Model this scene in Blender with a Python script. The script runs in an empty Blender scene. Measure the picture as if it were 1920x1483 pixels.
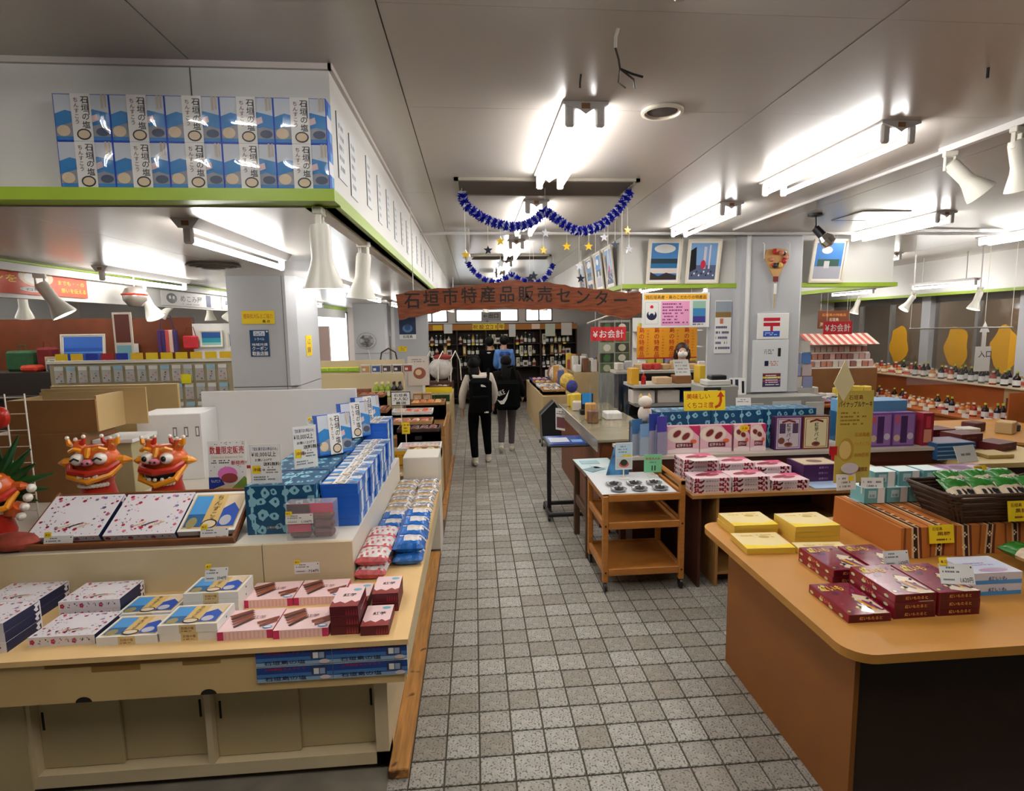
import bpy, bmesh, math, random
from mathutils import Vector, Matrix
random.seed(7)
sc = bpy.context.scene
COL = sc.collection
PI = math.pi
# ---------------------------------------------------------------- camera
FOC, CX, CY = 1079.2, 981.3, 741.5
YAW, PITCH, ROLL, CAMH = .0845, .12134, -.01326, 1.89
def _basis():
    cy, sy = math.cos(YAW), math.sin(YAW)
    f = Vector((sy*math.cos(PITCH), cy*math.cos(PITCH), -math.sin(PITCH)))
    r = Vector((cy, -sy, 0)); u = r.cross(f)
    c, s = math.cos(ROLL), math.sin(ROLL)
    return c*r+s*u, -s*r+c*u, f
CR, CU, CF = _basis()
CPOS = Vector((0, 0, CAMH))
cam = bpy.data.cameras.new('camera'); cam_o = bpy.data.objects.new('camera', cam); COL.objects.link(cam_o)
cam.sensor_fit = 'HORIZONTAL'; cam.sensor_width = 36; cam.lens = FOC/1920*36
cam.shift_x = (960-CX)/1920; cam.clip_start = .05; cam.clip_end = 100
cam_o.matrix_world = Matrix(((CR.x, CU.x, -CF.x, 0), (CR.y, CU.y, -CF.y, 0), (CR.z, CU.z, -CF.z, CAMH), (0, 0, 0, 1)))
sc.camera = cam_o
# ---------------------------------------------------------------- world: overcast daylight outside the windows
w = bpy.data.worlds.new('world'); sc.world = w; w.use_nodes = True
w.node_tree.nodes['Background'].inputs[0].default_value = (.86, .93, 1, 1)
w.node_tree.nodes['Background'].inputs[1].default_value = 3.0
sc.view_settings.view_transform = 'Standard'; sc.view_settings.look = 'None'
sc.view_settings.gamma = 1; sc.view_settings.use_curve_mapping = False
sc.view_settings.exposure = 1.2
sc.cycles.max_bounces = 5; sc.cycles.diffuse_bounces = 3; sc.cycles.glossy_bounces = 2; sc.cycles.transmission_bounces = 4; sc.cycles.transparent_max_bounces = 12; sc.cycles.sample_clamp_indirect = 5
TUBE = 17.0      # fluorescent tube emission
# ---------------------------------------------------------------- measuring: a point of the room on a given plane
def at(px, py, x=None, y=None, z=None):
    d = CR*((px-CX)/FOC) + CU*(-(py-CY)/FOC) + CF
    if x is not None: t = (x-CPOS.x)/d.x
    elif y is not None: t = (y-CPOS.y)/d.y
    else: t = (z-CPOS.z)/d.z
    return CPOS + d*t
# ---------------------------------------------------------------- materials
MATS = {}
def lin(c):
    return tuple((v/12.92 if v <= .04045 else ((v+.055)/1.055)**2.4) for v in c)
def mat(name, rgb, rough=.55, metal=0, emit=0, alpha=1, trans=0, spec=.5, noise=0, nscale=8, stretch=None, bump=0, coat=0, speck=None, ecol=None):
    """rgb is 0-255 sRGB; noise varies the colour with a procedural noise"""
    if name in MATS: return MATS[name]
    m = bpy.data.materials.new(name); m.use_nodes = True; MATS[name] = m
    nt = m.node_tree; b = nt.nodes['Principled BSDF']
    c = (*lin(tuple(v/255 for v in rgb)), 1)
    b.inputs['Base Color'].default_value = c
    b.inputs['Roughness'].default_value = rough; b.inputs['Metallic'].default_value = metal
    b.inputs['Specular IOR Level'].default_value = spec
    if coat: b.inputs['Coat Weight'].default_value = coat; b.inputs['Coat Roughness'].default_value = .08
    if emit:
        b.inputs['Emission Color'].default_value = c if ecol is None else (*ecol, 1); b.inputs['Emission Strength'].default_value = emit
    if trans: b.inputs['Transmission Weight'].default_value = trans
    if alpha < 1: b.inputs['Alpha'].default_value = alpha
    if noise or bump or speck:
        tc = nt.nodes.new('ShaderNodeTexCoord'); mp = nt.nodes.new('ShaderNodeMapping')
        nt.links.new(tc.outputs['Object'], mp.inputs[0])
        if stretch: mp.inputs['Scale'].default_value = stretch
        n = nt.nodes.new('ShaderNodeTexNoise'); n.inputs['Scale'].default_value = nscale; n.inputs['Detail'].default_value = 2
        nt.links.new(mp.outputs[0], n.inputs['Vector'])
        if noise:
            r = nt.nodes.new('ShaderNodeValToRGB')
            r.color_ramp.elements[0].position = .3; r.color_ramp.elements[1].position = .7
            r.color_ramp.elements[0].color = (*[v*(1-noise) for v in c[:3]], 1)
            r.color_ramp.elements[1].color = (*[min(1, v*(1+noise*.6)) for v in c[:3]], 1)
            nt.links.new(n.outputs['Fac'], r.inputs[0]); out = r.outputs[0]
            if speck:
                n2 = nt.nodes.new('ShaderNodeTexNoise'); n2.inputs['Scale'].default_value = speck[1]; n2.inputs['Detail'].default_value = 1
                nt.links.new(tc.outputs['Object'], n2.inputs['Vector'])
                r2 = nt.nodes.new('ShaderNodeValToRGB'); r2.color_ramp.elements[0].position = speck[2]; r2.color_ramp.elements[1].position = speck[2]+.06
                nt.links.new(n2.outputs['Fac'], r2.inputs[0])
                mx = nt.nodes.new('ShaderNodeMix'); mx.data_type = 'RGBA'
                nt.links.new(r2.outputs[0], mx.inputs['Factor']); nt.links.new(out, mx.inputs[6])
                mx.inputs[7].default_value = (*lin(tuple(v/255 for v in speck[0])), 1); out = mx.outputs[2]
            nt.links.new(out, b.inputs['Base Color'])
        if bump:
            bp = nt.nodes.new('ShaderNodeBump'); bp.inputs['Strength'].default_value = bump; bp.inputs['Distance'].default_value = .01
            nt.links.new(n.outputs['Fac'], bp.inputs['Height']); nt.links.new(bp.outputs[0], b.inputs['Normal'])
    return m
def ink(rgb, rough=.5, coat=0):
    return mat('print_%02x%02x%02x' % tuple(int(v) for v in rgb) + ('g' if coat else '') + ('r' if rough < .4 else ''), rgb, rough, coat=coat)
WHITE = ink((236, 234, 230)); BLACK = ink((22, 22, 26)); GREY = ink((120, 120, 124)); RED = ink((196, 24, 34)); YEL = ink((240, 208, 30))
def film(name, f):
    """clear glossy plastic film: mostly see-through with mirror-like glints"""
    m = bpy.data.materials.new(name); m.use_nodes = True; nt = m.node_tree; nt.nodes.remove(nt.nodes['Principled BSDF'])
    t = nt.nodes.new('ShaderNodeBsdfTransparent'); g = nt.nodes.new('ShaderNodeBsdfGlossy'); g.inputs['Roughness'].default_value = .06
    x = nt.nodes.new('ShaderNodeMixShader'); x.inputs[0].default_value = f
    nt.links.new(t.outputs[0], x.inputs[1]); nt.links.new(g.outputs[0], x.inputs[2]); nt.links.new(x.outputs[0], nt.nodes['Material Output'].inputs[0])
    MATS[name] = m; return m
# ---------------------------------------------------------------- lettering: outlines of single characters, made once
TEXTS = ("石垣の塩ちんすこう石垣市特産品販売センター美味しいくちコミ度紅芋タルトパイ¥お会計純石垣島産・島のこだわりの特産品祝設立21年"
 "数量限定販売新発売!!ChinsukoAssortedSet「宮城菓子店の商品のみ」10,000以上お買い上げで送料無料→ロマンをまでも・・の想いを伝えるめこみ屋"
 "島GoToトラベル地域共通クーポン取扱店舗〒海のもの山のもの石垣島パイナップルケーキ使用感染拡大防止入口手指消毒ご協力1,450円754円1,134円594円税込"
 "NIKE紅いもたると純米泡盛黒糖期間限定試食紫さつまいも直送沖縄送料無料郵便¥1,620NEW出口レジ秋冬本日5%還元%0123456789ABCDEFGHIJKLMNOPQRSTUVWXYZabcdefghijklmnopqrstuvwxyz.,:/-←↑大人気雪上等煎餅塩味月火水木金土日")
GL = {}
def _glyphs():
    obs = []
    for ch in sorted(set(TEXTS)):
        c = bpy.data.curves.new('g', 'FONT'); c.body = ch; c.resolution_u = 2; c.offset = .012
        o = bpy.data.objects.new('g', c); COL.objects.link(o); obs.append(o)
    dg = bpy.context.evaluated_depsgraph_get()
    for o in obs:
        m = bpy.data.meshes.new_from_object(o.evaluated_get(dg))
        vs = [(v.co.x, v.co.y) for v in m.vertices]; fs = [tuple(p.vertices) for p in m.polygons]
        ch = o.data.body; wide = ord(ch) > 0x2000
        adv = 1.0 if wide else (max(v[0] for v in vs)+.09 if vs else .3)
        GL[ch] = (vs, fs, adv)
        bpy.data.meshes.remove(m)
    for o in obs:
        c = o.data; bpy.data.objects.remove(o); bpy.data.curves.remove(c)
_glyphs()
# ---------------------------------------------------------------- mesh builder
class MB:
    def __init__(s): s.v = []; s.f = []; s.m = []; s.mats = []
    def mi(s, m):
        if m not in s.mats: s.mats.append(m)
        return s.mats.index(m)
    def add(s, vs, fs, m):
        k = len(s.v); i = s.mi(m)
        s.v += [tuple(v) for v in vs]
        for f in fs: s.f.append(tuple(k+a for a in f)); s.m.append(i)
        return s
    def box(s, x0, x1, y0, y1, z0, z1, m, rz=0, fm=None):
        """fm: materials per face bottom, top, front(-y), right(+x), back(+y), left(-x)"""
        vs = [(x, y, z) for z in (z0, z1) for x, y in ((x0, y0), (x1, y0), (x1, y1), (x0, y1))]
        if rz:
            cx, cy = (x0+x1)/2, (y0+y1)/2; c, q = math.cos(rz), math.sin(rz)
            vs = [(cx+(x-cx)*c-(y-cy)*q, cy+(x-cx)*q+(y-cy)*c, z) for x, y, z in vs]
        fs = [(3, 2, 1, 0), (4, 5, 6, 7), (0, 1, 5, 4), (1, 2, 6, 5), (2, 3, 7, 6), (3, 0, 4, 7)]
        if fm:
            k = len(s.v); s.v += vs
            for f, mm in zip(fs, fm): s.f.append(tuple(k+a for a in f)); s.m.append(s.mi(mm or m))
            return s
        return s.add(vs, fs, m)
    def rbox(s, x0, x1, y0, y1, z0, z1, m, r=.004):
        """box with chamfered edges"""
        r = min(r, (x1-x0)*.45, (y1-y0)*.45, (z1-z0)*.45)
        vs = []; idx = {}
        for i, (sx, sy, sz) in enumerate([(a, b, c) for a in (0, 1) for b in (0, 1) for c in (0, 1)]):
            X, Y, Z = (x0, x1)[sx], (y0, y1)[sy], (z0, z1)[sz]; ix, iy, iz = (1, -1)[sx]*r, (1, -1)[sy]*r, (1, -1)[sz]*r
            for ax in range(3):
                idx[(sx, sy, sz, ax)] = len(vs)
                vs.append((X if ax == 0 else X+ix, Y if ax == 1 else Y+iy, Z if ax == 2 else Z+iz))
        fs = []
        c = [(0, 0), (1, 0), (1, 1), (0, 1)]
        for k in (0, 1):
            f = [idx[(k, a, b, 0)] for a, b in c]; fs.append(f if k else f[::-1])
            f = [idx[(a, k, b, 1)] for a, b in c]; fs.append(f[::-1] if k else f)
            f = [idx[(a, b, k, 2)] for a, b in c]; fs.append(f if k else f[::-1])
        for a in (0, 1):
            for b in (0, 1):
                fl = (a == b)
                f = [idx[(a, b, 0, 0)], idx[(a, b, 0, 1)], idx[(a, b, 1, 1)], idx[(a, b, 1, 0)]]; fs.append(f if fl else f[::-1])
                f = [idx[(0, a, b, 1)], idx[(0, a, b, 2)], idx[(1, a, b, 2)], idx[(1, a, b, 1)]]; fs.append(f if fl else f[::-1])
                f = [idx[(a, 0, b, 2)], idx[(a, 0, b, 0)], idx[(a, 1, b, 0)], idx[(a, 1, b, 2)]]; fs.append(f if fl else f[::-1])
        for a in (0, 1):
            for b in (0, 1):
                for d in (0, 1):
                    f = [idx[(a, b, d, 0)], idx[(a, b, d, 1)], idx[(a, b, d, 2)]]; fs.append(f if (a+b+d) % 2 == 1 else f[::-1])
        return s.add(vs, fs, m)
    def cyl(s, p0, p1, r0, r1=None, m=None, n=10, caps=True):
        p0, p1 = Vector(p0), Vector(p1); r1 = r0 if r1 is None else r1
        d = (p1-p0).normalized(); a = d.orthogonal().normalized(); b = d.cross(a)
        vs = []
        for p, r in ((p0, r0), (p1, r1)):
            for i in range(n):
                t = 2*PI*i/n; vs.append(p+a*(r*math.cos(t))+b*(r*math.sin(t)))
        fs = [(i, (i+1) % n, n+(i+1) % n, n+i) for i in range(n)]
        if caps: fs += [tuple(range(n))[::-1], tuple(range(n, 2*n))]
        return s.add(vs, fs, m)
    def lathe(s, prof, m, o=(0, 0, 0), n=14, ax=None):
        """prof: (radius, height) pairs; axis z, or along the vector ax"""
        o = Vector(o); d = Vector(ax).normalized() if ax else Vector((0, 0, 1)); a = d.orthogonal().normalized(); b = d.cross(a)
        vs = []; fs = []
        for r, h in prof:
            for i in range(n):
                t = 2*PI*i/n; vs.append(o+d*h+a*(r*math.cos(t))+b*(r*math.sin(t)))
        for k in range(len(prof)-1):
            for i in range(n): fs.append((k*n+i, k*n+(i+1) % n, (k+1)*n+(i+1) % n, (k+1)*n+i))
        if prof[0][0] > 1e-5: fs.append(tuple(range(n))[::-1])
        if prof[-1][0] > 1e-5: fs.append(tuple(range((len(prof)-1)*n, len(prof)*n)))
        return s.add(vs, fs, m)
    def tube(s, pts, r, m, n=6, closed=False):
        pts = [Vector(p) for p in pts]; vs = []; fs = []; N = len(pts); a = None
        for i, p in enumerate(pts):
            q0 = pts[i-1] if (i or closed) else p; q1 = pts[(i+1) % N] if (i < N-1 or closed) else p
            d = (q1-q0); d = d.normalized() if d.length > 1e-9 else Vector((0, 0, 1))
            a = d.orthogonal().normalized() if a is None else (a-d*a.dot(d)).normalized() if (a-d*a.dot(d)).length > 1e-6 else d.orthogonal().normalized()
            b = d.cross(a); rr = r[i] if isinstance(r, (list, tuple)) else r
            for k in range(n):
                t = 2*PI*k/n; vs.append(p+a*(rr*math.cos(t))+b*(rr*math.sin(t)))
        for i in range(N if closed else N-1):
            j = (i+1) % N
            for k in range(n): fs.append((i*n+k, i*n+(k+1) % n, j*n+(k+1) % n, j*n+k))
        if not closed: fs += [tuple(range(n))[::-1], tuple(range((N-1)*n, N*n))]
        return s.add(vs, fs, m)
    def prism(s, poly, o, u, v, n, depth, m, mside=None):
        """extrude a 2-D outline lying in plane (o,u,v) by depth along n"""
        o, u, v, n = Vector(o), Vector(u), Vector(v), Vector(n); N = len(poly)
        a = [o+u*p[0]+v*p[1] for p in poly]; b = [q+n*depth for q in a]
        s.add(a+b, [tuple(range(N, 2*N))], m)
        k = len(s.v)-2*N; i = s.mi(mside or m)
        s.f.append(tuple(range(k, k+N))[::-1]); s.m.append(i)
        for j in range(N): s.f.append((k+j, k+(j+1) % N, k+N+(j+1) % N, k+N+j)); s.m.append(i)
        return s
    def ball(s, c, r, m, n=8, k=6, sc=(1, 1, 1)):
        vs = [(c[0], c[1], c[2]-r*sc[2])]; fs = []
        for j in range(1, k):
            ph = -PI/2+PI*j/k
            for i in range(n):
                t = 2*PI*i/n; vs.append((c[0]+r*sc[0]*math.cos(ph)*math.cos(t), c[1]+r*sc[1]*math.cos(ph)*math.sin(t), c[2]+r*sc[2]*math.sin(ph)))
        vs.append((c[0], c[1], c[2]+r*sc[2])); L = len(vs)-1
        for i in range(n):
            fs.append((0, 1+(i+1) % n, 1+i)); fs.append((L, L-n+i, L-n+(i+1) % n))
            for j in range(k-2): fs.append((1+j*n+i, 1+j*n+(i+1) % n, 1+(j+1)*n+(i+1) % n, 1+(j+1)*n+i))
        return s.add(vs, fs, m)
    def mesh(s, name, smooth=True):
        me = bpy.data.meshes.new(name); me.from_pydata(s.v, [], s.f)
        for m in s.mats: me.materials.append(m)
        me.polygons.foreach_set('material_index', s.m)
        if smooth:
            me.polygons.foreach_set('use_smooth', [True]*len(s.f)); me.set_sharp_from_angle(angle=.6)
        me.update(); return me
    def build(s, name, parent=None, loc=None, rz=0, smooth=True):
        return obj(name, s.mesh(name, smooth), parent, loc, rz)
KIDS = {}
def obj(name, me, parent=None, loc=None, rz=0):
    o = bpy.data.objects.new(name, me); COL.objects.link(o)
    if loc is not None: o.location = loc
    if rz: o.rotation_euler = (0, 0, rz)
    if parent: o.parent = parent; KIDS.setdefault(parent.name, []).append(o)
    return o
def tag(o, label, cat, group=None):
    o['label'] = label; o['category'] = cat
    if group: o['group'] = group
    return o
def thing(name, label, cat, loc=(0, 0, 0), rz=0, group=None):
    return tag(obj(name, None, None, loc, rz), label, cat, group)
def struct(o, label=None):
    o['kind'] = 'structure'
    if label: o['label'] = label
    return o
def dup(root, loc, rz=None, label=None, name=None):
    r = root.copy(); COL.objects.link(r); r.location = loc
    if rz is not None: r.rotation_euler = (0, 0, rz)
    if label: r['label'] = label
    for ch in KIDS.get(root.name, []):
        c = ch.copy(); COL.objects.link(c); c.parent = r; KIDS.setdefault(r.name, []).append(c)
        for g in KIDS.get(ch.name, []):
            d = g.copy(); COL.objects.link(d); d.parent = c; KIDS.setdefault(c.name, []).append(d)
    return r
class Once:
    """first use moves the model itself, later uses copy it"""
    ALL = []
    def __init__(s, root): s.r = root; s.used = False; Once.ALL.append(s)
    def __call__(s, loc, rz=0, label=None, group=None, rot=None):
        if s.used: o = dup(s.r, loc, rz, label)
        else:
            s.used = True; o = s.r; o.location = loc; o.rotation_euler = (0, 0, rz)
            if label: o['label'] = label
        if rot: o.rotation_euler = rot
        if group: o['group'] = group
        return o
ORD = ['first', 'second', 'third', 'fourth', 'fifth', 'sixth', 'seventh', 'eighth', 'ninth', 'tenth', 'eleventh', 'twelfth', 'thirteenth', 'fourteenth', 'fifteenth', 'sixteenth', 'seventeenth', 'eighteenth', 'nineteenth', 'twentieth', 'twenty-first', 'twenty-second', 'twenty-third', 'twenty-fourth', 'twenty-fifth', 'twenty-sixth', 'twenty-seventh', 'twenty-eighth']
# ---------------------------------------------------------------- a flat printed face: rectangles, ovals and lettering laid on it
class Face:
    """o lower-left corner, u and v unit directions across the printed face, w x h its size"""
    def __init__(s, mb, o, u, v, w, h):
        s.mb = mb; s.o = Vector(o); s.u = Vector(u).normalized(); s.v = Vector(v).normalized(); s.w = w; s.h = h; s.n = s.u.cross(s.v); s.k = 1
    def p(s, a, b, k): return s.o+s.u*(a*s.w)+s.v*(b*s.h)+s.n*(.0003*k)
    def _k(s): s.k += 1; return s.k
    def rect(s, a0, b0, a1, b1, m, keep=False):
        k = s.k if keep else s._k()
        s.mb.add([s.p(a0, b0, k), s.p(a1, b0, k), s.p(a1, b1, k), s.p(a0, b1, k)], [(0, 1, 2, 3)], m); return s
    def poly(s, pts, m):
        k = s._k(); s.mb.add([s.p(a, b, k) for a, b in pts], [tuple(range(len(pts)))], m); return s
    def oval(s, a, b, ra, rb, m, n=16, rot=0):
        c, q = math.cos(rot), math.sin(rot); pts = []
        for i in range(n):
            t = 2*PI*i/n; x, y = ra*math.cos(t)*s.w, rb*math.sin(t)*s.h
            pts.append((a+(x*c-y*q)/s.w, b+(x*q+y*c)/s.h))
        return s.poly(pts, m)
    def text(s, st, a, b, size, m, vert=False, fit=None, center=False, bold=0):
        """size: letter height as a share of the face height; a, b lower left (upper left when vertical)"""
        k = s._k(); S = size*s.h; x = a*s.w; y = b*s.h
        adv = sum(GL[c][2] if c in GL else .35 for c in st)
        sx = S
        if fit and not vert: sx = fit*s.w/max(adv, .1)
        if center and not vert: x -= adv*sx/2
        vs = []; fs = []
        for c in st:
            g = GL.get(c)
            if vert: y -= S*1.04
            if g:
                q = len(vs); vx = x+(S*(1-min(1, g[2]))/2 if vert else 0)
                vs += [s.o+s.u*(vx+px*sx)+s.v*(y+(py+.1)*S)+s.n*(.0003*k) for px, py in g[0]]
                fs += [tuple(q+i for i in f) for f in g[1]]
            if not vert: x += (g[2] if g else .35)*sx
        if vs: s.mb.add(vs, fs, m)
        return s
    def lines(s, a0, b0, a1, b1, n, m, dens=.75, rnd=None):
        """n rows of print too small to read, as short strokes"""
        R = rnd or random.Random(int(a0*97+b0*31+n)); k = s._k(); vs = []; fs = []
        for i in range(n):
            yb = b1-(b1-b0)*(i+.7)/n; hh = (b1-b0)/n*.45; x = a0; end = a0+(a1-a0)*R.uniform(.6, 1)
            while x < end:
                L = (a1-a0)*R.uniform(.04, .12)
                if R.random() < dens:
                    q = len(vs); vs += [s.p(x, yb, k), s.p(min(x+L*.8, a1), yb, k), s.p(min(x+L*.8, a1), yb+hh, k), s.p(x, yb+hh, k)]; fs.append((q, q+1, q+2, q+3))
                x += L
        if vs: s.mb.add(vs, fs, m)
        return s
# ================================================================ the building
CEIL, SUB = 2.9, 2.37
m_ceil = mat('ceiling_panel_paint', (192, 184, 176), .26, spec=.45)
m_joint = mat('joint_dark', (96, 88, 80), .8)  # dark grey-brown of the panel joints
m_wall = mat('wall_paint_white', (214, 211, 206), .45)
m_green = mat('lime_green_trim', (150, 176, 52), .45)
m_grout = mat('floor_grout', (84, 78, 66), .85, noise=.3, nscale=30)
m_conc = mat('concrete_floor', (120, 112, 98), .7, noise=.25, nscale=6)
m_alu = mat('aluminium_frame', (150, 146, 142), .4, metal=.6)
m_brownwall = mat('orange_brown_board', (122, 58, 22), .5, noise=.2, nscale=4)
tiles_m = [mat('floor_tile_%s' % n, c, .5, noise=.2, nscale=22, speck=((96, 89, 78), 95, .56), bump=.08) for n, c in
           (('pale', (164, 159, 150)), ('grey', (153, 148, 139)), ('warm', (146, 139, 128)), ('light', (172, 168, 160)))]
floor = struct(MB().box(-9.2, 10.3, -3.2, 15.2, -.08, -.006, m_grout).build('floor', smooth=False), 'square grey tiled shop floor with dark joints')
# tiles: pitch 15 cm along the aisle
TP = .15; TX0, TY0 = -.3156, 2.19
tile_me = [MB().rbox(-.0715, .0715, -.0715, .0715, -.006, 0, m, .002).mesh('floor_tile', False) for m in tiles_m]
R_ = random.Random(3)
cells = [(i, j) for j in range(-3, 82) for i in range(-1, 34)]
def _near(c): return c[1] < 24 and -1 < c[0] < 12 and c[1] >= -1
near = [c for c in cells if _near(c)]; far = [c for c in cells if not _near(c)]
for i, j in near:
    k = R_.choices(range(4), (4, 3, 2, 3))[0]
    if i > 9: k = R_.choice((1, 2))
    obj('floor_tile', tile_me[k], floor, (TX0+(i+.5)*TP, TY0+(j+.5)*TP, R_.uniform(-.0006, .0006)))
mb = MB()
for i, j in far:
    x, y = TX0+(i+.5)*TP, TY0+(j+.5)*TP; h = .0715
    mb.add([(x-h, y-h, 0), (x+h, y-h, 0), (x+h, y+h, 0), (x-h, y+h, 0), (x-h-.002, y-h-.002, -.006), (x+h+.002, y-h-.002, -.006), (x+h+.002, y+h+.002, -.006), (x-h-.002, y+h+.002, -.006)],
           [(0, 1, 2, 3), (4, 5, 1, 0), (5, 6, 2, 1), (6, 7, 3, 2), (7, 4, 0, 3)], R_.choices(tiles_m, (3, 4, 3, 1))[0])
o = mb.build('distant_floor_tiles', floor, smooth=False); o['kind'] = 'stuff'
# concrete strip under the left-hand counters
struct(MB().box(-9.2, -.4, -3.2, 15.2, -.006, .001, m_conc).build('floor_left', smooth=False), 'bare concrete floor under the left-hand counters')
# main ceiling of large glossy panels
ceil = struct(MB().box(-9.2, 10.3, -3.2, 15.2, CEIL+.012, CEIL+.1, m_joint).build('ceiling', smooth=False), 'glossy off-white panelled ceiling over the aisle')
xs = [-9.2, -2.75, -1.9, -1.045, -.28, 1.41, 3.1, 4.8, 6.5, 8.2, 10.3]; ys = [-3.2, -.65, .22, 1.1, 1.97, 2.84, 4.58, 6.32, 9.8, 13.3, 15.2]
for i in range(len(xs)-1):
    for j in range(len(ys)-1):
        if xs[i+1] <= -.6 and ys[j] > 2.9: continue
        dz = R_.uniform(-.001, .001)
        x0, x1, y0, y1 = xs[i]+.0025, xs[i+1]-.0025, ys[j]+.001, ys[j+1]-.001
        MB().box(x0, x1, y0, y1, CEIL+dz, CEIL+.012, m_ceil).build('ceiling_panel', ceil, smooth=False)
# walls
struct(MB().box(-9.4, -9.2, -3.2, 15.2, 0, CEIL, m_wall).build('wall_left', smooth=False))
struct(MB().box(-9.2, 10.3, -3.4, -3.2, 0, CEIL, m_wall).build('wall_front', smooth=False))
struct(MB().box(10.3, 10.5, -3.2, 15.2, 0, CEIL, mat('corridor_wall', (150, 128, 104), .7)).build('wall_right', smooth=False), 'dim corridor wall beyond the shop windows')
# back wall with a row of bright windows above the liquor rack
wb = MB(); YB = 14.5
wins = [(-5.1, -3.05, .5, 2.28), (-1.42, -.62, 1.98, 2.32), (-.44, 1.14, 1.98, 2.32), (1.3, 2.0, 1.98, 2.32)]
xx = -9.2
for a, b, z0, z1 in wins:
    wb.box(xx, a, YB, YB+.15, 0, CEIL, m_wall); wb.box(a, b, YB, YB+.15, 0, z0, m_wall); wb.box(a, b, YB, YB+.15, z1, CEIL, m_wall); xx = b
wb.box(xx, 10.3, YB, YB+.15, 0, CEIL, m_wall)
struct(wb.build('wall_back', smooth=False), 'white back wall with high windows')
m_glass = film('window_glass', .1)
for k, (a, b, z0, z1) in enumerate(wins):
    f = MB()
    for q in ((a, b, z0, z0+.04), (a, b, z1-.04, z1), (a, a+.04, z0, z1), (b-.04, b, z0, z1), ((a+b)/2-.02, (a+b)/2+.02, z0, z1)):
        f.box(q[0], q[1], YB+.02, YB+.09, q[2], q[3], m_alu)
    o = struct(f.build('window_%d' % (k+1), smooth=False), 'bright aluminium window in the back wall')
    for q0, q1 in ((a+.04, (a+b)/2-.02), ((a+b)/2+.02, b-.04)):
        MB().box(q0, q1, YB+.05, YB+.056, z0+.04, z1-.04, m_glass).build('pane', o, smooth=False)
# ---- dropped ceiling over the left-hand side, with its upstand and green edge
SX, SY = -.535, 2.42
m_sub = mat('dropped_ceiling_paint', (190, 182, 174), .24, spec=.5)
sub = struct(MB().box(-3.1, SX, SY, 14.5, SUB, SUB+.02, m_joint).build('ceiling_left', smooth=False), 'lower glossy ceiling over the left-hand counters')
for j, (y0, y1) in enumerate(((SY, 4.3), (4.3, 6.1), (6.1, 7.9), (7.9, 9.7), (9.7, 11.5), (11.5, 14.5))):
    for x0, x1 in ((-3.1, -1.83), (-1.83, SX)):
        MB().box(x0+.002, x1-.002, y0+.002, y1-.002, SUB-.006, SUB, m_sub).build('ceiling_panel', sub, smooth=False)
up = struct(MB().box(-9.2, SX, SY, SY+.06, SUB+.02, CEIL, m_wall).box(SX-.06, SX, SY+.06, 14.5, SUB+.02, CEIL, m_wall).build('wall_bulkhead', smooth=False), 'white bulkhead above the left-hand counters')
MB().box(-1.052, -1.048, SY-.002, SY, SUB+.045, CEIL-.01, m_joint).build('panel_joint', up, smooth=False)
MB().box(-9.2, SX+.012, SY-.016, SY, CEIL-.022, CEIL, mat('cream_beading', (198, 188, 182), .5)).box(SX, SX+.016, SY-.016, 14.5, CEIL-.022, CEIL, MATS['cream_beading']).build('ceiling_beading', up, smooth=False)
t = MB().box(-9.2, SX+.02, SY-.1, SY+.0, SUB, SUB+.045, m_green).box(SX-.12, SX+.02, SY, 14.5, SUB-.006, SUB+.045, m_green)
struct(t.build('trim_1', smooth=False), 'lime green ledge along the bulkhead bottom')
# second bulkhead further left, carrying the shop signs
struct(MB().box(-3.16, -3.1, 2.5, 14.5, 2.12, SUB+.3, m_wall).build('wall_sign_band', smooth=False), 'white band above the far left-hand stalls')
struct(MB().box(-3.2, -3.06, 2.5, 14.5, SUB-.07, SUB-.006, m_green).build('trim_2', smooth=False), 'lime green edge above the orange sign')
struct(MB().box(-9.2, -3.16, SY+.06, 14.5, 2.62, 2.66, m_sub).build('ceiling_far_left', smooth=False), 'ceiling over the far left-hand stalls')
# ---- bulkhead box over the cash desk, right of the aisle
BX0, BX1, BY, BZ = 1.75, 5.05, 6.65, 2.345
b = MB().box(BX0, BX1, BY, BY+.06, BZ, CEIL, m_wall).box(BX0, BX0+.06, BY+.06, 13.4, BZ, CEIL, m_wall).box(BX1-.06, BX1, BY+.06, 13.4, BZ, CEIL, m_wall)
bo = struct(b.build('wall_bulkhead_right', smooth=False), 'white bulkhead carrying framed photographs over the cash desk')
for x in (2.42, 4.3): MB().box(x, x+.004, BY-.002, BY, BZ+.05, CEIL, m_joint).build('panel_joint', bo, smooth=False)
struct(MB().box(BX0-.03, BX1+.03, BY-.05, BY+.06, BZ-.05, BZ, m_green).box(BX0-.03, BX0+.06, BY+.06, 13.4, BZ-.05, BZ, m_green).box(BX1-.06, BX1+.03, BY+.06, 13.4, BZ-.05, BZ, m_green).build('trim_3', smooth=False), 'lime green ledge under the framed photographs')
struct(MB().box(BX0+.06, BX1-.06, BY+.06, 13.4, BZ+.1, BZ+.12, m_sub).build('ceiling_cash_desk', smooth=False), 'lower ceiling over the cash desk')
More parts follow.
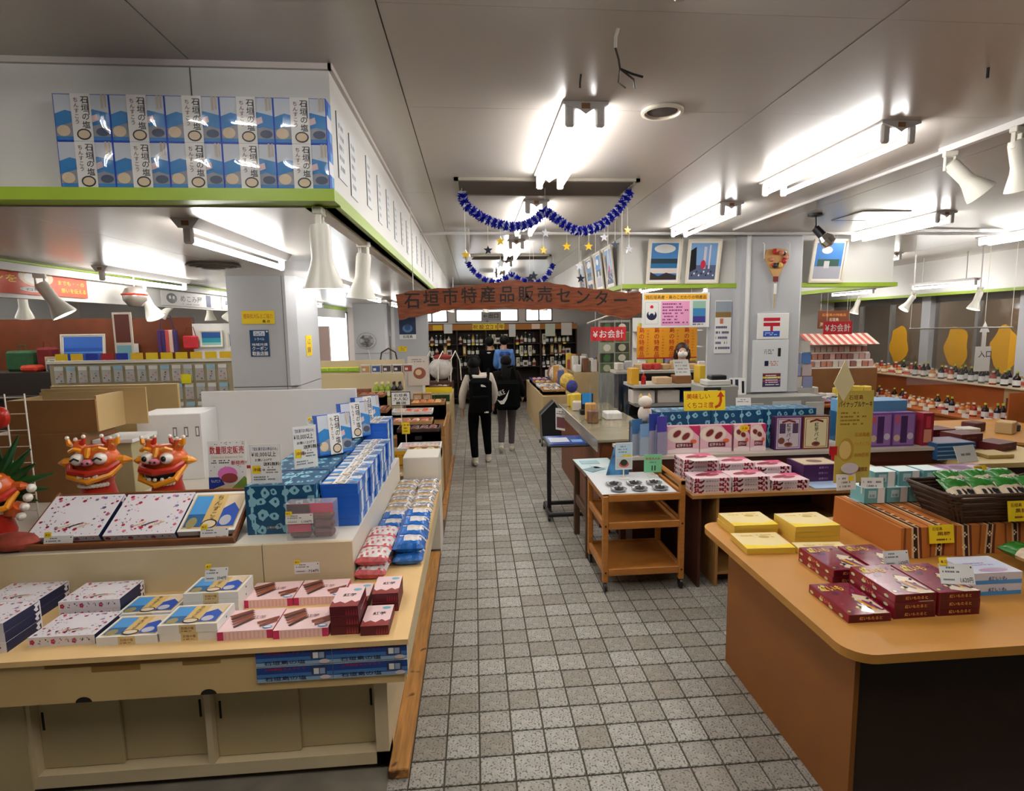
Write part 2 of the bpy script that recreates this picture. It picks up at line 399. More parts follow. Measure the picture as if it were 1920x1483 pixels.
# ---- columns
m_col = mat('column_panel', (186, 187, 190), .42)
def column(n, x0, x1, y0, y1, z1, label, ch=.05, joint=1.36):
    mb = MB(); poly = [(x0, y0), (x1-ch, y0), (x1, y0+ch), (x1, y1), (x0, y1)]
    mb.prism(poly, (0, 0, joint+.004), (1, 0, 0), (0, 1, 0), (0, 0, 1), z1-joint-.004, m_col)
    mb.prism(poly, (0, 0, 0), (1, 0, 0), (0, 1, 0), (0, 0, 1), joint-.004, m_col)
    mb.box(x0+.004, x1-.01, y0+.004+ch*0, y1-.004, joint-.004, joint+.004, m_joint)
    o = mb.build(n, smooth=False); return struct(o, label)
c1 = column('column', -2.2, -1.62, 5.45, 6.25, SUB-.006, 'square grey panelled column with notices, left of the aisle', .07)
MB().box(-1.72, -1.716, 5.448, 5.45, 0, SUB-.01, m_joint).build('panel_joint', c1, smooth=False)
for x in (-2.09, -1.83):
    f = MB().box(x, x+.05, 5.444, 5.449, 1.27, 1.33, mat('slot_grey', (110, 108, 104), .5)).box(x+.012, x+.038, 5.441, 5.4445, 1.278, 1.296, m_wall).box(x+.012, x+.038, 5.441, 5.4445, 1.302, 1.322, m_wall)
    f.build('hook_plate', c1, smooth=False)
c2 = column('column_right', 3.08, 3.84, 6.5, 7.3, CEIL, 'square grey panelled column beside the cash desk', .04, 1.06)
MB().cyl((3.16, 6.485, 0), (3.16, 6.485, CEIL), .025, m=mat('white_conduit', (216, 214, 212), .4), n=10).build('conduit', c2)
c3 = column('column_far', -2.42, -1.75, 12.0, 12.6, SUB-.006, 'pale column with an electric fan, beyond the sweets stall')
# white wall piece with poster behind the sweets stalls
struct(MB().box(-1.72, -1.0, 12.9, 13.05, 0, 2.36, m_col).build('wall_partition_back', smooth=False), 'pale partition with a night-sky poster, left of the liquor rack')
# brown board wall of the far left-hand stall
struct(MB().box(-9.2, -4.35, 9.4, 9.5, 0, 2.08, m_brownwall).build('wall_stall_left', smooth=False), 'orange-brown board at the back of the left-hand stall')
# pink-white side rooms far back
m_pink = mat('pale_pink_panel', (226, 196, 184), .6)
struct(MB().box(-4.4, -3.3, 13.6, 13.7, 0, 1.93, m_pink).build('wall_pink_panel', smooth=False), 'pale pink panel at the far back')
# ---- right-hand outer wall: posts, windows, bulkhead
RX = 8.25
struct(MB().box(7.9, 7.96, 3.0, 14.5, 2.345, CEIL, m_wall).build('wall_bulkhead_window', smooth=False), 'white bulkhead above the right-hand windows')
struct(MB().box(7.86, 7.98, 3.0, 14.5, 2.3, 2.345, m_green).build('trim_4', smooth=False), 'lime green edge above the right-hand windows')
struct(MB().box(7.96, 10.3, 3.0, 14.5, 2.55, 2.6, m_sub).build('ceiling_window', smooth=False), 'lower ceiling over the window bay')
struct(MB().box(RX, RX+.12, -3.2, 14.5, 0, .95, m_wall).box(RX, RX+.12, -3.2, 14.5, 2.25, 2.6, m_alu).build('wall_window_sill', smooth=False), 'low wall under the right-hand windows')
k = 5
ends = [3.2, 6.0, 7.95, 9.85, 11.9, 14.5]
for y0, y1 in zip(ends[:-1], ends[1:]):
    f = MB()
    for q in ((y0, y1, .95, 1.0), (y0, y1, 2.2, 2.25), (y0, y0+.09, 1, 2.2), (y1-.09, y1, 1, 2.2), ((y0+y1)/2-.03, (y0+y1)/2+.03, 1, 2.2)):
        f.box(RX+.02, RX+.1, q[0], q[1], q[2], q[3], m_alu)
    o = struct(f.build('window_%d' % k, smooth=False), 'wide aluminium sliding window in the right-hand wall'); k += 1
    for q0, q1 in ((y0+.09, (y0+y1)/2-.03), ((y0+y1)/2+.03, y1-.09)):
        MB().box(RX+.05, RX+.056, q0, q1, 1, 2.2, m_glass).build('pane', o, smooth=False)
for y in (6.0, 7.95, 9.85):
    struct(MB().rbox(RX-.1, RX+.02, y-.1, y+.1, 0, 2.5, m_col, .01).build('column_window', smooth=False), 'grey window post on the right-hand wall')
# white wall bay above right far part
struct(MB().box(5.0, 8.2, 12.6, 12.7, 0, 2.9, m_wall).build('wall_back_right', smooth=False), 'white wall behind the right-hand stall')
# ================================================================ lights and ceiling fittings
m_tube = mat('lit_tube', (255, 255, 255), .4, emit=TUBE, ecol=(1, .985, .95))
m_fix = mat('fixture_white', (206, 202, 200), .4)
m_tag = mat('brown_label', (150, 106, 70), .6)
def fixture(twin, L):
    root = thing('fluorescent_light', 'x', 'ceiling light', group='fluorescent ceiling lights')
    if twin:
        b = MB().prism([(-.105, 0), (.105, 0), (.105, -.012), (.03, -.035), (0, -.055), (-.03, -.035), (-.105, -.012)], (0, 0, 0), (1, 0, 0), (0, 0, 1), (0, 1, 0), L, m_fix)
        b.build('housing', root, smooth=False)
        for x in (-.07, .07):
            for y in (.012, L-.04): MB().rbox(x-.022, x+.022, y, y+.028, -.105, -.012, m_fix, .008).build('lamp_holder', root, smooth=False)
            MB().cyl((x, .035, -.082), (x, L-.035, -.082), .0165, m=m_tube, n=8, caps=False).build('tube', root)
        MB().box(-.02, .02, -.002, .0, -.032, -.008, m_tag).build('rating_label', root, smooth=False)
    else:
        b = MB().prism([(-.06, 0), (.06, 0), (.03, -.04), (-.03, -.04)], (0, 0, 0), (1, 0, 0), (0, 0, 1), (0, 1, 0), L, m_fix)
        b.build('housing', root, smooth=False)
        for y in (.012, L-.04): MB().rbox(-.02, .02, y, y+.028, -.105, -.03, m_fix, .008).build('lamp_holder', root, smooth=False)
        MB().cyl((0, .035, -.085), (0, L-.035, -.085), .0165, m=m_tube, n=8, caps=False).build('tube', root)
        MB().box(-.015, .015, -.002, .0, -.03, -.01, m_tag).build('rating_label', root, smooth=False)
    return Once(root)
tw = fixture(True, 1.28); sg = fixture(False, 1.28)
for k, y in enumerate((.45, 2.73, 4.8, 7.0, 9.1, 11.2)):
    tw((.535, y, CEIL), 0, 'twin-tube ceiling light over the aisle, %s from the camera' % ORD[k])
for k, y in enumerate((2.9, 4.85, .3)):
    tw((2.2, y, CEIL), 0, 'twin-tube ceiling light above the right-hand counter, %s' % ('nearer of two', 'farther of two, by the framed photographs', 'just above the camera')[k])
tw((-1.25, .44, CEIL), 0, 'twin-tube ceiling light before the left bulkhead')
tw((4.45, 5.2, CEIL), 0, 'twin-tube ceiling light beside the square hatch right of the column')
tw((6.35, 5.55, CEIL), 0, 'twin-tube ceiling light cut by the right picture edge')
tw((6.35, 8.3, CEIL), 0, 'twin-tube ceiling light deep on the right side beyond the cash desk')
for k, (x, y) in enumerate(((-1.22, 2.65), (-1.32, 5.1), (-1.42, 7.85), (-1.45, 10.4))):
    sg((x, y, SUB-.006), 0, 'single-tube light under the left lower ceiling, %s along' % ORD[k])
for k, (x, y) in enumerate(((-2.72, 4.55), (-2.75, 7.0), (-2.75, 9.6))):
    sg((x, y, SUB-.006), 0, 'single-tube light near the sign band, %s along' % ORD[k])
kk = 0
for x in (-4.3, -5.8, -7.3):
    for y in (4.3, 6.2, 8.0):
        sg((x, y, 2.6), 0, 'tube light over the far left-hand stalls, row %s, %s along' % (ORD[int((-x-4.3)/1.5+.5)], ORD[int((y-4.3)/1.8+.5)]))
for k, (x, y) in enumerate(((-4.0, 10.6), (-5.6, 11.0), (-2.3, 12.7))): sg((x, y, SUB-.01 if x > -3 else 2.6), 0, 'tube light far back left of the aisle, %s of three' % ORD[k])
for k, y in enumerate((7.3, 9.2)): sg((2.5, y, BZ+.1), 0, 'tube light under the cash desk ceiling, %s' % ('near' if k == 0 else 'far'))
for k, y in enumerate((7.3, 9.3)): sg((4.3, y, BZ+.1), 0, 'tube light behind the grey column on the right, %s' % ('near' if k == 0 else 'far'))
for k, y in enumerate((4.5, 7.0, 9.4, 11.8)): sg((9.4, y, 2.55), 0, 'added tube light brightening the corridor beyond the windows, %s along' % ORD[k])  # unseen lamps, added so the corridor behind the panes is brighter
for k, y in enumerate((5.9, 8.0, 10.2)): sg((7.4, y, 2.5), 0, 'tube light hung in front of the right-hand windows, %s along' % ORD[k])
for k, y in enumerate((5.9, 8.0, 10.2)):
    h = thing('suspension_rod', 'thin rod holding the window tube light, %s along' % ORD[k], 'rod', (7.4, y, 2.5), group='rods of the window tube lights')
    for yy in (.2, 1.05): MB().cyl((0, yy, 0), (0, yy, .4), .008, m=m_fix, n=6).build('rod', h)
# track spotlights
m_sp = mat('spotlight_white', (232, 228, 216), .35); m_spin = mat('lit_reflector', (255, 250, 235), .3, emit=6)
def spotlight():
    root = thing('track_spotlight', 'x', 'spotlight', group='white track spotlights')
    MB().rbox(-.02, .02, -.035, .035, -.03, 0, m_sp, .004).build('track_adapter', root, smooth=False)
    MB().rbox(-.012, .012, -.03, -.02, -.11, -.02, m_sp, .003).rbox(-.012, .012, .02, .03, -.11, -.02, m_sp, .003).build('yoke', root, smooth=False)
    b = MB().lathe([(.036, 0), (.041, .02), (.041, .13), (.048, .16), (.078, .235), (.082, .25), (.076, .25), (.046, .17)], m_sp, n=18)
    hd = b.build('lamp_head', root); hd.location = (0, 0, -.065); hd.rotation_euler = (PI, 0, 0)
    l = MB().lathe([(.0, .215), (.06, .222)], m_spin, n=18).build('lamp_face', hd)
    return root
SPT = spotlight()
def put_spot(loc, tilt, rz, label, first=[True]):
    if first[0]: o = SPT; first[0] = False; o.location = loc; o['label'] = label
    else: o = dup(SPT, loc, 0, label)
    o.rotation_euler = (0, 0, rz)
    KIDS[o.name][2].rotation_euler = (PI+tilt, 0, 0)
    return o
put_spot((-.6, 2.42, SUB-.006), .05, 0, 'large white spotlight hanging at the bulkhead corner')
put_spot((-.6, 3.35, SUB-.006), .12, 1.2, 'white spotlight second along the green edge rail')
for k, (x, y, t, r) in enumerate(((-3.0, 4.35, .5, -1.2), (-3.0, 5.6, -.5, 1.3), (-3.0, 7.7, .6, 1.2), (-3.25, 8.6, .2, .4))):
    put_spot((x, y, SUB-.08), t, r, 'white spotlight on the sign band rail, %s from the near end' % ORD[k])
for k, (x, y, t, r) in enumerate(((-4.6, 6.4, .3, .6), (-4.0, 7.6, -.3, 1.0), (-3.9, 9.0, .1, 0), (-4.5, 9.2, .8, 1.7), (-5.6, 7.0, .4, .3))):
    put_spot((x, y, 2.34), t, r, 'white spotlight over the far left-hand stall, %s of five' % ORD[k])
    tag(MB().cyl((x, y, 2.34), (x, y, 2.62), .01, m=m_fix, n=6).build('hanging_rod'), 'thin white drop rod of the %s stall spotlight' % ORD[k], 'rod', 'drop rods of the stall spotlights')
put_spot((2.8, 3.28, CEIL-.035), .75, -1.9, 'white track spotlight on the right ceiling rail, farther one')
put_spot((2.8, 2.86, CEIL-.035), .35, -1.3, 'white track spotlight on the right ceiling rail, cut by the picture edge')
for k, (x, y) in enumerate(((1.2, 11.6), (1.5, 12.4), (.3, 12.8), (-.4, 12.2), (-.7, 12.9))):
    put_spot((x, y, 2.5), .2*k-.3, .7*k, 'small distant spotlight before the liquor rack, %s of five' % ORD[k])
    tag(MB().cyl((x, y, 2.5), (x, y, CEIL), .008, m=m_fix, n=6).build('hanging_rod'), 'drop rod of the %s liquor rack spotlight' % ORD[k], 'rod', 'drop rods before the liquor rack')
for k, (y, t) in enumerate(((7.4, .3), (8.6, .6), (9.9, .3))): put_spot((6.9, y, 2.33), t, 1.4, 'white spotlight before the right-hand windows, %s along' % ORD[k]); tag(MB().cyl((6.9, y, 2.33), (6.9, y, CEIL), .008, m=m_fix, n=6).build('hanging_rod'), 'drop rod of the %s window spotlight' % ORD[k], 'rod', 'drop rods of the window spotlights')
# rails
tag(MB().box(2.782, 2.818, 2.2, 3.35, CEIL-.035, CEIL, m_fix).build('lighting_track', smooth=False), 'short white spotlight track on the right ceiling', 'track')
tag(MB().box(2.83, 2.845, 2.2, 6.2, CEIL-.02, CEIL, m_fix).box(2.853, 2.858, 2.2, 6.2, CEIL-.012, CEIL, m_joint).build('cable_trunking', smooth=False), 'long thin white trunking running along the right ceiling', 'trunking')
tag(MB().box(-.622, -.578, SY+.02, 13.5, SUB-.03, SUB-.006, mat('track_cream', (186, 172, 150), .5)).build('lighting_track', smooth=False), 'cream spotlight track beneath the green bulkhead edge', 'track')
tag(MB().box(-3.03, -2.99, 3.0, 12, SUB-.08, SUB-.03, m_fix).build('lighting_track', smooth=False), 'spotlight track along the sign band', 'track')
tag(MB().cyl((SX, 6.32, CEIL-.03), (8, 6.32, CEIL-.03), .016, m=m_fix, n=8).build('ceiling_pipe'), 'thin white pipe crossing under the ceiling', 'pipe')
# black spotlight by the column
o = thing('black_spotlight', 'black clip spotlight hanging before the grey column', 'spotlight', (3.25, 5.35, CEIL))
MB().lathe([(.07, 0), (.07, -.02), (.03, -.03)], mat('black_plastic', (26, 26, 28), .4), n=16).build('base', o)
MB().tube([(0, 0, -.02), (.01, 0, -.1), (.0, .0, -.14)], .01, MATS['black_plastic']).build('stem', o)
hd = MB().lathe([(.035, 0), (.04, .1)], MATS['black_plastic'], (0, 0, -.13), ax=(.45, -.25, -.6)).build('lamp_head', o)
MB().lathe([(.045, 0), (.07, .05), (.062, .1), (.0, .12)], mat('chrome', (220, 220, 220), .15, metal=1), (.06, -.033, -.21), ax=(.45, -.25, -.6)).build('bulb', hd)
# vents, speaker, hatch
m_vent = mat('vent_bronze', (92, 84, 74), .5); m_vfr = mat('vent_frame', (150, 142, 128), .5)
def louvre(label, x0, x1, y0, y1):
    o = thing('air_vent', label, 'air vent', (x0, y0, CEIL)); W, D = x1-x0, y1-y0
    MB().box(0, W, 0, .03, -.02, 0, m_vfr).box(0, W, D-.03, D, -.02, 0, m_vfr).box(0, .03, 0, D, -.02, 0, m_vfr).box(W-.03, W, 0, D, -.02, 0, m_vfr).build('frame', o, smooth=False)
    MB().box(.03, W-.03, .03, D-.03, -.004, -.001, mat('vent_dark', (40, 36, 32), .7)).build('backing', o, smooth=False)
    n = 6
    for i in range(n):
        y = .05+(D-.1)*(i+.5)/n
        MB().add([(.03, y-.03, -.005), (W-.03, y-.03, -.005), (W-.03, y+.02, -.018), (.03, y+.02, -.018), (.03, y-.03, -.002), (W-.03, y-.03, -.002), (W-.03, y+.02, -.015), (.03, y+.02, -.015)], [(3, 2, 1, 0), (4, 5, 6, 7), (0, 1, 5, 4), (2, 3, 7, 6)], m_vent).build('slat', o, smooth=False)
louvre('long bronze air vent across the aisle ceiling, near garland', -.11, 1.19, 4.1, 4.6)
louvre('distant bronze air vent across the aisle ceiling', -.1, 1.15, 8.45, 8.9)
o = thing('ceiling_speaker', 'round dark ceiling speaker with white rim', 'speaker', (.925, 2.83, CEIL))
MB().lathe([(.1, 0), (.1, -.012), (.085, -.014), (.082, -.004)], mat('cream_rim', (224, 214, 196), .4), n=28).build('rim', o)
MB().lathe([(.083, -.003), (.04, -.007), (0, -.008)], mat('speaker_mesh', (66, 58, 54), .7), n=28).build('grille', o)
o = thing('ceiling_diffuser', 'round dark air diffuser under the left lower ceiling', 'air vent', (-1.86, 4.42, SUB-.006))
for i, r in enumerate((.17, .13, .09)):
    MB().lathe([(r, -.002), (r+.012, -.02-.006*i), (r-.01, -.022-.006*i), (r-.025, -.002)], m_vent, n=24).build('ring', o)
MB().lathe([(.06, -.002), (.07, -.04), (0, -.045)], m_vent, n=24).build('core', o)
o = thing('ceiling_hatch', 'square ceiling inspection hatch right of the column', 'hatch', (3.62, 5.2, CEIL))
MB().box(0, .46, 0, .46, -.006, -.001, m_ceil).build('panel', o, smooth=False)
MB().box(-.01, .47, -.01, 0, -.008, 0, m_alu).box(-.01, .47, .46, .47, -.008, 0, m_alu).box(-.01, 0, 0, .46, -.008, 0, m_alu).box(.46, .47, 0, .46, -.008, 0, m_alu).build('frame', o, smooth=False)
# loose cut wires and small hook by the nearest light
m_blk = MATS['black_plastic']
o = thing('cut_cable', 'loose cut electrical cable dangling from the ceiling', 'cable', (.52, 2.1, CEIL))
MB().tube([(0, -.02, 0), (-.004, 0, -.02), (-.002, .01, -.05)], .006, mat('white_sheath', (214, 208, 196), .5)).build('sheath', o)
MB().tube([(-.002, .01, -.05), (.02, .05, -.07), (.035, .09, -.085), (.09, .12, -.09), (.13, .12, -.1)], .004, m_blk).tube([(.035, .09, -.085), (.1, .14, -.1), (.12, .19, -.11)], .004, m_blk).tube([(.035, .09, -.085), (.05, .17, -.1), (.09, .22, -.1)], .003, m_blk).build('wires', o)
tag(MB().tube([(.46, 2.45, CEIL), (.458, 2.46, CEIL-.03), (.46, 2.47, CEIL-.045)], .004, m_blk).build('cable_end'), 'tiny dark cable end on the ceiling before the nearest light', 'cable')
tag(MB().cyl((2.1, 2.3, CEIL), (2.1, 2.3, CEIL-.04), .006, m=m_blk, n=6).build('ceiling_hook'), 'tiny dark hook on the right ceiling', 'hook')
# ================================================================ left-hand display counter
m_cream = mat('cream_laminate', (212, 194, 156), .5, noise=.05, nscale=3)
m_creamtop = mat('cream_worktop', (236, 198, 138), .4, noise=.06, nscale=4)
m_creamdoor = mat('cream_door', (190, 172, 128), .5, noise=.06, nscale=3)
m_tape = mat('old_tape_mark', (158, 118, 58), .6)
m_dark = mat('dark_gap', (30, 24, 18), .8)
m_plank = mat('knotty_plank', (176, 122, 56), .5, noise=.35, nscale=9, stretch=(6, .5, 6), speck=((88, 48, 18), 14, .66))
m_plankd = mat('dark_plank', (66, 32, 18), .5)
CT = .65
o = thing('display_counter', 'cream display counter with sliding doors, left foreground', 'counter', (0, 0, 0))
MB().box(-2.75, -.29, 2.2, 2.78, CT-.022, CT, m_creamtop).box(-.62, -.29, 2.78, 4.62, CT-.022, CT, m_creamtop).build('worktop', o, smooth=False)
ap = MB().box(-2.75, -.31, 2.215, 2.235, .46, CT-.022, mat('apron_tan', (214, 182, 124), .5, noise=.06, nscale=3)).box(-.325, -.305, 2.235, 4.6, .46, CT-.022, m_cream).build('apron', o, smooth=False)
for x in (-1.54, -1.075):
    pts = [(.03*math.cos(PI*i/10), .022*math.sin(PI*i/10)) for i in range(11)]
    MB().prism(pts, (x, 2.2145, .46), (1, 0, 0), (0, 0, 1), (0, -1, 0), .0015, m_dark).build('finger_hole', ap, smooth=False)
tp = MB(); F = Face(tp, (-2.7, 2.215, .46), (1, 0, 0), (0, 0, 1), 2.4, .168)
F.rect(.43, .86, .78, .99, m_tape); F.rect(.5, .72, .575, .87, m_tape, True); F.rect(.64, .76, .7, .87, m_tape, True)
tp.build('tape_mark', ap, smooth=False)
MB().box(-2.75, -1.83, 2.3, 2.7, .03, .46, m_creamdoor).box(-.455, -.4, 2.31, 2.4, .03, .46, m_cream).box(-1.85, -.4, 2.31, 2.4, .03, .085, m_cream).box(-1.85, -1.815, 2.31, 2.4, .085, .46, m_cream).box(-1.82, -.45, 2.42, 2.44, .05, .46, m_cream).box(-1.145, -1.12, 2.312, 2.42, .085, .46, m_cream).box(-.42, -.4, 2.4, 4.58, .03, .63, m_cream).build('cabinet_body', o, smooth=False)
MB().box(-2.7, -.43, 2.4, 4.5, .0, .03, m_plankd).build('plinth', o, smooth=False)
for k, (x0, x1, y, hx) in enumerate(((-1.815, -1.5, 2.35, -1.8), (-1.52, -1.145, 2.37, -1.19), (-1.12, -.78, 2.35, -1.1), (-.8, -.455, 2.37, -.48))):
    d = MB().rbox(x0, x1, y, y+.016, .087, .458, m_creamdoor, .002).build('sliding_door', o, smooth=False)
    MB().rbox(hx-.005, hx+.005, y-.0025, y+.002, .26, .34, m_dark, .002).build('finger_pull', d, smooth=False)
# raised tier
T2 = .86
o = thing('display_riser', 'cream raised tier on the left-hand counter', 'display riser', (0, 0, CT))
for x0, x1 in ((-2.75, -1.037), (-1.033, -.612)):
    MB().box(x0, x1, 2.75, 2.768, 0, T2-CT, m_cream).build('front_panel', o, smooth=False)
MB().box(-2.75, -.612, 2.77, 4.55, T2-CT-.018, T2-CT, mat('white_laminate', (222, 214, 200), .4)).build('top', o, smooth=False)
MB().box(-.63, -.612, 2.77, 4.55, 0, T2-CT-.018, MATS['white_laminate']).build('side_panel', o, smooth=False)
tag(MB().box(-2.75, -1.6, 4.35, 4.37, T2, T2+.02, mat('red_edge', (150, 48, 30), .5)).build('red_edge_strip', smooth=False), 'thin red edge strip at the back of the raised tier', 'strip')
# plank along the aisle
o = thing('floor_plank', 'knotty wooden kerb plank along the aisle floor', 'plank', (-.36, 0, 0))
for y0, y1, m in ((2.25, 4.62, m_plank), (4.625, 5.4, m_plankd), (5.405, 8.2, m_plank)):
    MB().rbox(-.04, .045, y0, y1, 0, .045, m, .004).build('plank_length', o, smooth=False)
# ---------------------------------------------------------------- product boxes
def product(name, cat, w, d, h, mb_, draw, group=None, fm=None, r=0, label='x'):
    b = MB()
    if r: b.rbox(-w/2, w/2, -d/2, d/2, 0, h, mb_, r)
    else: b.box(-w/2, w/2, -d/2, d/2, 0, h, mb_, fm=fm)
    o = tag(b.build(name, smooth=False), label, cat, group)
    p = MB()
    draw(p, w, d, h)
    if p.v: p.build('printed_design', o, smooth=False)
    return Once(o)
def ftop(p, w, d, h): return Face(p, (-w/2, -d/2, h), (1, 0, 0), (0, 1, 0), w, d)
def ffront(p, w, d, h): return Face(p, (-w/2, -d/2, 0), (1, 0, 0), (0, 0, 1), w, h)
def fright(p, w, d, h): return Face(p, (w/2, -d/2, 0), (0, 1, 0), (0, 0, 1), d, h)
def fleft(p, w, d, h): return Face(p, (-w/2, d/2, 0), (0, -1, 0), (0, 0, 1), d, h)
navy = ink((24, 30, 66)); paper = ink((232, 226, 230)); rose = ink((190, 40, 70)); lav = ink((150, 130, 180)); slate = ink((70, 74, 110)); pinkp = ink((224, 130, 160)); cream = ink((226, 206, 160)); choc = ink((70, 36, 26)); tan = ink((206, 170, 110))
BLUE = ink((30, 92, 190)); SKY = ink((72, 150, 214)); DEEP = ink((16, 46, 140)); OCH = ink((214, 180, 110)); LEAF = ink((120, 150, 60)); SAND = ink((222, 200, 170)); MAG = ink((196, 40, 96)); PURP = ink((96, 40, 110)); ORANGE = ink((226, 130, 30)); TEAL = ink((20, 84, 112)); AQUA = ink((110, 178, 190)); BROWN = ink((128, 62, 40)); PALEPINK = ink((240, 206, 206))
def flowers(F, n, seed, hole=None):
    R = random.Random(seed); k0 = F.k
    for i in range(n):
        a, b = R.uniform(.04, .96), R.uniform(.05, .95)
        if hole and hole[0] < a < hole[2] and hole[1] < b < hole[3]: continue
        c = R.choice((rose, lav, slate, pinkp, rose, slate)); s_ = R.uniform(.014, .03)
        F.k = k0+(i % 4)
        if c in (rose, lav, pinkp) and R.random() < .5:
            for q in range(5): F.k = k0+(i % 4); F.oval(a+1.1*s_/F.w*F.w*math.cos(q*1.257)*.02/.02*(.5 if F.w > .1 else .5), b+s_*F.w/F.h*.5*math.sin(q*1.257), s_*.55, s_*.55*F.w/F.h, c, 6)
        else: F.oval(a, b, s_*.5, s_*.3*F.w/F.h, c, 6, R.uniform(0, 3))
    F.k = k0+6
def d_flower(p, w, d, h):
    T = ftop(p, w, d, h); flowers(T, 150, 5, (.3, .35, .78, .85))
    for i, c in enumerate((cream, choc, cream)): T.poly([(.33+.13*i, .2), (.36+.13*i, .19), (.52+.13*i, .29), (.49+.13*i, .3)], c)
    f = ffront(p, w, d, h)
    R = random.Random(2)
    for i in range(9):
        a = .06+.105*i; f.k = 2
        if i % 3 == 0:
            for q in range(5): f.k = 2+q % 2; f.oval(a+.022*math.cos(q*1.257), .5+.16*math.sin(q*1.257), .018, .13, R.choice((rose, rose, lav)), 7)
        else:
            for q in range(4): f.k = 2; f.oval(a+R.uniform(-.03, .03), R.uniform(.25, .75), .008, .08, R.choice((slate, navy, pinkp)), 6)
    r = fright(p, w, d, h); r.rect(0, 0, .96, 1, navy)
    r.poly([(.86, .1), (.93, .15), (.9, .5), (.98, .7), (.96, .95), (.82, .9), (.86, .6), (.8, .4)], paper)
flower = product('flower_print_cookie_box', 'box', .25, .19, .04, paper, d_flower, 'flower print cookie boxes')
flowerL = product('flower_print_gift_box', 'box', .33, .27, .035, paper, d_flower, 'large flower print boxes in the tray')
def d_photo(p, w, d, h):
    T = ftop(p, w, d, h)
    T.rect(.04, .06, .96, .94, OCH); T.rect(.06, .1, .36, .9, SKY); T.rect(.06, .1, .36, .42, ink((40, 96, 150))); T.oval(.18, .2, .09, .14, ink((150, 140, 90)))
    T.rect(.64, .1, .94, .9, ink((30, 80, 180))); T.poly([(.64, .55), (.8, .7), (.94, .5), (.94, .9), (.64, .9)], SAND); T.oval(.76, .25, .1, .13, ink((190, 190, 200)))
    T.text('ちんすこう', .44, .92, .14, ink((110, 80, 30)), vert=True); T.oval(.5, .16, .14, .12, BLACK); T.oval(.5, .16, .115, .09, SAND)
    f = ffront(p, w, d, h); f.rect(.36, .0, .64, 1, ink((220, 196, 140))); f.text('石垣の塩', .5, .4, .35, BROWN, center=True); f.lines(.4, .1, .6, .35, 1, BROWN)
    r = fright(p, w, d, h); r.oval(.5, .5, .03, .14, ink((60, 70, 120)))
photo = product('salt_cookie_photo_box', 'box', .23, .17, .035, WHITE, d_photo, 'white boxes with blue sea photos')
photoL = product('salt_cookie_gift_box', 'box', .27, .26, .03, WHITE, d_photo)
def d_stick(p, w, d, h):
    T = ftop(p, w, d, h)
    T.rect(.0, .0, 1, 1, PALEPINK)
    R = random.Random(4)
    for i in range(5): T.k = 3+i; T.poly([(.0+.055*i, .72-.13*i), (.07+.05*i, .62-.12*i), (.42+.03*i, .93-.1*i), (.35+.03*i, 1-.1*i)], R.choice((BROWN, choc, ink((150, 76, 50)))))
    for i in range(2): T.poly([(.62+.08*i, .36-.14*i), (.66+.08*i, .25-.14*i), (1.0, .48-.14*i), (.98, .6-.14*i)], BROWN)
    T.oval(.88, .1, .09, .06, SKY); T.oval(.88, .1, .07, .035, WHITE)
    T.text('紅芋', .47, .5, .16, ink((150, 110, 110)))
    f = ffront(p, w, d, h); f.rect(0, 0, .11, 1, MAG); f.rect(.89, 0, 1, 1, MAG)
    for i in range(10): f.rect(.13+.075*i, .08, .16+.075*i, .9, ink((232, 180, 172)), True)
    r = fright(p, w, d, h); r.rect(0, 0, 1, 1, ink((216, 90, 120)))
    l = fleft(p, w, d, h); l.rect(0, 0, 1, 1, ink((206, 60, 100)))
stick = product('pink_cookie_stick_box', 'box', .215, .178, .036, PALEPINK, d_stick, 'pale pink boxes of brown cookie sticks')
WINE = ink((92, 18, 30))
def d_wine(p, w, d, h):
    T = ftop(p, w, d, h); T.rect(0, .0, 1, 1, PALEPINK); T.poly([(0, 0), (1, 0), (1, .28), (.85, .2), (.7, .3), (.5, .16), (.3, .26), (.12, .18), (0, .3)], ink((140, 50, 46)))
    T.oval(.75, .85, .16, .07, AQUA); T.text('紅芋', .3, .5, .16, BLACK)
    for F in (ffront(p, w, d, h), fright(p, w, d, h)):
        F.rect(.0, .0, 1, 1, WINE)
        for i in range(5): F.k = 3; F.poly([(.55+.09*i, .1), (.62+.09*i, .1), (.585+.09*i, .8)], ink((158, 40, 56)))
wine = product('dark_red_cookie_box', 'box', .112, .175, .04, WINE, d_wine, 'dark red cookie boxes')
def lay(P, rows, base):
    """rows: (x, y, count, label of the stack); stacks from the table up"""
    for x, y, n, lab, rz in rows:
        h = P.h
        for k in range(n):
            pos = '' if n == 1 else (', topmost of its stack' if k == n-1 else ', bottom of its stack' if k == 0 else ', %s up in its stack' % ORD[k])
            P((x+random.uniform(-.003, .003), y+random.uniform(-.003, .003), base+k*h), rz+random.uniform(-.012, .012), lab+pos)
flower.h = .0402; photo.h = .0352; stick.h = .0362; wine.h = .0402
lay(flower, [(-1.965, 2.37, 3, 'flower print box at the left picture edge', 0), (-2.04, 2.65, 2, 'flower print box behind the left picture edge stack', 0), (-1.69, 2.62, 2, 'flower print box beside the cream riser', 0), (-1.655, 2.395, 1, 'single flat flower print box with a navy side before the stack', 0)], CT)
lay(photo, [(-1.4, 2.37, 1, 'low white sea photo box in the front row', 0), (-1.44, 2.56, 1, 'low white sea photo box behind the front row', 0), (-1.165, 2.37, 2, 'white sea photo box in the front pair', 0), (-1.165, 2.57, 3, 'white sea photo box under the price card', 0)], CT)
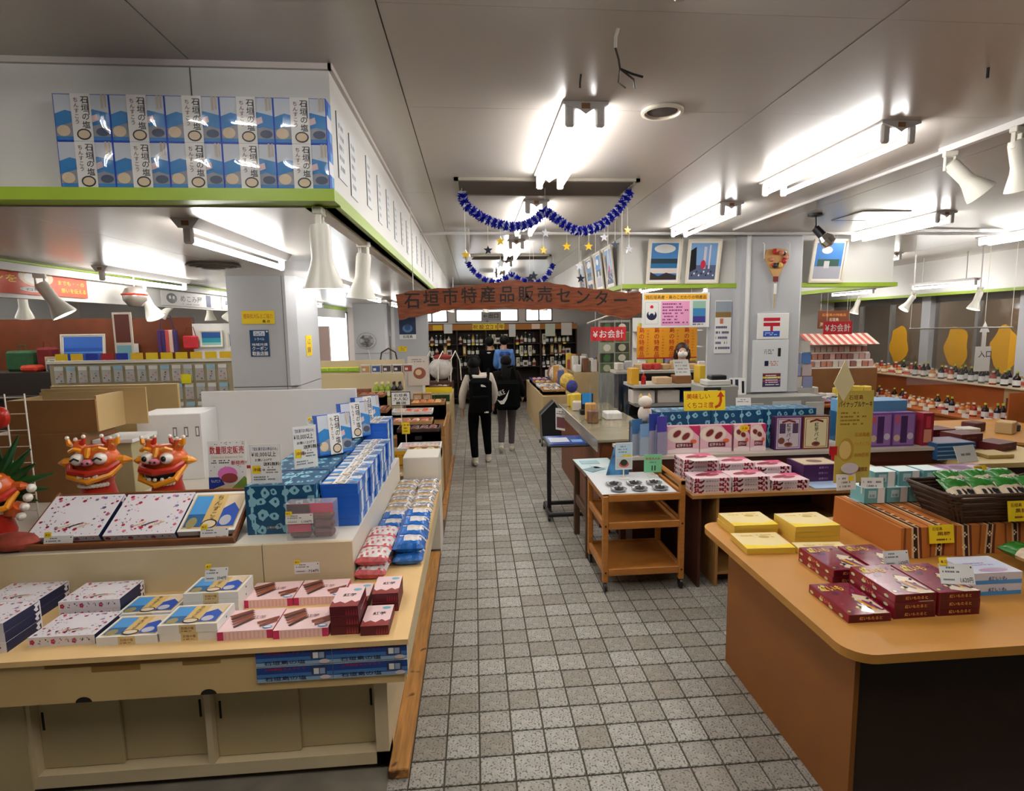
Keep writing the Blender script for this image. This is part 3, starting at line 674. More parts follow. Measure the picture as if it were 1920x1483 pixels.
lay(stick, [(-.945, 2.36, 1, 'pale pink cookie stick box, front row beside sea photo boxes', 0), (-.725, 2.35, 1, 'pale pink cookie stick box, front row beside dark red stack', 0), (-.945, 2.63, 1, 'pale pink cookie stick box, back row, farther left', 0), (-.725, 2.63, 1, 'pale pink cookie stick box, back row, by the dark red boxes', 0)], CT)
lay(wine, [(-.55, 2.35, 3, 'dark red box at the front corner', 0), (-.43, 2.33, 1, 'single low dark red box at the counter corner', 0), (-.415, 2.53, 2, 'dark red box by the counter edge', 0), (-.55, 2.56, 1, 'dark red box behind the corner stack', 0)], CT)
def price_card(loc, w=.09, h=.05, txt='594円', rz=0, tilt=.35, label='price card', yel=True, base=True, text2=None):
    o = thing('price_card', label, 'price card', loc, rz)
    b = MB(); F = Face(b, (-w/2, 0, 0), (1, 0, 0), (0, math.sin(tilt), math.cos(tilt)), w, h)
    b.add([F.p(0, 0, 0), F.p(1, 0, 0), F.p(1, 1, 0), F.p(0, 1, 0), F.p(0, 0, -3), F.p(1, 0, -3), F.p(1, 1, -3), F.p(0, 1, -3)], [(0, 1, 2, 3), (7, 6, 5, 4), (0, 4, 5, 1), (1, 5, 6, 2), (2, 6, 7, 3), (3, 7, 4, 0)], WHITE)
    b.build('card', o, smooth=False)
    p = MB(); F = Face(p, (-w/2, 0, 0), (1, 0, 0), (0, math.sin(tilt), math.cos(tilt)), w, h)
    F.lines(.08, .5, .8, .9, 2, GREY); F.lines(.08, .12, .5, .3, 1, GREY); F.text(txt, .55, .08, .3, BLACK, fit=.4); F.oval(.93, .85, .025, .05, BLACK, 8)
    p.build('printed_price', o, smooth=False)
    if yel:
        y = MB(); F = Face(y, (-w/2, 0, 0), (1, 0, 0), (0, math.sin(tilt), math.cos(tilt)), w, h); F.k = 12
        F.rect(.02, .9, .26, 1.3, YEL); F.text('本日', .05, 1.0, .18, BROWN); y.build('yellow_tag', o, smooth=False)
    return o
price_card((-1.19, 2.6, CT+.107), .1, .06, '594円', label='white price card on the sea photo boxes')
price_card((-.83, 2.748, .71), .12, .055, '754円', 0, 0, 'white 754 yen price card stuck on the cream riser')
# blue printed strips on the apron
def d_strip(p, w, d, h):
    F = ffront(p, w, d, h); F.rect(0, 0, 1, 1, ink((28, 66, 140))); F.rect(0, 0, 1, .25, ink((150, 180, 206))); F.rect(0, .3, 1, .55, ink((70, 120, 180)))
    F.text('上等雪塩ちんすこう', .1, .78, .16, RED, fit=.55); F.text('石垣島の塩', .1, .08, .3, ink((26, 40, 70)), fit=.55)
    F.rect(.72, .35, .92, .9, ink((60, 60, 84))); F.rect(.75, .4, .82, .8, WHITE); F.rect(.83, .4, .9, .8, ink((150, 170, 200))); F.oval(.9, .18, .07, .14, ink((226, 206, 200)))
strip = product('blue_packet_strip', 'package', .293, .006, .062, WHITE, d_strip, 'blue packet fronts on the counter apron')
for i, x in enumerate((-.738, -.443)):
    for j, z in enumerate((.565, .498)):
        strip((x, 2.211, z), 0, 'blue printed packet front, %s row, %s' % (('upper', 'lower')[j], ('farther from aisle', 'beside the aisle')[i]))
# ---------------------------------------------------------------- pillow bags
m_foilw = mat('white_foil', (226, 220, 216), .28, noise=.25, nscale=40, bump=.4); m_foilb = mat('blue_foil', (28, 104, 190), .25, noise=.3, nscale=40, bump=.4); m_foilr = mat('flower_foil', (206, 90, 96), .3, noise=.3, nscale=50, bump=.4); m_foils = mat('silver_foil', (190, 186, 192), .22, metal=.5, noise=.3, nscale=40, bump=.5); m_foilo = mat('ochre_foil', (206, 160, 80), .3, noise=.2, nscale=40)
def pillow(w, d, h, pick, seed, nx=12, ny=12):
    R = random.Random(seed); vs = []; fs = []; b = MB()
    for s_ in (0, 1):
        for j in range(ny+1):
            for i in range(nx+1):
                u, v = i/nx*2-1, j/ny*2-1
                e = max(0, (1-abs(u)**3)*(1-v**6))**.6
                z = h*(.5+.5*e) if s_ else h*(.5-.5*e)
                vs.append((u*w/2*(1-.05*(1-v*v)), v*d/2*(1-.03*(1-u*u))+0, max(0, z)+(R.uniform(-.004, .004)*e if s_ else 0)))
    N = (nx+1)*(ny+1); mats = []
    for s_ in (0, 1):
        for j in range(ny):
            for i in range(nx):
                a = s_*N+j*(nx+1)+i; f = (a, a+1, a+nx+2, a+nx+1)
                b.f.append(f if s_ else f[::-1]); b.m.append(b.mi(pick((i+.5)/nx, (j+.5)/ny, s_)))
    b.v = vs
    return b
def pk_blue(u, v, s):
    if not s: return m_foilb
    if (u-.6)**2*1.0+(v-.55)**2 < .09: return m_foilw
    return m_foilb if v < .4 or v > .93 or u < .2 else m_foilw if v > .75 else m_foilb
def pk_red(u, v, s):
    k = int(u*12)*7+int(v*12)*13
    return m_foilr if (k % 9) in (0, 4) or v < .1 else m_foilw
def pk_silver(u, v, s):
    k = int(u*12)*5+int(v*12)*11
    return m_foilo if .12 < v < .2 else m_foils if k % 5 else m_foilw
bag_b = Once(tag(pillow(.165, .15, .06, pk_blue, 1).build('salt_cookie_bag'), 'x', 'snack bag', 'bags along the aisle edge'))
bag_r = Once(tag(pillow(.165, .15, .06, pk_red, 2).build('flower_print_bag'), 'x', 'snack bag', 'bags along the aisle edge'))
bag_s = Once(tag(pillow(.165, .15, .06, pk_silver, 3).build('silver_snack_bag'), 'x', 'snack bag', 'bags along the aisle edge'))
def bags(P, x, y0, dy, n, kind, side):
    for i in range(n):
        P((x+random.uniform(-.008, .008), y0+dy*i, CT+.002), 0, '%s, %s from the near end, %s' % (kind, ORD[i], side), rot=(.0, random.uniform(-.03, .03), random.uniform(-.03, .03)))
bags(bag_r, -.53, 2.83, .155, 3, 'white flower print bag', 'row against the riser')
bags(bag_b, -.375, 2.98, .155, 5, 'glossy blue salt cookie bag', 'outer row by the aisle')
bags(bag_b, -.53, 3.31, .155, 3, 'blue and white salt cookie bag', 'row against the riser')
bags(bag_s, -.535, 3.79, .155, 5, 'silvery snack bag', 'row against the riser')
bags(bag_s, -.37, 3.78, .155, 5, 'silvery snack bag', 'outer row by the aisle')
# stack bags twice for the near blue ones
for i in range(4): bag_b((-.37, 3.0+.155*i, CT+.063), 0, 'glossy blue salt cookie bag lying on top, %s of four' % ORD[i], rot=(.04, .02, .04))
for i in range(3): bag_r((-.53, 2.85+.155*i, CT+.063), 0, 'white flower print bag lying on top, %s of three' % ORD[i], rot=(.04, -.02, -.04))
# white end block behind the bags
tag(MB().rbox(-.6, -.31, 4.66, 5.0, 0, .83, mat('white_block', (222, 216, 204), .5), .004).build('display_block', smooth=False), 'plain white display block behind the silvery bags', 'display riser')
# ---------------------------------------------------------------- on the tier: blue wrapped block, blue boxes, tray, cards
def d_wrap(p, w, d, h):
    R = random.Random(9); AQ = ink((136, 190, 206))
    for F, n in ((ffront(p, w, d, h), 24), (ftop(p, w, d, h), 18), (fright(p, w, d, h), 12)):
        for i in range(n):
            a, b = (i % 6+.5+R.uniform(-.25, .25))/6, (i//6+.5+R.uniform(-.25, .25))/(n/6); b = 1-b; F.k = 2; s_ = R.uniform(.018, .028)
            q = [(a+s_/F.w*math.cos(t)*R.uniform(.6, 1.3), b+s_/F.h*math.sin(t)*R.uniform(.6, 1.3)) for t in [k*PI/4 for k in range(8)]]
            F.poly([(min(.99, max(.01, q0)), min(.99, max(.01, q1))) for q0, q1 in q], AQ); 
            if i % 3 == 0: F.k = 3; b0, b1 = max(.01, b-.05/F.h), min(.99, b+.05/F.h); F.poly([(a-.004/F.w, b0), (a+.004/F.w, b0), (a+.004/F.w, b1), (a-.004/F.w, b1)], AQ)
            else: F.k = 4; F.oval(a, b, .007/F.w, .009/F.h, TEAL, 6)
    F = ffront(p, w, d, h); F.k = 6; F.text('上等お菓子', .28, .12, .05, SAND); F.text('南', .3, .9, .06, SAND)
wrap = product('teal_wrapped_gift_box', 'gift box', .34, .3, .25, mat('teal_wrap', (18, 78, 118), .35, noise=.1, nscale=5), d_wrap, 'teal patterned gift boxes on the left tier')
for i in range(6):
    wrap((-.985, 3.05+.31*i, T2), 0, 'teal patterned gift box, %s in the row from the front' % ORD[i])
def d_salt(p, w, d, h):
    T = ftop(p, w, d, h)
    T.rect(0, 0, 1, 1, ink((30, 70, 190))); T.rect(.015, .03, .985, .985, ink((46, 130, 196))); T.poly([(.015, .58), (.2, .66), (.4, .6), (.7, .68), (.985, .6), (.985, .985), (.015, .985)], ink((206, 212, 222))); T.poly([(.015, .1), (.985, .1), (.985, .3), (.8, .36), (.6, .3), (.3, .4), (.015, .3)], ink((150, 150, 160)))
    T.oval(.15, .22, .12, .12, SAND); T.oval(.85, .2, .12, .09, ink((70, 84, 110))); T.poly([(.68, .4), (.8, .45), (.78, .58), (.68, .54)], ink((222, 190, 196))); T.rect(.86, .7, .9, 1, ink((196, 180, 160))); T.rect(.93, .72, .96, 1, ink((196, 180, 160)))
    T.rect(.32, .0, .68, 1, WHITE); T.text('石垣の塩', .5, .97, .17, BLACK, vert=True); T.text('ちんすこう', .37, .93, .11, ink((110, 50, 60)), vert=True); T.rect(.63, .55, .65, .93, ink((60, 60, 90)))
    T.oval(.52, .14, .13, .12, BLACK); T.oval(.52, .14, .105, .09, SAND)
    for F in (ffront(p, w, d, h), fright(p, w, d, h)):
        F.rect(0, .7, 1, .72, ink((16, 60, 150)))
        if F.w < .18: F.rect(.1, .1, .9, .62, SKY); F.rect(.35, .0, .65, 1, ink((226, 226, 230)))
salt = product('blue_salt_cookie_box', 'box', .19, .165, .056, ink((26, 96, 200), .3), d_salt)
for r in range(7):
    n = 4
    for k in range(n):
        pos = 'topmost of its stack' if k == n-1 else 'bottom of its stack' if k == 0 else '%s up in its stack' % ORD[k]
        salt((-.715+.006*math.sin(r*3+k), 3.06+.172*r, T2+k*.0563), 0, 'blue salt cookie box, %s stack from the front, %s' % (ORD[r], pos), 'blue salt cookie boxes stacked on the tier')
for r in range(2):
    for k in range(6): salt((-.74, 4.27+.172*r-.0, T2+k*.0563), 0, 'blue salt cookie box in the taller back stack %s, %s up' % (('before the white panel', 'last before the sweets stall')[r], ORD[k]), 'blue salt cookie boxes stacked on the tier')
# the ten boxes standing on the green ledge
salt_l = salt.r
fm_ = MB(); n_ = 10
for a_ in range(n_+1):
    for b_ in range(n_+1):
        u_, v_ = a_/n_*2-1, b_/n_*2-1; fm_.v.append((u_*.094, v_*.0815, .0595+.012*(1-u_**4)*(1-v_*v_)))
for a_ in range(n_):
    for b_ in range(n_): q_ = a_*(n_+1)+b_; fm_.f.append((q_, q_+n_+1, q_+n_+2, q_+1)); fm_.m.append(0)
fm_.mats = [film('clear_film', .13)]; film_me = fm_.mesh('film_wrap')
for j in range(2):
    for i in range(5):
        o = dup(salt_l, (-1.408+.194*i, SY-.012, SUB+.047+.0+.166*j+.0825), 0, 'salt cookie box on the green ledge, %s row, %s from the left' % (('lower', 'upper')[j], ORD[i]))
        o['group'] = 'salt cookie boxes standing on the green ledge'; o.rotation_euler = (PI/2, 0, 0); o.scale = (1.015, 1, 1.3); o.location.y = SY-.002
        KIDS.setdefault(o.name, []); obj('film_wrap', film_me, o)
# pink plastic pack with brown cakes, 1,134 yen
o = thing('cake_pack', 'clear pink pack of brown cakes beside the teal gift box', 'package', (-.815, 2.83, T2))
m_clear = mat('clear_plastic', (245, 240, 242), .08, alpha=.22, spec=.6)
MB().box(-.115, .115, -.035, .045, 0, .185, m_clear).build('clear_case', o, smooth=False)
MB().box(-.11, -.0, -.03, -.026, .04, .18, ink((200, 30, 80))).box(-.11, .11, -.03, -.026, .135, .182, ink((214, 40, 96))).build('pink_sleeve', o, smooth=False)
for i in range(3):
    for j in range(2): MB().rbox(-.105+.11*j, -.005+.11*j, -.022, .035, .006+.043*i, .045+.043*i, mat('cake_brown', (104, 60, 56), .6, noise=.2, nscale=20), .012).build('cake', o, smooth=False)
price_card((-.865, 2.79, T2+.085), .13, .05, '1,134円', 0, 0, 'white 1,134 yen price card on the pink cake pack')
# tray with three boxes
TA = .52
m_tray = mat('tray_wood', (128, 74, 34), .45, noise=.2, nscale=8, stretch=(1, 6, 6))
o = thing('display_tray', 'shallow dark wooden tray tilted on the left tier', 'tray', (-1.665, 2.81, T2+.002)); o.rotation_euler = (TA, 0, 0)
W2 = .49
MB().box(-W2, W2, 0, .34, 0, .01, mat('tray_dark', (52, 28, 16), .5)).build('tray_base', o, smooth=False)
MB().rbox(-W2, W2, -.014, 0, 0, .045, m_tray, .003).build('front_rail', o, smooth=False); MB().rbox(-W2, W2, .34, .354, 0, .014, m_tray, .003).build('back_rail', o, smooth=False)
for x in (-W2, W2-.014): MB().rbox(x, x+.014, 0, .34, 0, .04, m_tray, .003).build('side_rail', o, smooth=False)
tag(MB().prism([(2.86, .0), (3.1, 0), (3.1, .135)], (-2.1, 0, T2), (0, 1, 0), (0, 0, 1), (1, 0, 0), .85, m_cream).build('tray_wedge', smooth=False), 'cream wedge propping up the wooden tray', 'wedge')
def on_tray(x, y, z=.011): return (-1.665+x, 2.81+y*math.cos(TA)-z*math.sin(TA), T2+.002+y*math.sin(TA)+z*math.cos(TA))
flowerL(on_tray(-.31, .17), 0, 'large flower print box lying in the tray, beside the green shisa', rot=(TA, 0, 0)); flowerL(on_tray(.04, .165), 0, 'large flower print box in the middle of the tray', rot=(TA, 0, 0))
photoL(on_tray(.345, .17), 0, 'sea photo cookie box in the tray with blue cover', rot=(TA, 0, 0))
price_card((-1.98, 2.79, T2+.012), .13, .06, '1,450円', 0, .3, 'white 1,450 yen price card at the tray front'); price_card((-1.27, 2.79, T2+.02), .13, .06, '754円', 0, .3, 'white price card at the tray end near the teal box')
# pink poster and white notices
def poster(name, label, loc, w, h, draw, tilt=0, rz=0, cat='sign', base=WHITE, th=.003, group=None):
    o = thing(name, label, cat, loc, rz, group); o.rotation_euler = (-tilt, 0, rz)
    MB().box(-w/2, w/2, 0, th, 0, h, base).build('board', o, smooth=False)
    p = MB(); draw(Face(p, (-w/2, 0, 0), (1, 0, 0), (0, 0, 1), w, h))
    if p.v: p.build('print', o, smooth=False)
    return o
def dr(F):
    R = random.Random(1)
    for i in range(24): F.k = 2; F.oval(R.uniform(.03, .97), R.choice((R.uniform(.9, .98), R.uniform(.3, .6))), .015, .008, R.choice((slate, rose, navy)), 6)
    F.text('数量限定販売', .04, .76, .15, RED, fit=.92); F.text('Chinsuko Assorted Set', .08, .68, .06, OCH, fit=.84); F.lines(.08, .58, .6, .66, 2, BLACK); F.text('新発売!!', .6, .56, .08, RED)
    F.rect(0, 0, 1, .2, SAND); F.poly([(0, .1), (0, .34), (.3, .34), (.42, .2)], DEEP); F.text('ちんすこう', .06, .24, .06, WHITE, fit=.25); F.poly([(.55, .1), (.95, .35), (1, .3), (1, .05)], LEAF)
    F.oval(.5, .4, .26, .13, ink((224, 120, 190))); F.oval(.55, .32, .22, .09, ink((150, 60, 56))); F.oval(.3, .1, .1, .05, tan); F.oval(.52, .08, .08, .05, AQUA)
po = poster('cookie_poster', 'white poster with red lettering and a pink sweet', (-1.36, 3.2, .985), .2, .3, dr, .08); MB().box(-.012, .012, .004, .012, -.124, .1, WHITE).build('prop_leg', po, smooth=False)
def dr(F):
    F.rect(.0, .0, 1, 1, ink((190, 190, 196))); F.rect(.015, .01, .985, .99, WHITE)
    F.text('「宮城菓子店の商品のみ」', .05, .84, .09, ink((70, 60, 130)), fit=.9); F.text('¥10,000以上', .05, .68, .14, BLACK, fit=.8); F.text('お買い上げで', .15, .57, .07, BLACK); F.text('送料無料!', .42, .45, .1, BLACK); F.rect(.05, .26, .32, .46, YEL); F.text('沖縄', .08, .31, .1, BROWN); F.text('→', .36, .31, .1, BLACK); F.lines(.5, .25, .95, .44, 3, GREY); F.lines(.1, .08, .8, .2, 2, GREY)
poster('notice_card', 'white 10,000 yen notice card beside the pink poster', (-1.06, 2.94, T2+.253), .15, .2, dr, .05)
poster('notice_card', 'white 10,000 yen notice card standing on the teal gift boxes', (-.95, 3.25, T2+.252), .13, .24, dr, .03, .55)
# salt cookie boxes standing on the gift boxes
for i, (y, rz) in enumerate(((3.62, .7), (4.15, .7), (4.5, .8))):
    o = dup(salt_l, (-.9+.02*i, y, T2+.252+.125), rz, 'salt cookie box standing on the teal gift boxes, %s from the front' % ORD[i]); o['group'] = 'salt cookie boxes standing on the gift boxes'; o.rotation_euler = (PI/2-.1, 0, rz); o.scale = (1.15, 1.5, 1)
price_card((-.97, 3.55, T2+.43), .09, .05, '754円', .5, .1, 'small price card above the standing salt cookie box')
# ================================================================ shisa ornaments, white panels and tan boxes behind the tier
m_or = mat('glazed_orange', (214, 92, 28), .3, noise=.3, nscale=14); m_rd = mat('glazed_red', (190, 44, 30), .3, noise=.2, nscale=14); m_yl = mat('glazed_yellow', (236, 150, 30), .3); m_tooth = mat('glazed_white', (236, 228, 216), .3); m_pinkg = mat('glazed_pink', (220, 130, 150), .3); m_grn = mat('glazed_green', (26, 78, 34), .35, noise=.4, nscale=10); m_bk = mat('glazed_black', (14, 12, 12), .3)
def shisa(loc, rz, label, opened, mane, s=1.0, horns=True):
    o = thing('shisa_ornament', label, 'ornament', loc, rz); o.scale = (s, s, s)
    MB().lathe([(.09, (T2-loc[2])/s), (.1, -.02), (.075, .1), (.085, .13)], m_rd, n=16).build('base', o)
    col = MB()
    for i in range(11):
        a = -PI/2-.9+.18*i; col.ball((.088*math.cos(a), .088*math.sin(a), .1), .013, m_tooth, 6, 4)
    col.build('pearl_collar', o)
    h = MB().ball((0, .01, .22), .115, m_or, 16, 10, (1.05, .8, .85)).build('head', o)
    # jaw and mouth
    MB().tube([(-.12, -.02, .21), (-.09, -.085, .185), (0, -.115, .175), (.09, -.085, .185), (.12, -.02, .21)], .02, m_rd, 8).build('upper_lip', h)
    low = .12 if opened else .15
    MB().tube([(-.125, -.02, .2), (-.1, -.08, low+.01), (0, -.11, low-.02), (.1, -.08, low+.01), (.125, -.02, .2)], .018, m_yl, 8).build('lower_lip', h)
    if opened: MB().ball((0, -.055, .155), .08, m_bk, 12, 8, (1.1, .6, .5)).build('open_mouth', h)
    n = 7
    for i in range(n):
        a = -1.15+2.3*i/(n-1); x, y = .1*math.sin(a), -.02-.09*math.cos(a)
        if opened:
            MB().ball((x, y, .175), .013, m_tooth, 6, 4).build('tooth', h); MB().ball((x, y, low+.012), .012, m_tooth, 6, 4).build('tooth', h)
        else: MB().rbox(x-.014, x+.014, y-.008, y+.008, .145, .18, m_tooth, .004).build('tooth', h)
    for sx in (-1, 1):
        e = MB().ball((sx*.055, -.075, .25), .034, m_tooth, 12, 8).build('eye', h)
        if opened: MB().ball((sx*.055, -.1, .252), .017, m_bk, 10, 6).build('pupil', e)
        else: MB().tube([(sx*.055-.022, -.106, .248), (sx*.055, -.109, .262), (sx*.055+.022, -.106, .248)], .005, m_bk).build('eyelid', e)
        MB().tube([(sx*.11, 0, .22), (sx*.15, -.01, .225), (sx*.185, .0, .22)], [.03, .025, .006], m_yl if not mane else m_or, 8).build('ear', h)
        MB().tube([(sx*.03, -.08, .3), (sx*.06, -.085, .31), (sx*.09, -.07, .295)], .012, m_yl).build('eyebrow', h)
        if horns:
            hb = MB().tube([(sx*.06, .01, .28), (sx*.085, .0, .315), (sx*.085, 0, .345)], [.034, .03, .02], m_or, 8)
            hb.tube([(sx*.083, 0, .31), (sx*.12, -.01, .33), (sx*.125, -.01, .355)], [.02, .016, .01], m_yl, 6).tube([(sx*.083, 0, .315), (sx*.05, -.01, .335), (sx*.045, -.01, .36)], [.018, .014, .01], m_rd, 6)
            hh = hb.build('horn', h)
            for q in ((.085, .352), (.125, .362), (.045, .366), (.1, .32)): MB().ball((sx*q[0], -.012, q[1]), .012, m_tooth, 6, 4).build('bead', hh)
    ns = MB().ball((0, -.1, .235), .024, m_pinkg, 10, 6, (1.4, .8, .8)).build('nose', h)
    for sx in (-1, 1): MB().ball((sx*.013, -.118, .235), .007, m_bk, 6, 4).build('nostril', ns)
    MB().tube([(0, -.07, .31), (0, -.08, .28), (0, -.095, .258)], [.014, .016, .01], m_yl).build('forehead_ridge', h)
    if mane:
        for i in range(15):
            a = -.5+4.2*i/14; R = .13; L = .11+.03*(i % 3)
            MB().tube([(R*math.cos(a)*.8, .03, .22+R*math.sin(a)*.8), (R*math.cos(a)*1.2, .02, .22+R*math.sin(a)*1.2+.01), ((R+L)*math.cos(a), -.01, .22+(R+L)*math.sin(a)+.03)], [.03, .026, .004], m_grn, 6).build('mane_curl', o)
        for sx in (-1, 1):
            for i in range(4): MB().ball((sx*(.15+.02*i), -.06, .07+.05*i), .024, m_tooth, 8, 6).build('claw', o)
            MB().tube([(sx*.06, 0, .1), (sx*.12, -.04, .1), (sx*.15, -.06, .13)], [.045, .04, .03], m_or, 8).build('paw', o)
    return o
shisa((-2.09, 3.3, T2+.1), .12, 'orange shisa with closed grinning teeth and closed eyes', False, False, .98)
shisa((-1.725, 3.3, T2+.1), -.1, 'orange shisa with wide open mouth and round eyes', True, False, .95)
shisa((-2.4, 2.98, T2+.06), .25, 'green-maned shisa at the left picture edge', True, True, .92, False)
tag(MB().ball((0, 0, .03), .11, mat('dried_red', (150, 60, 44), .7, noise=.4, nscale=18, bump=.6), 14, 8, (1.2, .6, .4)).build('red_stone_dish', loc=(-2.2, 2.82, T2+.015)), 'rough red ornament before the green-maned shisa', 'ornament')
m_wp = mat('white_panel', (226, 224, 222), .45)
tag(MB().rbox(-2.03, -.9, 4.44, 4.47, T2, 1.43, m_wp, .003).build('white_board', smooth=False), 'large blank white board behind the gift boxes', 'board')
o = thing('white_cabinet', 'narrow white cabinet left of the blank board', 'cabinet', (-2.1, 4.23, T2), .12)
MB().rbox(-.2, .2, -.17, .17, 0, .46, m_wp, .004).build('body', o, smooth=False)
for x in (.02, .09, .16): MB().box(x, x+.025, -.1715, -.17, .3, .37, GREY).box(x+.006, x+.019, -.1725, -.1715, .31, .36, WHITE).build('slot', o, smooth=False)
m_tan = mat('tan_board', (188, 160, 110), .6, noise=.06, nscale=4); m_brd = mat('brown_board', (136, 94, 52), .5, noise=.12, nscale=4)
o = thing('brown_display_box', 'plain brown display box behind the green-maned shisa', 'display riser', (-2.6, 3.75, T2))
MB().rbox(-.3, .24, -.12, .2, 0, .42, m_brd, .003).build('body', o, smooth=False)
o = thing('cardboard_box', 'open tan box standing on the brown display box', 'box', (-2.55, 3.76, T2+.421))
MB().box(-.24, .26, -.1, -.085, 0, .2, m_brd).box(-.24, .26, .17, .185, 0, .22, m_tan).box(-.24, -.225, -.085, .17, 0, .2, m_tan).box(.245, .26, -.085, .17, 0, .22, m_tan).box(-.225, .245, -.085, .17, 0, .01, m_tan).build('walls', o, smooth=False)
MB().box(-.24, .4, .186, .196, .0, .24, m_tan).build('back_flap', o, smooth=False)
tag(MB().rbox(-2.34, -2.14, 3.72, 3.96, T2, 1.2, mat('beige_cab', (170, 158, 118), .5), .003).box(-2.355, -2.12, 3.7, 3.98, 1.2, 1.222, m_wp).build('beige_cupboard', smooth=False), 'low beige cupboard with white top behind the shisa pair', 'cupboard')
tag(MB().rbox(-3.2, -2.28, 4.62, 4.65, .0, 1.48, m_tan, .003).build('tan_partition', smooth=False), 'tall tan partition board behind the white cabinet', 'partition')
# white wire grid at the left edge
m_wire = mat('white_wire', (226, 220, 206), .4)
o = thing('wire_grid', 'white wire grid panel at the left picture edge', 'wire rack', (-2.62, 3.3, T2))
for i in range(5): MB().cyl((-.2+.1*i, 0, 0), (-.2+.1*i, 0, .7), .004, m=m_wire, n=6).build('upright_wire', o)
for j in range(8): MB().cyl((-.2, .006, .05+.09*j), (.2, .006, .05+.09*j), .003, m=m_wire, n=6).build('cross_wire', o)
for i in range(3): tag(MB().ball((0, 0, 0), .05, m_rd, 10, 6, (1, .6, 1.2)).build('red_charm', loc=(-2.72+.1*i, 3.255, 1.44-.11*(i % 2))), 'red round charm hanging on the wire grid, %s' % ORD[i], 'charm', 'red charms on the wire grid')
# ================================================================ sign band of the far left-hand stalls
def side_sign(name, label, y0, y1, z0, z1, draw, base, x=-3.098):
    o = thing(name, label, 'sign', (x, y0, z0)); w, h = y1-y0, z1-z0
    MB().box(0, .012, 0, w, 0, h, base).build('board', o, smooth=False)
    p = MB(); draw(Face(p, (.012, w, 0), (0, -1, 0), (0, 0, 1), w, h)) if False else draw(Face(p, (.012, 0, 0), (0, 1, 0), (0, 0, 1), w, h))
    p.build('lettering', o, smooth=False); return o
def dr(F):
    y = ink((250, 206, 60))
    F.text('ロマンを', .3, .5, .4, y, fit=.28); F.oval(.68, .85, .1, .45, SAND); F.oval(.68, .8, .07, .3, WHITE); F.oval(.68, .25, .1, .13, ink((206, 206, 206))); F.text('石垣島', .61, .18, .14, BLACK, fit=.14)
    F.text('までも・・の', .8, .58, .26, y, fit=.18); F.text('想いを伝える', .82, .2, .26, y, fit=.17)
side_sign('orange_shop_sign', 'orange shop sign with yellow lettering over the left stall', 3.3, 4.98, 2.15, 2.295, dr, ink((214, 78, 36)))
def dr(F):
    F.oval(.16, .5, .09, .35, BLACK); F.oval(.13, .55, .02, .12, WHITE); F.oval(.19, .55, .02, .12, WHITE); F.text('めこみ屋', .3, .3, .5, BLACK, fit=.42); F.rect(.8, .05, .9, .95, ink((60, 60, 100))); F.lines(.3, .1, .7, .22, 1, GREY)
side_sign('white_shop_sign', 'white shop sign with black lettering beside the grey column', 6.1, 7.3, 2.14, 2.29, dr, WHITE)
def dr(F): F.text('島の特産品', .1, .3, .4, ink((40, 60, 90)), fit=.8)
side_sign('pale_shop_sign', 'pale shop sign half hidden behind the grey column', 7.5, 8.2, 2.14, 2.29, dr, WHITE)
o = thing('round_lamp', 'silver round lamp with red rim under the sign band', 'lamp', (-2.93, 5.35, 2.17))
MB().lathe([(.02, .1), (.07, .08), (.095, .03), (.09, -.02), (.05, -.07), (0, -.08)], mat('lamp_silver', (170, 160, 150), .3, metal=.6), n=18).build('bowl', o)
MB().tube([(.095*math.cos(t), .095*math.sin(t), .03) for t in [2*PI*i/18 for i in range(18)]], .008, m_rd, 6, True).build('red_rim', o); MB().cyl((0, 0, .1), (0, 0, .2), .008, m=m_fix, n=6).build('stem', o)
# ================================================================ stalls far left: pegboard rack with hanging packets
m_peg = mat('pegboard', (170, 158, 128), .6); 
o = thing('pegboard_rack', 'beige pegboard rack behind the tan partition', 'rack', (-3.45, 6.45, 0))
MB().box(-1.0, .85, 0, .02, .5, 1.55, m_peg).build('panel', o, smooth=False); MB().box(-1.02, .87, -.02, .04, 1.55, 1.58, m_wire).build('top_rail', o, smooth=False)
for x in (-1.0, .83): MB().box(x, x+.03, -.1, .12, 0, .5, m_wire).build('foot', o, smooth=False)
m_bagc = mat('clear_bag', (232, 230, 226), .15, alpha=.45, spec=.6)
def packet(seed, c):
    R = random.Random(seed)
    root = tag(MB().box(-.042, .042, -.012, -.002, -.15, -.02, m_bagc).build('hanging_packet', smooth=False), 'x', 'packet', 'packets hanging on the pegboard rack')
    MB().box(-.042, .042, -.013, -.001, -.02, .02, ink(c)).build('header_card', root, smooth=False)
    b = MB()
    for i in range(4): b.ball((R.uniform(-.025, .025), -.008, -.13+.025*i), .014, ink(R.choice(((150, 110, 90), (90, 120, 160), (200, 90, 110), (70, 70, 70)))), 6, 4, (1, .4, 1))
    b.build('contents', root); return Once(root)
pk = [packet(i, c) for i, c in enumerate(((214, 212, 208), (190, 196, 200), (220, 216, 206), (150, 190, 210)))]
for r in range(3):
    for i in range(15):
        pk[(i*7+r) % 4]((-4.35+.118*i, 6.44, 1.5-.2*r), 0, 'clear packet hanging on the pegboard, row %s from top, %s along' % (ORD[r], ORD[i]))
R_ = random.Random(12)
for i in range(12):
    c = R_.choice(((236, 200, 30), (240, 210, 40), (236, 190, 40), (236, 200, 30), (180, 40, 50), (40, 60, 170)))
    tag(MB().box(-.06, .06, -.003, 0, 0, .07, ink(c)).build('header_tag', loc=(-4.3+.15*i, 6.42, 1.585-.0*(i % 2)), smooth=False), '%s card on top of the pegboard rack, %s along' % ('yellow' if c[0] > 200 and c[1] > 150 else 'red' if c[0] > 100 else 'blue', ORD[i]), 'card', 'cards along the pegboard top')
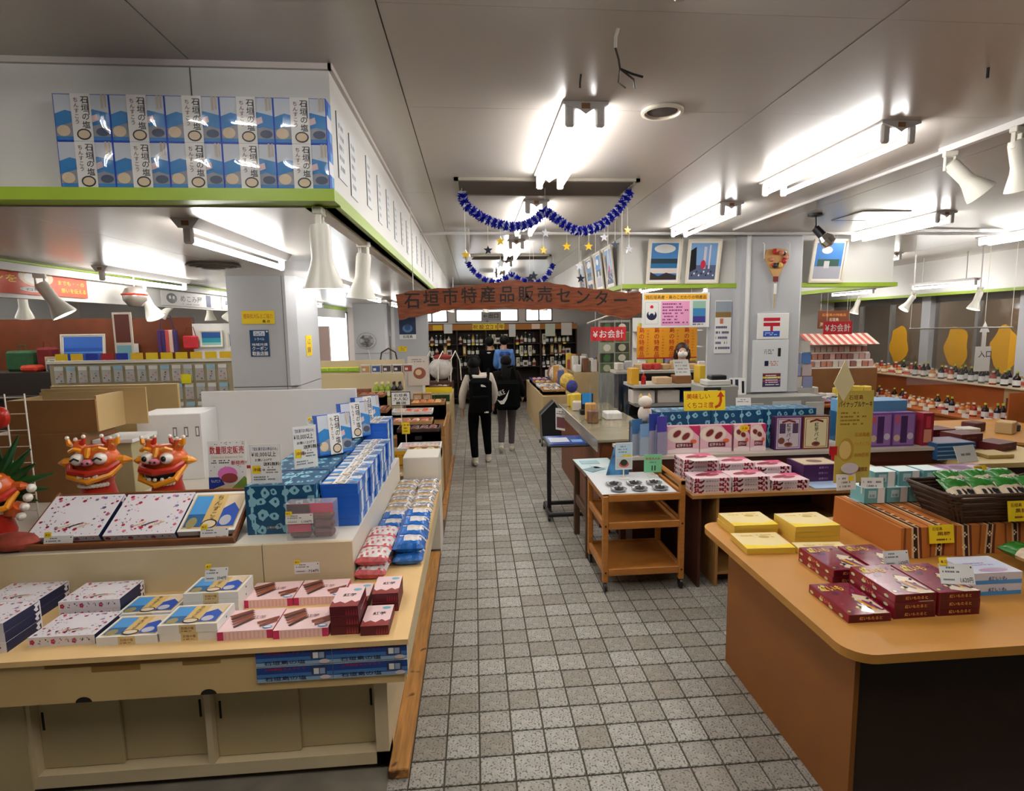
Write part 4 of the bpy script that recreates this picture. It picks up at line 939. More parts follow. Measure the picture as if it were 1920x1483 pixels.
tag(MB().box(0, .1, -.004, 0, 0, .1, ink((232, 220, 30))).build('yellow_note', loc=(-3.12, 6.42, 1.32), smooth=False), 'square yellow note on the pegboard packets', 'card')
# stall table and goods before the brown board
def frame_pic(name, label, loc, w, h, draw, fr=(226, 220, 206), b=.04, rz=0, tilt=0, mount=None, group=None):
    o = thing(name, label, 'picture', loc, rz, group); o.rotation_euler = (tilt, 0, rz)
    m = ink(fr, .35); f = MB()
    f.box(-w/2, w/2, -.02, 0, 0, b*.5, m).box(-w/2, w/2, -.02, 0, h-b*.5, h, m).box(-w/2, -w/2+b*.5, -.02, 0, b*.5, h-b*.5, m).box(w/2-b*.5, w/2, -.02, 0, b*.5, h-b*.5, m)
    f.build('frame', o, smooth=False)
    MB().box(-w/2+b*.5, w/2-b*.5, -.006, -.002, b*.5, h-b*.5, ink(mount or (236, 232, 224))).build('mount', o, smooth=False)
    p = MB(); draw(Face(p, (-w/2+b, -.006, b), (1, 0, 0), (0, 0, 1), w-2*b, h-2*b)); p.build('print', o, smooth=False)
    return o
def sea(F):
    F.rect(0, 0, 1, 1, ink((34, 90, 190))); F.rect(0, .0, 1, .35, ink((24, 70, 160))); F.rect(0, .42, 1, .47, ink((90, 150, 210))); F.rect(0, .6, 1, 1, ink((50, 110, 206)))
def sea2(F):
    F.rect(0, 0, 1, 1, ink((40, 150, 170))); F.rect(0, .55, 1, 1, ink((30, 80, 150))); F.rect(0, .0, 1, .2, ink((150, 200, 190)))
m_stall = mat('stall_dark', (44, 34, 28), .6)
o = thing('stall_table', 'dark table of the far left-hand stall', 'table', (-6.0, 8.6, 0)); MB().rbox(-3.0, 1.12, -.5, .5, 1.0, 1.05, m_stall, .005).build('tabletop', o, smooth=False); MB().box(-2.9, 1.1, -.4, .4, 0, 1.0, m_stall).build('base', o, smooth=False)
frame_pic('sea_picture', 'large blue sea picture in white frame on the left stall', (-5.55, 8.72, 1.37), .6, .48, sea, tilt=-.1)
frame_pic('photo_frame', 'small photo frame with brown centre before the sea picture', (-5.75, 8.4, 1.35), .16, .2, lambda F: F.rect(.1, .1, .9, .9, ink((110, 50, 30))), (206, 180, 140))
o = thing('bric_shelf', 'low dark shelf under the sea picture', 'shelf', (-5.9, 8.5, 1.05)); MB().rbox(-1.6, 1.0, -.25, .25, .0, .3, m_stall, .005).build('body', o, smooth=False)
for k, (px, w, h, c, lab) in enumerate(((45, .35, .28, (40, 90, 50), 'dark green bag'), (92, .2, .32, (120, 20, 20), 'dark red bag'), (60, .22, .09, (200, 60, 30), 'orange red cloth pile'), (110, .22, .13, (60, 80, 110), 'blue grey cloth pile'), (170, .3, .1, (214, 206, 200), 'pale cloth pile'))):
    p = at(px, 680, y=8.35 if h < .2 else 8.55); b = MB().rbox(-w/2, w/2, -.1, .1, 0, h, mat('cloth_%d' % k, c, .7, noise=.2, nscale=12), .03)
    if h > .2: b.tube([(-.05, 0, h), (-.04, 0, h+.08), (.04, 0, h+.08), (.05, 0, h)], .006, ink(c))
    tag(b.build('cloth_goods', loc=(p.x, p.y, 1.352)), lab+' on the far left-hand stall', 'bag' if h > .2 else 'cloth')
o = thing('hanging_scroll', 'narrow framed textile hanging at the end of the brown board', 'textile', (-5.0, 8.75, 1.3))
MB().rbox(-.13, .13, 0, .02, 0, .85, ink((210, 196, 180)), .004).build('frame', o, smooth=False); MB().box(-.1, .1, -.004, 0, .42, .82, ink((96, 34, 20))).build('brown_cloth', o, smooth=False); MB().box(-.1, .1, -.004, 0, .05, .38, ink((120, 170, 180))).build('blue_cloth', o, smooth=False)
tag(MB().box(-.1, .1, -.01, 0, 0, .14, WHITE).build('white_note', loc=(-5.25, 9.38, 1.55), smooth=False), 'small white note on the brown board', 'card')
# goods wall between brown board and column
tag(MB().box(-4.3, -2.5, 9.3, 9.36, .6, 1.98, m_wp).build('display_wall', smooth=False), 'white display wall hung with bags and sea pictures', 'partition')
o = thing('striped_bag', 'purple striped shoulder bag hanging on the display wall', 'bag', (-4.62, 9.2, 1.55))
for i, c in enumerate(((86, 50, 110), (60, 40, 100), (200, 80, 80), (230, 190, 170), (70, 50, 110))): MB().rbox(-.14+.056*i, -.084+.056*i, -.03, .03, 0, .34, ink(c), .008).build('stripe', o, smooth=False)
MB().tube([(-.1, 0, .34), (-.06, 0, .55), (.06, 0, .55), (.1, 0, .34)], .008, ink((60, 40, 80))).build('strap', o)
tag(MB().rbox(-.11, .11, -.03, .03, 0, .2, ink((200, 40, 50)), .02).tube([(-.08, 0, .2), (-.05, 0, .33), (.05, 0, .33), (.08, 0, .2)], .006, ink((120, 30, 30))).build('red_bag', loc=(-4.3, 9.22, 1.6)), 'small red bag hanging on the display wall', 'bag')
frame_pic('sea_picture', 'turquoise sea picture on the white display wall', (-4.02, 9.28, 1.62), .34, .26, sea2, b=.03)
frame_pic('sea_picture', 'small deep blue sea picture beside the grey column', (-3.68, 9.28, 1.6), .2, .24, sea, b=.03)
frame_pic('sea_picture', 'small dark picture under the sea pictures', (-3.68, 9.28, 1.4), .2, .16, lambda F: F.rect(0, 0, 1, 1, ink((70, 60, 70))), b=.03)
R_ = random.Random(5)
for k in range(14):
    x = -4.75+.13*k; h = R_.uniform(.08, .2); c = R_.choice(((60, 80, 130), (200, 190, 170), (90, 60, 50), (220, 216, 210), (150, 120, 80), (30, 40, 80)))
    tag(MB().rbox(-.055, .055, -.06, .06, 0, h, ink(c), .012).build('souvenir_box', loc=(x, 8.9, 1.26), rz=R_.uniform(-.3, .3), smooth=False), 'small souvenir box on the far ledge, %s from the brown board' % ORD[k], 'box', 'souvenir boxes on the far ledge')
o = thing('souvenir_ledge', 'pale ledge under the display wall', 'shelf', (-3.85, 8.95, 0)); MB().rbox(-.95, 1.4, -.15, .15, 1.2, 1.26, m_wp, .004).build('top', o, smooth=False); MB().box(-.9, 1.35, -.1, .1, 0, 1.2, m_stall).build('base', o, smooth=False)
# ================================================================ column notices
def wallnote(name, label, x0, x1, z0, z1, y, draw, base, cat='notice'):
    o = thing(name, label, cat, (x0, y, z0)); MB().box(0, x1-x0, 0, .002, 0, z1-z0, base).build('sheet', o, smooth=False)
    p = MB(); draw(Face(p, (0, 0, 0), (1, 0, 0), (0, 0, 1), x1-x0, z1-z0)); p.build('print', o, smooth=False); return o
a, b = at(452, 583, y=5.44), at(515, 607, y=5.44)
wallnote('yellow_notice', 'yellow notice with orange lettering high on the left column', a.x, b.x, b.z, a.z, 5.445, lambda F: (F.text('感染拡大防止ご協力', .05, .42, .38, ink((210, 130, 20)), fit=.9), F.text('島 の', .62, .08, .25, BLACK)), YEL)
a, b = at(467, 619, y=5.44), at(506, 668, y=5.44)
def dr(F):
    F.rect(.2, .78, .8, .96, ink((220, 228, 236))); F.text('GoTo', .25, .79, .16, ink((20, 60, 100)), fit=.5); F.text('トラベル', .22, .6, .12, WHITE, fit=.55); F.rect(0, .0, 1, .5, ink((30, 70, 110))); F.text('地域共通', .08, .4, .11, WHITE, fit=.84); F.text('クーポン', .08, .22, .17, WHITE, fit=.84); F.text('取扱店舗', .08, .03, .17, WHITE, fit=.84); F.oval(.92, .94, .06, .03, WHITE)
wallnote('blue_notice', 'blue travel coupon notice on the left column', a.x, b.x, b.z, a.z, 5.445, dr, ink((22, 70, 112)))
o = thing('yellow_notice', 'narrow yellow notice on the aisle side of the left column', 'notice', (-1.617, 5.75, 1.62)); MB().box(-.001, .001, 0, .2, 0, .2, YEL).build('sheet', o, smooth=False)
p = MB(); Face(p, (.001, 0, 0), (0, 1, 0), (0, 0, 1), .2, .2).text('入口', .15, .55, .3, BROWN).text('消毒', .15, .15, .3, BROWN); p.build('print', o, smooth=False)
# fan and poster far back
o = thing('wall_fan', 'grey wall fan on the far pale column', 'fan', (-2.15, 11.97, 1.62))
for r in (.16, .11, .06): MB().tube([(r*1.2*math.cos(t), -.1, r*math.sin(t)) for t in [2*PI*i/20 for i in range(20)]], .005, mat('fan_wire', (130, 126, 118), .4), 5, True).build('cage_ring', o)
for i in range(4):
    a_ = i*PI/2+.4; MB().add([(0, -.08, 0), (.15*math.cos(a_), -.085, .13*math.sin(a_)), (.15*math.cos(a_+.7), -.07, .13*math.sin(a_+.7)), (.05*math.cos(a_+.8), -.07, .05*math.sin(a_+.8))], [(0, 1, 2, 3)], mat('fan_blade', (120, 118, 116), .4)).build('blade', o)
MB().lathe([(.03, 0), (.045, .02), (.045, .09)], mat('fan_hub', (104, 100, 96), .4), (0, -.1, 0), ax=(0, 1, 0)).build('motor', o); MB().box(-.03, .03, -.02, .03, -.12, .04, MATS['fan_hub']).build('bracket', o, smooth=False); MB().tube([(0, 0, -.1), (.03, 0, -.3), (.05, .02, -.5)], .005, WHITE).build('cord', o)
def dr(F): F.rect(0, .18, 1, 1, ink((22, 44, 84))); F.oval(.5, .4, .3, .15, ink((90, 130, 170))); F.oval(.5, .45, .18, .12, ink((40, 80, 130))); F.text('石垣島', .2, .04, .12, BLACK, fit=.6)
wallnote('night_sky_poster', 'dark blue night sky poster on the pale partition', -1.62, -1.26, 1.62, 2.2, 12.895, dr, WHITE, 'poster')
wallnote('yellow_note', 'small yellow note under the night sky poster', -1.66, -1.47, 1.35, 1.47, 12.895, lambda F: F.lines(.1, .1, .9, .9, 3, BROWN), YEL)
o = thing('glass_door_panel', 'dark narrow glass panel beside the far column', 'panel', (-1.75, 12.25, 1.0)); MB().box(0, .01, 0, .12, 0, .7, ink((90, 90, 90), .2)).build('pane', o, smooth=False)
# ================================================================ sweets stalls left of the aisle
m_stand = mat('stall_beige', (196, 170, 124), .55, noise=.08, nscale=4); m_wood = mat('stall_wood', (170, 122, 66), .5, noise=.2, nscale=6, stretch=(1, 6, 1)); m_card = mat('cardboard', (176, 136, 88), .75, noise=.06, nscale=5)
o = thing('sweets_table', 'low beige sweets table beside the aisle', 'table', (-.95, 5.1, 0))
MB().rbox(-.5, .58, 0, 1.25, .0, .57, m_stand, .004).build('body', o, smooth=False); MB().box(-.5, .585, -.005, 1.25, 0, .07, m_plankd).build('kick_board', o, smooth=False)
o = thing('wooden_sweets_stand', 'wooden sweets stand farther along the aisle', 'table', (-.8, 6.4, 0))
MB().rbox(-.7, .45, 0, 1.0, 0, .66, m_wood, .004).build('body', o, smooth=False)
o2 = thing('wooden_sweets_stand', 'narrow wooden stand under the orange sweets', 'table', (-.8, 7.41, 0)); MB().rbox(-.15, .45, 0, .9, 0, .66, m_wood, .004).build('body', o2, smooth=False)
for x in (.45,): MB().rbox(x-.02, x, .02, .98, .66, .78, m_wood, .003).build('bin_board', o, smooth=False)
o = thing('wooden_sweets_stand', 'third sweets stand before the liquor rack', 'table', (-.9, 8.9, 0)); MB().rbox(-.4, .5, 0, 2.2, 0, .7, m_stand, .004).build('body', o, smooth=False)
def crate(loc, w, d, h, m, label, rz=0, name='cardboard_crate', cat='crate'):
    o = thing(name, label, cat, loc, rz); t = .012
    MB().box(-w/2, w/2, -d/2, d/2, 0, max(t, h-.035), m).build('bottom', o, smooth=False)
    fr = MB().box(-w/2, w/2, -d/2, -d/2+t, t, h, m).build('side', o, smooth=False)
    MB().box(-w/2, w/2, d/2-t, d/2, t, h, m).build('side', o, smooth=False)
    for x in (-w/2, w/2-t): MB().box(x, x+t, -d/2+t, d/2-t, t, h, m).build('side', o, smooth=False)
    MB().box(-.035, .035, -d/2-.002, -d/2, h*.55, h*.7, m_dark).build('hand_hole', fr, smooth=False)
    return o
def heap(cx, cy, z, w, d, n, cols, label, group, seed, cat='packet', name='candy_packet', s=.06, layers=2):
    """separate small packets laid out in a tray, one object each"""
    R = random.Random(seed); protos = []
    for c in cols:
        m = mat('packet_%02x%02x%02x' % c, c, .3, noise=.35, nscale=60, bump=.3)
        protos.append(Once(tag(pillow(s*1.45, s, s*.55, lambda u, v, q: m, seed, 5, 5).build(name), 'x', cat)))
    nx = max(1, int(w/(s*1.5))); ny = max(1, int(d/(s*1.05)))
    for j in range(ny):
        for i in range(nx):
            R.choice(protos)((cx-w/2+w*(i+.5)/nx, cy-d/2+d*(j+.5)/ny, z+.004), 0, label+', %s row, %s' % (ORD[j], ORD[i]), group, rot=(R.uniform(-.03, .12), R.uniform(-.1, .1), R.uniform(-.12, .12)))
PASTEL = [(120, 160, 140), (200, 170, 90), (190, 120, 110), (206, 200, 150), (150, 90, 70)]
crate((-.5, 5.38, .571), .3, .3, .17, m_card, 'cardboard crate of candy packets at the near end of the sweets table')
heap(-.5, 5.38, .706, .24, .24, 20, PASTEL, 'pastel candy packet heaped in the cardboard crate', 'candy packets in the cardboard crate', 31)
crate((-.56, 5.75, .571), .42, .3, .14, m_wp, 'white box of pink sweets behind the cardboard crate')
heap(-.56, 5.75, .676, .36, .24, 16, [(226, 190, 186), (220, 160, 150), (230, 214, 206)], 'pinkish clear sweet packet in the white box', 'pink sweets in the white box', 32)
crate((-.6, 6.14, .571), .44, .28, .26, ink((60, 36, 26)), 'dark brown tray of chocolate snacks on the sweets table')
heap(-.6, 6.14, .796, .38, .22, 16, [(70, 36, 30), (100, 60, 46), (140, 70, 60)], 'dark chocolate snack packet in the brown tray', 'chocolate snacks in the brown tray', 33)
crate((-1.0, 5.6, .571), .34, .4, .28, m_brd, 'brown wooden box with the plush bird before it')
o = thing('plush_bird', 'beige plush bird with red scarf on the sweets table', 'plush toy', (-.93, 5.28, .571)); m_pl = mat('plush_beige', (176, 152, 120), .95, noise=.15, nscale=60, bump=.4)
MB().ball((0, 0, .1), .085, m_pl, 14, 10, (1, .9, 1.2)).build('body', o); hd = MB().ball((.02, -.01, .26), .075, m_pl, 14, 10).build('head', o); MB().lathe([(.025, 0), (.012, .03), (0, .045)], ink((230, 170, 60)), (.07, -.05, .25), ax=(.8, -.6, 0)).build('beak', hd); MB().ball((.06, -.055, .285), .01, m_bk, 8, 6).build('eye', hd); MB().tube([(.07*math.cos(t), .07*math.sin(t), .19) for t in [2*PI*i/12 for i in range(12)]], .022, ink((190, 20, 30)), 6, True).tube([(.06, -.05, .18), (.09, -.08, .1), (.1, -.09, .02)], [.022, .028, .02], ink((190, 20, 30))).build('scarf', o)
def standing_sign(name, label, loc, w, h, draw, base, stick=.1, rz=0, fr=None):
    o = thing(name, label, 'sign', loc, rz); MB().cyl((0, .004, 0), (0, .004, stick+.02), .005, m=m_wire, n=6).build('stick', o); MB().rbox(-.04, .04, -.03, .03, 0, .006, m_wire, .002).build('foot', o, smooth=False)
    if fr: MB().box(-w/2-.008, w/2+.008, 0, .004, stick-.008, stick+h+.008, fr).build('frame', o, smooth=False)
    b = MB().box(-w/2, w/2, -.004, 0, stick, stick+h, base).build('board', o, smooth=False); p = MB(); draw(Face(p, (-w/2, -.004, stick), (1, 0, 0), (0, 0, 1), w, h)); p.build('lettering', b, smooth=False); return o
standing_sign('orange_price_sign', 'orange-yellow price sign at the near end of the sweets table', (-.72, 5.16, .571), .17, .16, lambda F: (F.text('ちんすこう', .08, .6, .22, BROWN, fit=.84), F.lines(.1, .1, .9, .45, 2, BROWN)), ink((236, 176, 30)), .05)
standing_sign('framed_sign', 'white sign with dark frame standing over the sweets', (-.83, 6.5, .661), .2, .14, lambda F: (F.text('石垣島', .12, .66, .26, BLACK, fit=.76), F.text('大人気!', .08, .34, .3, BLACK, fit=.84), F.text('直送', .2, .05, .24, BLACK, fit=.6)), WHITE, .36, fr=BLACK)
standing_sign('yellow_sign', 'small yellow sign among the chocolate snacks', (-.72, 5.95, .571), .08, .12, lambda F: F.lines(.1, .1, .9, .9, 3, BROWN), YEL, .22)
crate((-.75, 6.7, .661), .5, .3, .16, m_card, 'cardboard tray of pink packets on the wooden stand'); heap(-.75, 6.7, .786, .42, .22, 14, [(214, 140, 120), (226, 180, 160), (190, 100, 80)], 'pink cracker packet in the cardboard tray', 'pink packets on the wooden stand', 35)
crate((-1.15, 6.75, .661), .3, .4, .3, m_brd, 'dark box of brown packets at the back of the wooden stand'); heap(-1.15, 6.75, .926, .24, .32, 12, [(150, 76, 40), (120, 60, 40), (200, 120, 50)], 'orange brown packet in the dark box', 'brown packets in the dark box', 36)
crate((-.78, 7.2, .661), .5, .34, .2, m_wp, 'white tray of red packets on the wooden stand'); heap(-.78, 7.2, .826, .42, .26, 14, [(210, 60, 40), (220, 110, 60), (230, 190, 170)], 'red orange packet in the white tray', 'red packets on the wooden stand', 37)
crate((-.65, 7.75, .661), .5, .4, .24, m_wood, 'wooden tray of orange sweets on the far wooden stand'); heap(-.65, 7.75, .866, .4, .3, 16, [(226, 140, 60), (210, 110, 40), (236, 180, 120)], 'orange sweet packet in the wooden tray', 'orange sweets on the wooden stand', 38)
crate((-1.28, 7.19, .661), .35, .3, .42, m_brd, 'stacked brown box behind the orange sweets'); heap(-1.28, 7.19, 1.046, .3, .24, 10, [(170, 90, 50), (200, 140, 60)], 'brown biscuit packet on the stacked brown box', 'biscuits on the brown box', 39)
# green tea tins on the stand near the walkers
tin = product('tea_tin', 'tin', .055, .055, .16, ink((40, 70, 40), .3), lambda p, w, d, h: ffront(p, w, d, h).rect(0, .0, 1, .18, ink((214, 206, 160))).rect(0, .85, 1, 1, ink((214, 206, 160))), 'green tins by the walking pair')
for i in range(6): tin((-.72+.06*i, 8.98, .70), 0, 'dark green tin on the third stand, %s from the plush bird side' % ORD[i])
tag(MB().box(-.22, .22, 0, .006, 0, .09, YEL).build('yellow_banner', loc=(-.57, 8.98, .862), smooth=False), 'yellow banner lying over the dark green tins', 'sign')
for k, (x, y, w, h, c) in enumerate(((-.6, 8.8, .3, .25, (196, 110, 60)), (-1.0, 8.8, .3, .3, (150, 90, 50)), (-.6, 9.15, .3, .3, (210, 150, 120)), (-1.0, 9.15, .3, .4, (180, 120, 60)), (-1.0, 9.5, .3, .35, (120, 70, 40)), (-.6, 9.5, .3, .26, (190, 170, 150)), (-1.0, 9.85, .35, .45, (160, 60, 50)), (-.62, 9.85, .33, .3, (90, 60, 44)))):
    x = max(-1.12, x); y += .42
    crate((x, y, .701), w, .3, h*.5, mat('bin_%d' % k, c, .6), 'snack bin on the third stand, %s counted from its near end' % ORD[k], name='snack_bin', cat='bin')
    heap(x, y, .701+max(.012, h*.5-.035), w-.06, .24, 8, [c, (min(255, c[0]+40), min(255, c[1]+40), min(255, c[2]+40)), (220, 200, 180)], 'snack packet in the %s bin of the third stand' % ORD[k], 'snacks in the %s bin of the third stand' % ORD[k], 50+k, layers=1)
# shelf with bags and bottles behind the blank board
o = thing('cream_shelf', 'cream two-level shelf beside the grey column', 'shelf', (-1.55, 7.5, 0))
MB().rbox(-.55, .6, 0, .45, 0, .98, m_cream, .004).build('base', o, smooth=False); MB().rbox(-.55, .6, .3, .45, .98, 1.28, m_cream, .004).build('upper_step', o, smooth=False); MB().box(-.55, .6, .45, .47, 0, 1.45, m_cream).build('back_panel', o, smooth=False)
def bottle(r, h, c, capc, labc=None, name='bottle', cat='bottle', group=None):
    b = MB().lathe([(r, 0), (r, h*.55), (r*.9, h*.62), (r*.4, h*.75), (r*.36, h*.9)], ink(c, .2), n=10)
    root = tag(b.build(name), 'x', cat, group)
    MB().lathe([(r*.4, h*.88), (r*.4, h), (0, h)], ink(capc), n=8).build('cap', root)
    if labc: MB().lathe([(r*1.02, h*.12), (r*1.02, h*.45)], ink(labc), n=10).build('label', root)
    return Once(root)
gb = Once(tag(pillow(.16, .07, .05, lambda u, v, s: ink((150, 190, 60)) if v < .8 else ink((230, 200, 40)), 9, 6, 6).build('green_snack_bag'), 'x', 'snack bag', 'green snack bags on the cream shelf'))
for i in range(5): gb((-2.03+.1*i, 7.6, 1.06), 0, 'bright green snack bag on the cream shelf, %s from the column' % ORD[i], rot=(1.3, 0, .1))
bb = Once(tag(pillow(.14, .07, .05, lambda u, v, s: ink((126, 60, 30)), 9, 6, 6).build('brown_snack_bag'), 'x', 'snack bag', 'brown snack bags on the cream shelf'))
for i in range(3): bb((-1.55+.07*i, 7.6, 1.06), 0, 'reddish brown snack bag on the cream shelf, %s beside the green bags' % ORD[i], rot=(1.3, 0, .1))
gbt = bottle(.035, .2, (150, 170, 40), (226, 220, 150), (220, 220, 190), group='yellow-green bottles on the cream shelf')
for i in range(6): gbt((-1.28+.075*(i % 3), 7.56+.09*(i//3), .981), 0, 'yellow-green bottle on the cream shelf, %s row, %s along' % (('front', 'back')[i//3], ORD[i % 3]))
dbt = bottle(.035, .2, (40, 26, 20), (30, 26, 24), (200, 190, 170), group='dark bottles on the cream shelf')
for i in range(4): dbt((-1.05+.075*(i % 2), 7.56+.09*(i//2), .981), 0, 'dark bottle on the cream shelf, %s row, %s' % (('front', 'back')[i//2], ('beside the yellow-green ones', 'outer')[i % 2]))
for i in range(4):
    gb((-2.0+.13*i, 7.87, 1.33), 0, 'pale green packet on the upper step, %s from the column' % ORD[i], rot=(1.4, 0, 0))
def d_pic(c): return lambda p, w, d, h: ffront(p, w, d, h).rect(.1, .15, .9, .85, ink(c)).rect(.2, .3, .5, .6, WHITE)
for i, c in enumerate(((200, 150, 90), (60, 90, 150), (90, 70, 70), (60, 40, 50), (170, 70, 60))):
    q = product('gift_carton', 'box', .13, .1, .11, ink((206, 200, 190)), d_pic(c), 'cartons on the upper step'); q((-1.45+.14*i, 7.88, 1.281), 0, 'small picture carton on the upper step, %s toward the aisle' % ORD[i])
for i in range(4):
    q = product('cake_carton', 'box', .12, .14, .15, m_card, d_pic((220, 190, 160)), 'brown cake cartons'); q((-.8+.13*(i % 2), 8.15, .661+.152*(i//2)), 0, 'brown cake carton, %s of the pair %s' % (('lower', 'upper')[i//2], ('nearer the shelf', 'nearer the aisle')[i % 2]))
o = thing('handled_basket', 'dark basket with arched handle on the upper step', 'basket', (-1.25, 8.6, 1.28)); MB().lathe([(.1, 0), (.13, .12), (.125, .12), (.09, .01)], ink((60, 26, 22)), n=14).build('bowl', o); MB().tube([(-.125, 0, .1), (-.1, 0, .24), (0, 0, .3), (.1, 0, .24), (.125, 0, .1)], .012, ink((60, 26, 22))).build('handle', o)
o = thing('basket_stand', 'white stand under the handled basket', 'stand', (-1.2, 8.6, 0)); MB().rbox(-.35, .45, -.2, .2, 0, 1.278, m_wp, .004).build('body', o, smooth=False)
poster('product_poster', 'pale poster with a photo of sweets above the brown cartons', (-.8, 8.35, 1.05), .3, .42, lambda F: (F.oval(.55, .42, .3, .2, ink((150, 90, 70))), F.oval(.5, .45, .15, .1, ink((220, 190, 150))), F.lines(.2, .78, .8, .92, 2, GREY)), cat='poster', base=ink((216, 206, 196)))
# ================================================================ liquor rack along the back wall
m_rack = mat('rack_dark_wood', (50, 30, 20), .5, noise=.15, nscale=5); m_head = mat('rack_header', (176, 112, 40), .5)
RXs = [-1.17, -.4, .3, .98, 1.62, 2.5]
o = thing('liquor_rack', 'long dark wooden liquor rack along the back wall', 'shelf', (0, 13.95, 0))
MB().box(-1.17, 2.5, .42, .44, 0, 1.95, m_rack).build('back_panel', o, smooth=False)
for x in RXs: MB().box(x-.015, x+.015, 0, .42, 0, 1.8, m_rack).build('upright', o, smooth=False)
for z in (.15, .55, .9, 1.18, 1.46): MB().box(-1.17, 2.5, 0, .42, z-.02, z, m_rack).build('shelf_board', o, smooth=False)
MB().box(-1.17, 2.5, -.03, .42, 1.79, 1.93, m_head).build('header_board', o, smooth=False)
for i, ch in enumerate('祝設立21年'):
    x = -.02+.145*i if i < 3 else (.42+.075*(i-3) if i < 5 else .6)
    w_ = .14 if i not in (3, 4) else .075
    q = thing('letter_card', 'yellow card reading %s on the rack header' % ('the %s character' % ORD[i]), 'sign', (x, 13.915, 1.79), group='yellow letter cards on the rack header')
    MB().box(0, w_, 0, .004, 0, .15, YEL).build('card', q, smooth=False); p = MB(); Face(p, (0, 0, 0), (1, 0, 0), (0, 0, 1), w_, .15).text(ch, .06, .12, .8, ink((110, 30, 20)), fit=.88); p.build('character', q, smooth=False)
bts = [bottle(.04, .24, (34, 22, 18), (20, 20, 20), (226, 216, 190)), bottle(.038, .27, (30, 44, 28), (190, 160, 60), (236, 232, 222)), bottle(.045, .2, (206, 196, 170), (60, 40, 30), (120, 30, 30)), bottle(.035, .25, (196, 160, 90), (40, 30, 26), (240, 230, 200)), bottle(.04, .22, (60, 60, 66), (220, 220, 220), (206, 206, 206))]
bxs = [product('liquor_carton', 'box', .09, .09, .22, ink((216, 206, 176)), lambda p, w, d, h: ffront(p, w, d, h).text('泡盛', .25, .9, .28, BLACK, vert=True)), product('liquor_carton', 'box', .08, .08, .24, ink((150, 110, 50)), lambda p, w, d, h: ffront(p, w, d, h).rect(.2, .2, .8, .85, ink((226, 206, 150)))), product('liquor_carton', 'box', .12, .08, .14, ink((226, 220, 210)), lambda p, w, d, h: ffront(p, w, d, h).rect(.2, .2, .8, .7, ink((90, 60, 50))))]
R_ = random.Random(21)
for bi in range(5):
    x0, x1 = RXs[bi], RXs[bi+1]
    for si, z in enumerate((.9, 1.18, 1.46)):
        n = int((x1-x0-.08)/.1)
        for i in range(n):
            x = x0+.08+.1*i+R_.uniform(-.008, .008)
            if R_.random() < .1: continue
            use_box = R_.random() < (.5 if si == 1 else .15)
            P = R_.choice(bxs) if use_box else R_.choice(bts)
            P((x, 14.03+R_.uniform(0, .03), z), 0, 'liquor %s, %s bay of the back rack, %s shelf, %s along' % ('carton' if use_box else 'bottle', ORD[bi], ('low', 'middle', 'top')[si], ORD[i]), 'liquor on the back rack')
            if R_.random() < .35:
                tag(MB().box(-.035, .035, 0, .003, 0, .04, R_.choice((YEL, WHITE))).build('shelf_price_tag', loc=(x, 13.935, z-.03), smooth=False), 'tiny price tag, %s bay, %s shelf of the back rack, %s along' % (ORD[bi], ('low', 'middle', 'top')[si], ORD[i]), 'price tag', 'price tags on the back rack')
for k, (x, w_, h_, c, z, lab) in enumerate(((-1.28, .16, .3, (206, 80, 130), 1.52, 'pink poster at the end of the liquor rack'), (-1.24, .14, .24, (226, 226, 226), 1.22, 'white sheet below the pink poster'), (.93, .16, .3, (206, 206, 200), 1.62, 'white sheet on the rack upright'), (-.85, .22, .12, (236, 190, 40), 1.8, 'yellow label on the rack header end'), (-.6, .2, .22, (216, 214, 208), 1.72, 'white notice hanging over the rack header'), (1.5, .2, .12, (230, 200, 180), 1.8, 'pale pink label on the rack header'), (1.85, .24, .3, (206, 210, 190), 1.62, 'pale sheet hanging before the rack'), (2.25, .26, .3, (226, 216, 206), 1.64, 'framed white sheet at the far end of the rack'))):
    tag(MB().box(-w_/2, w_/2, 0, .004, 0, h_, ink(c)).build('paper_sheet', loc=(x, 13.9, z), smooth=False), lab, 'notice')
o = thing('window_arrow_sign', 'white sign with black arrow above the liquor rack', 'sign', (.2, 14.505, 2.04)); MB().box(0, .5, 0, .006, -.02, .2, ink((170, 168, 166))).build('board', o, smooth=False); p = MB(); Face(p, (0, 0, 0), (1, 0, 0), (0, 0, 1), .5, .2).text('←出口', .08, .2, .6, BLACK, fit=.8); p.build('lettering', o, smooth=False)
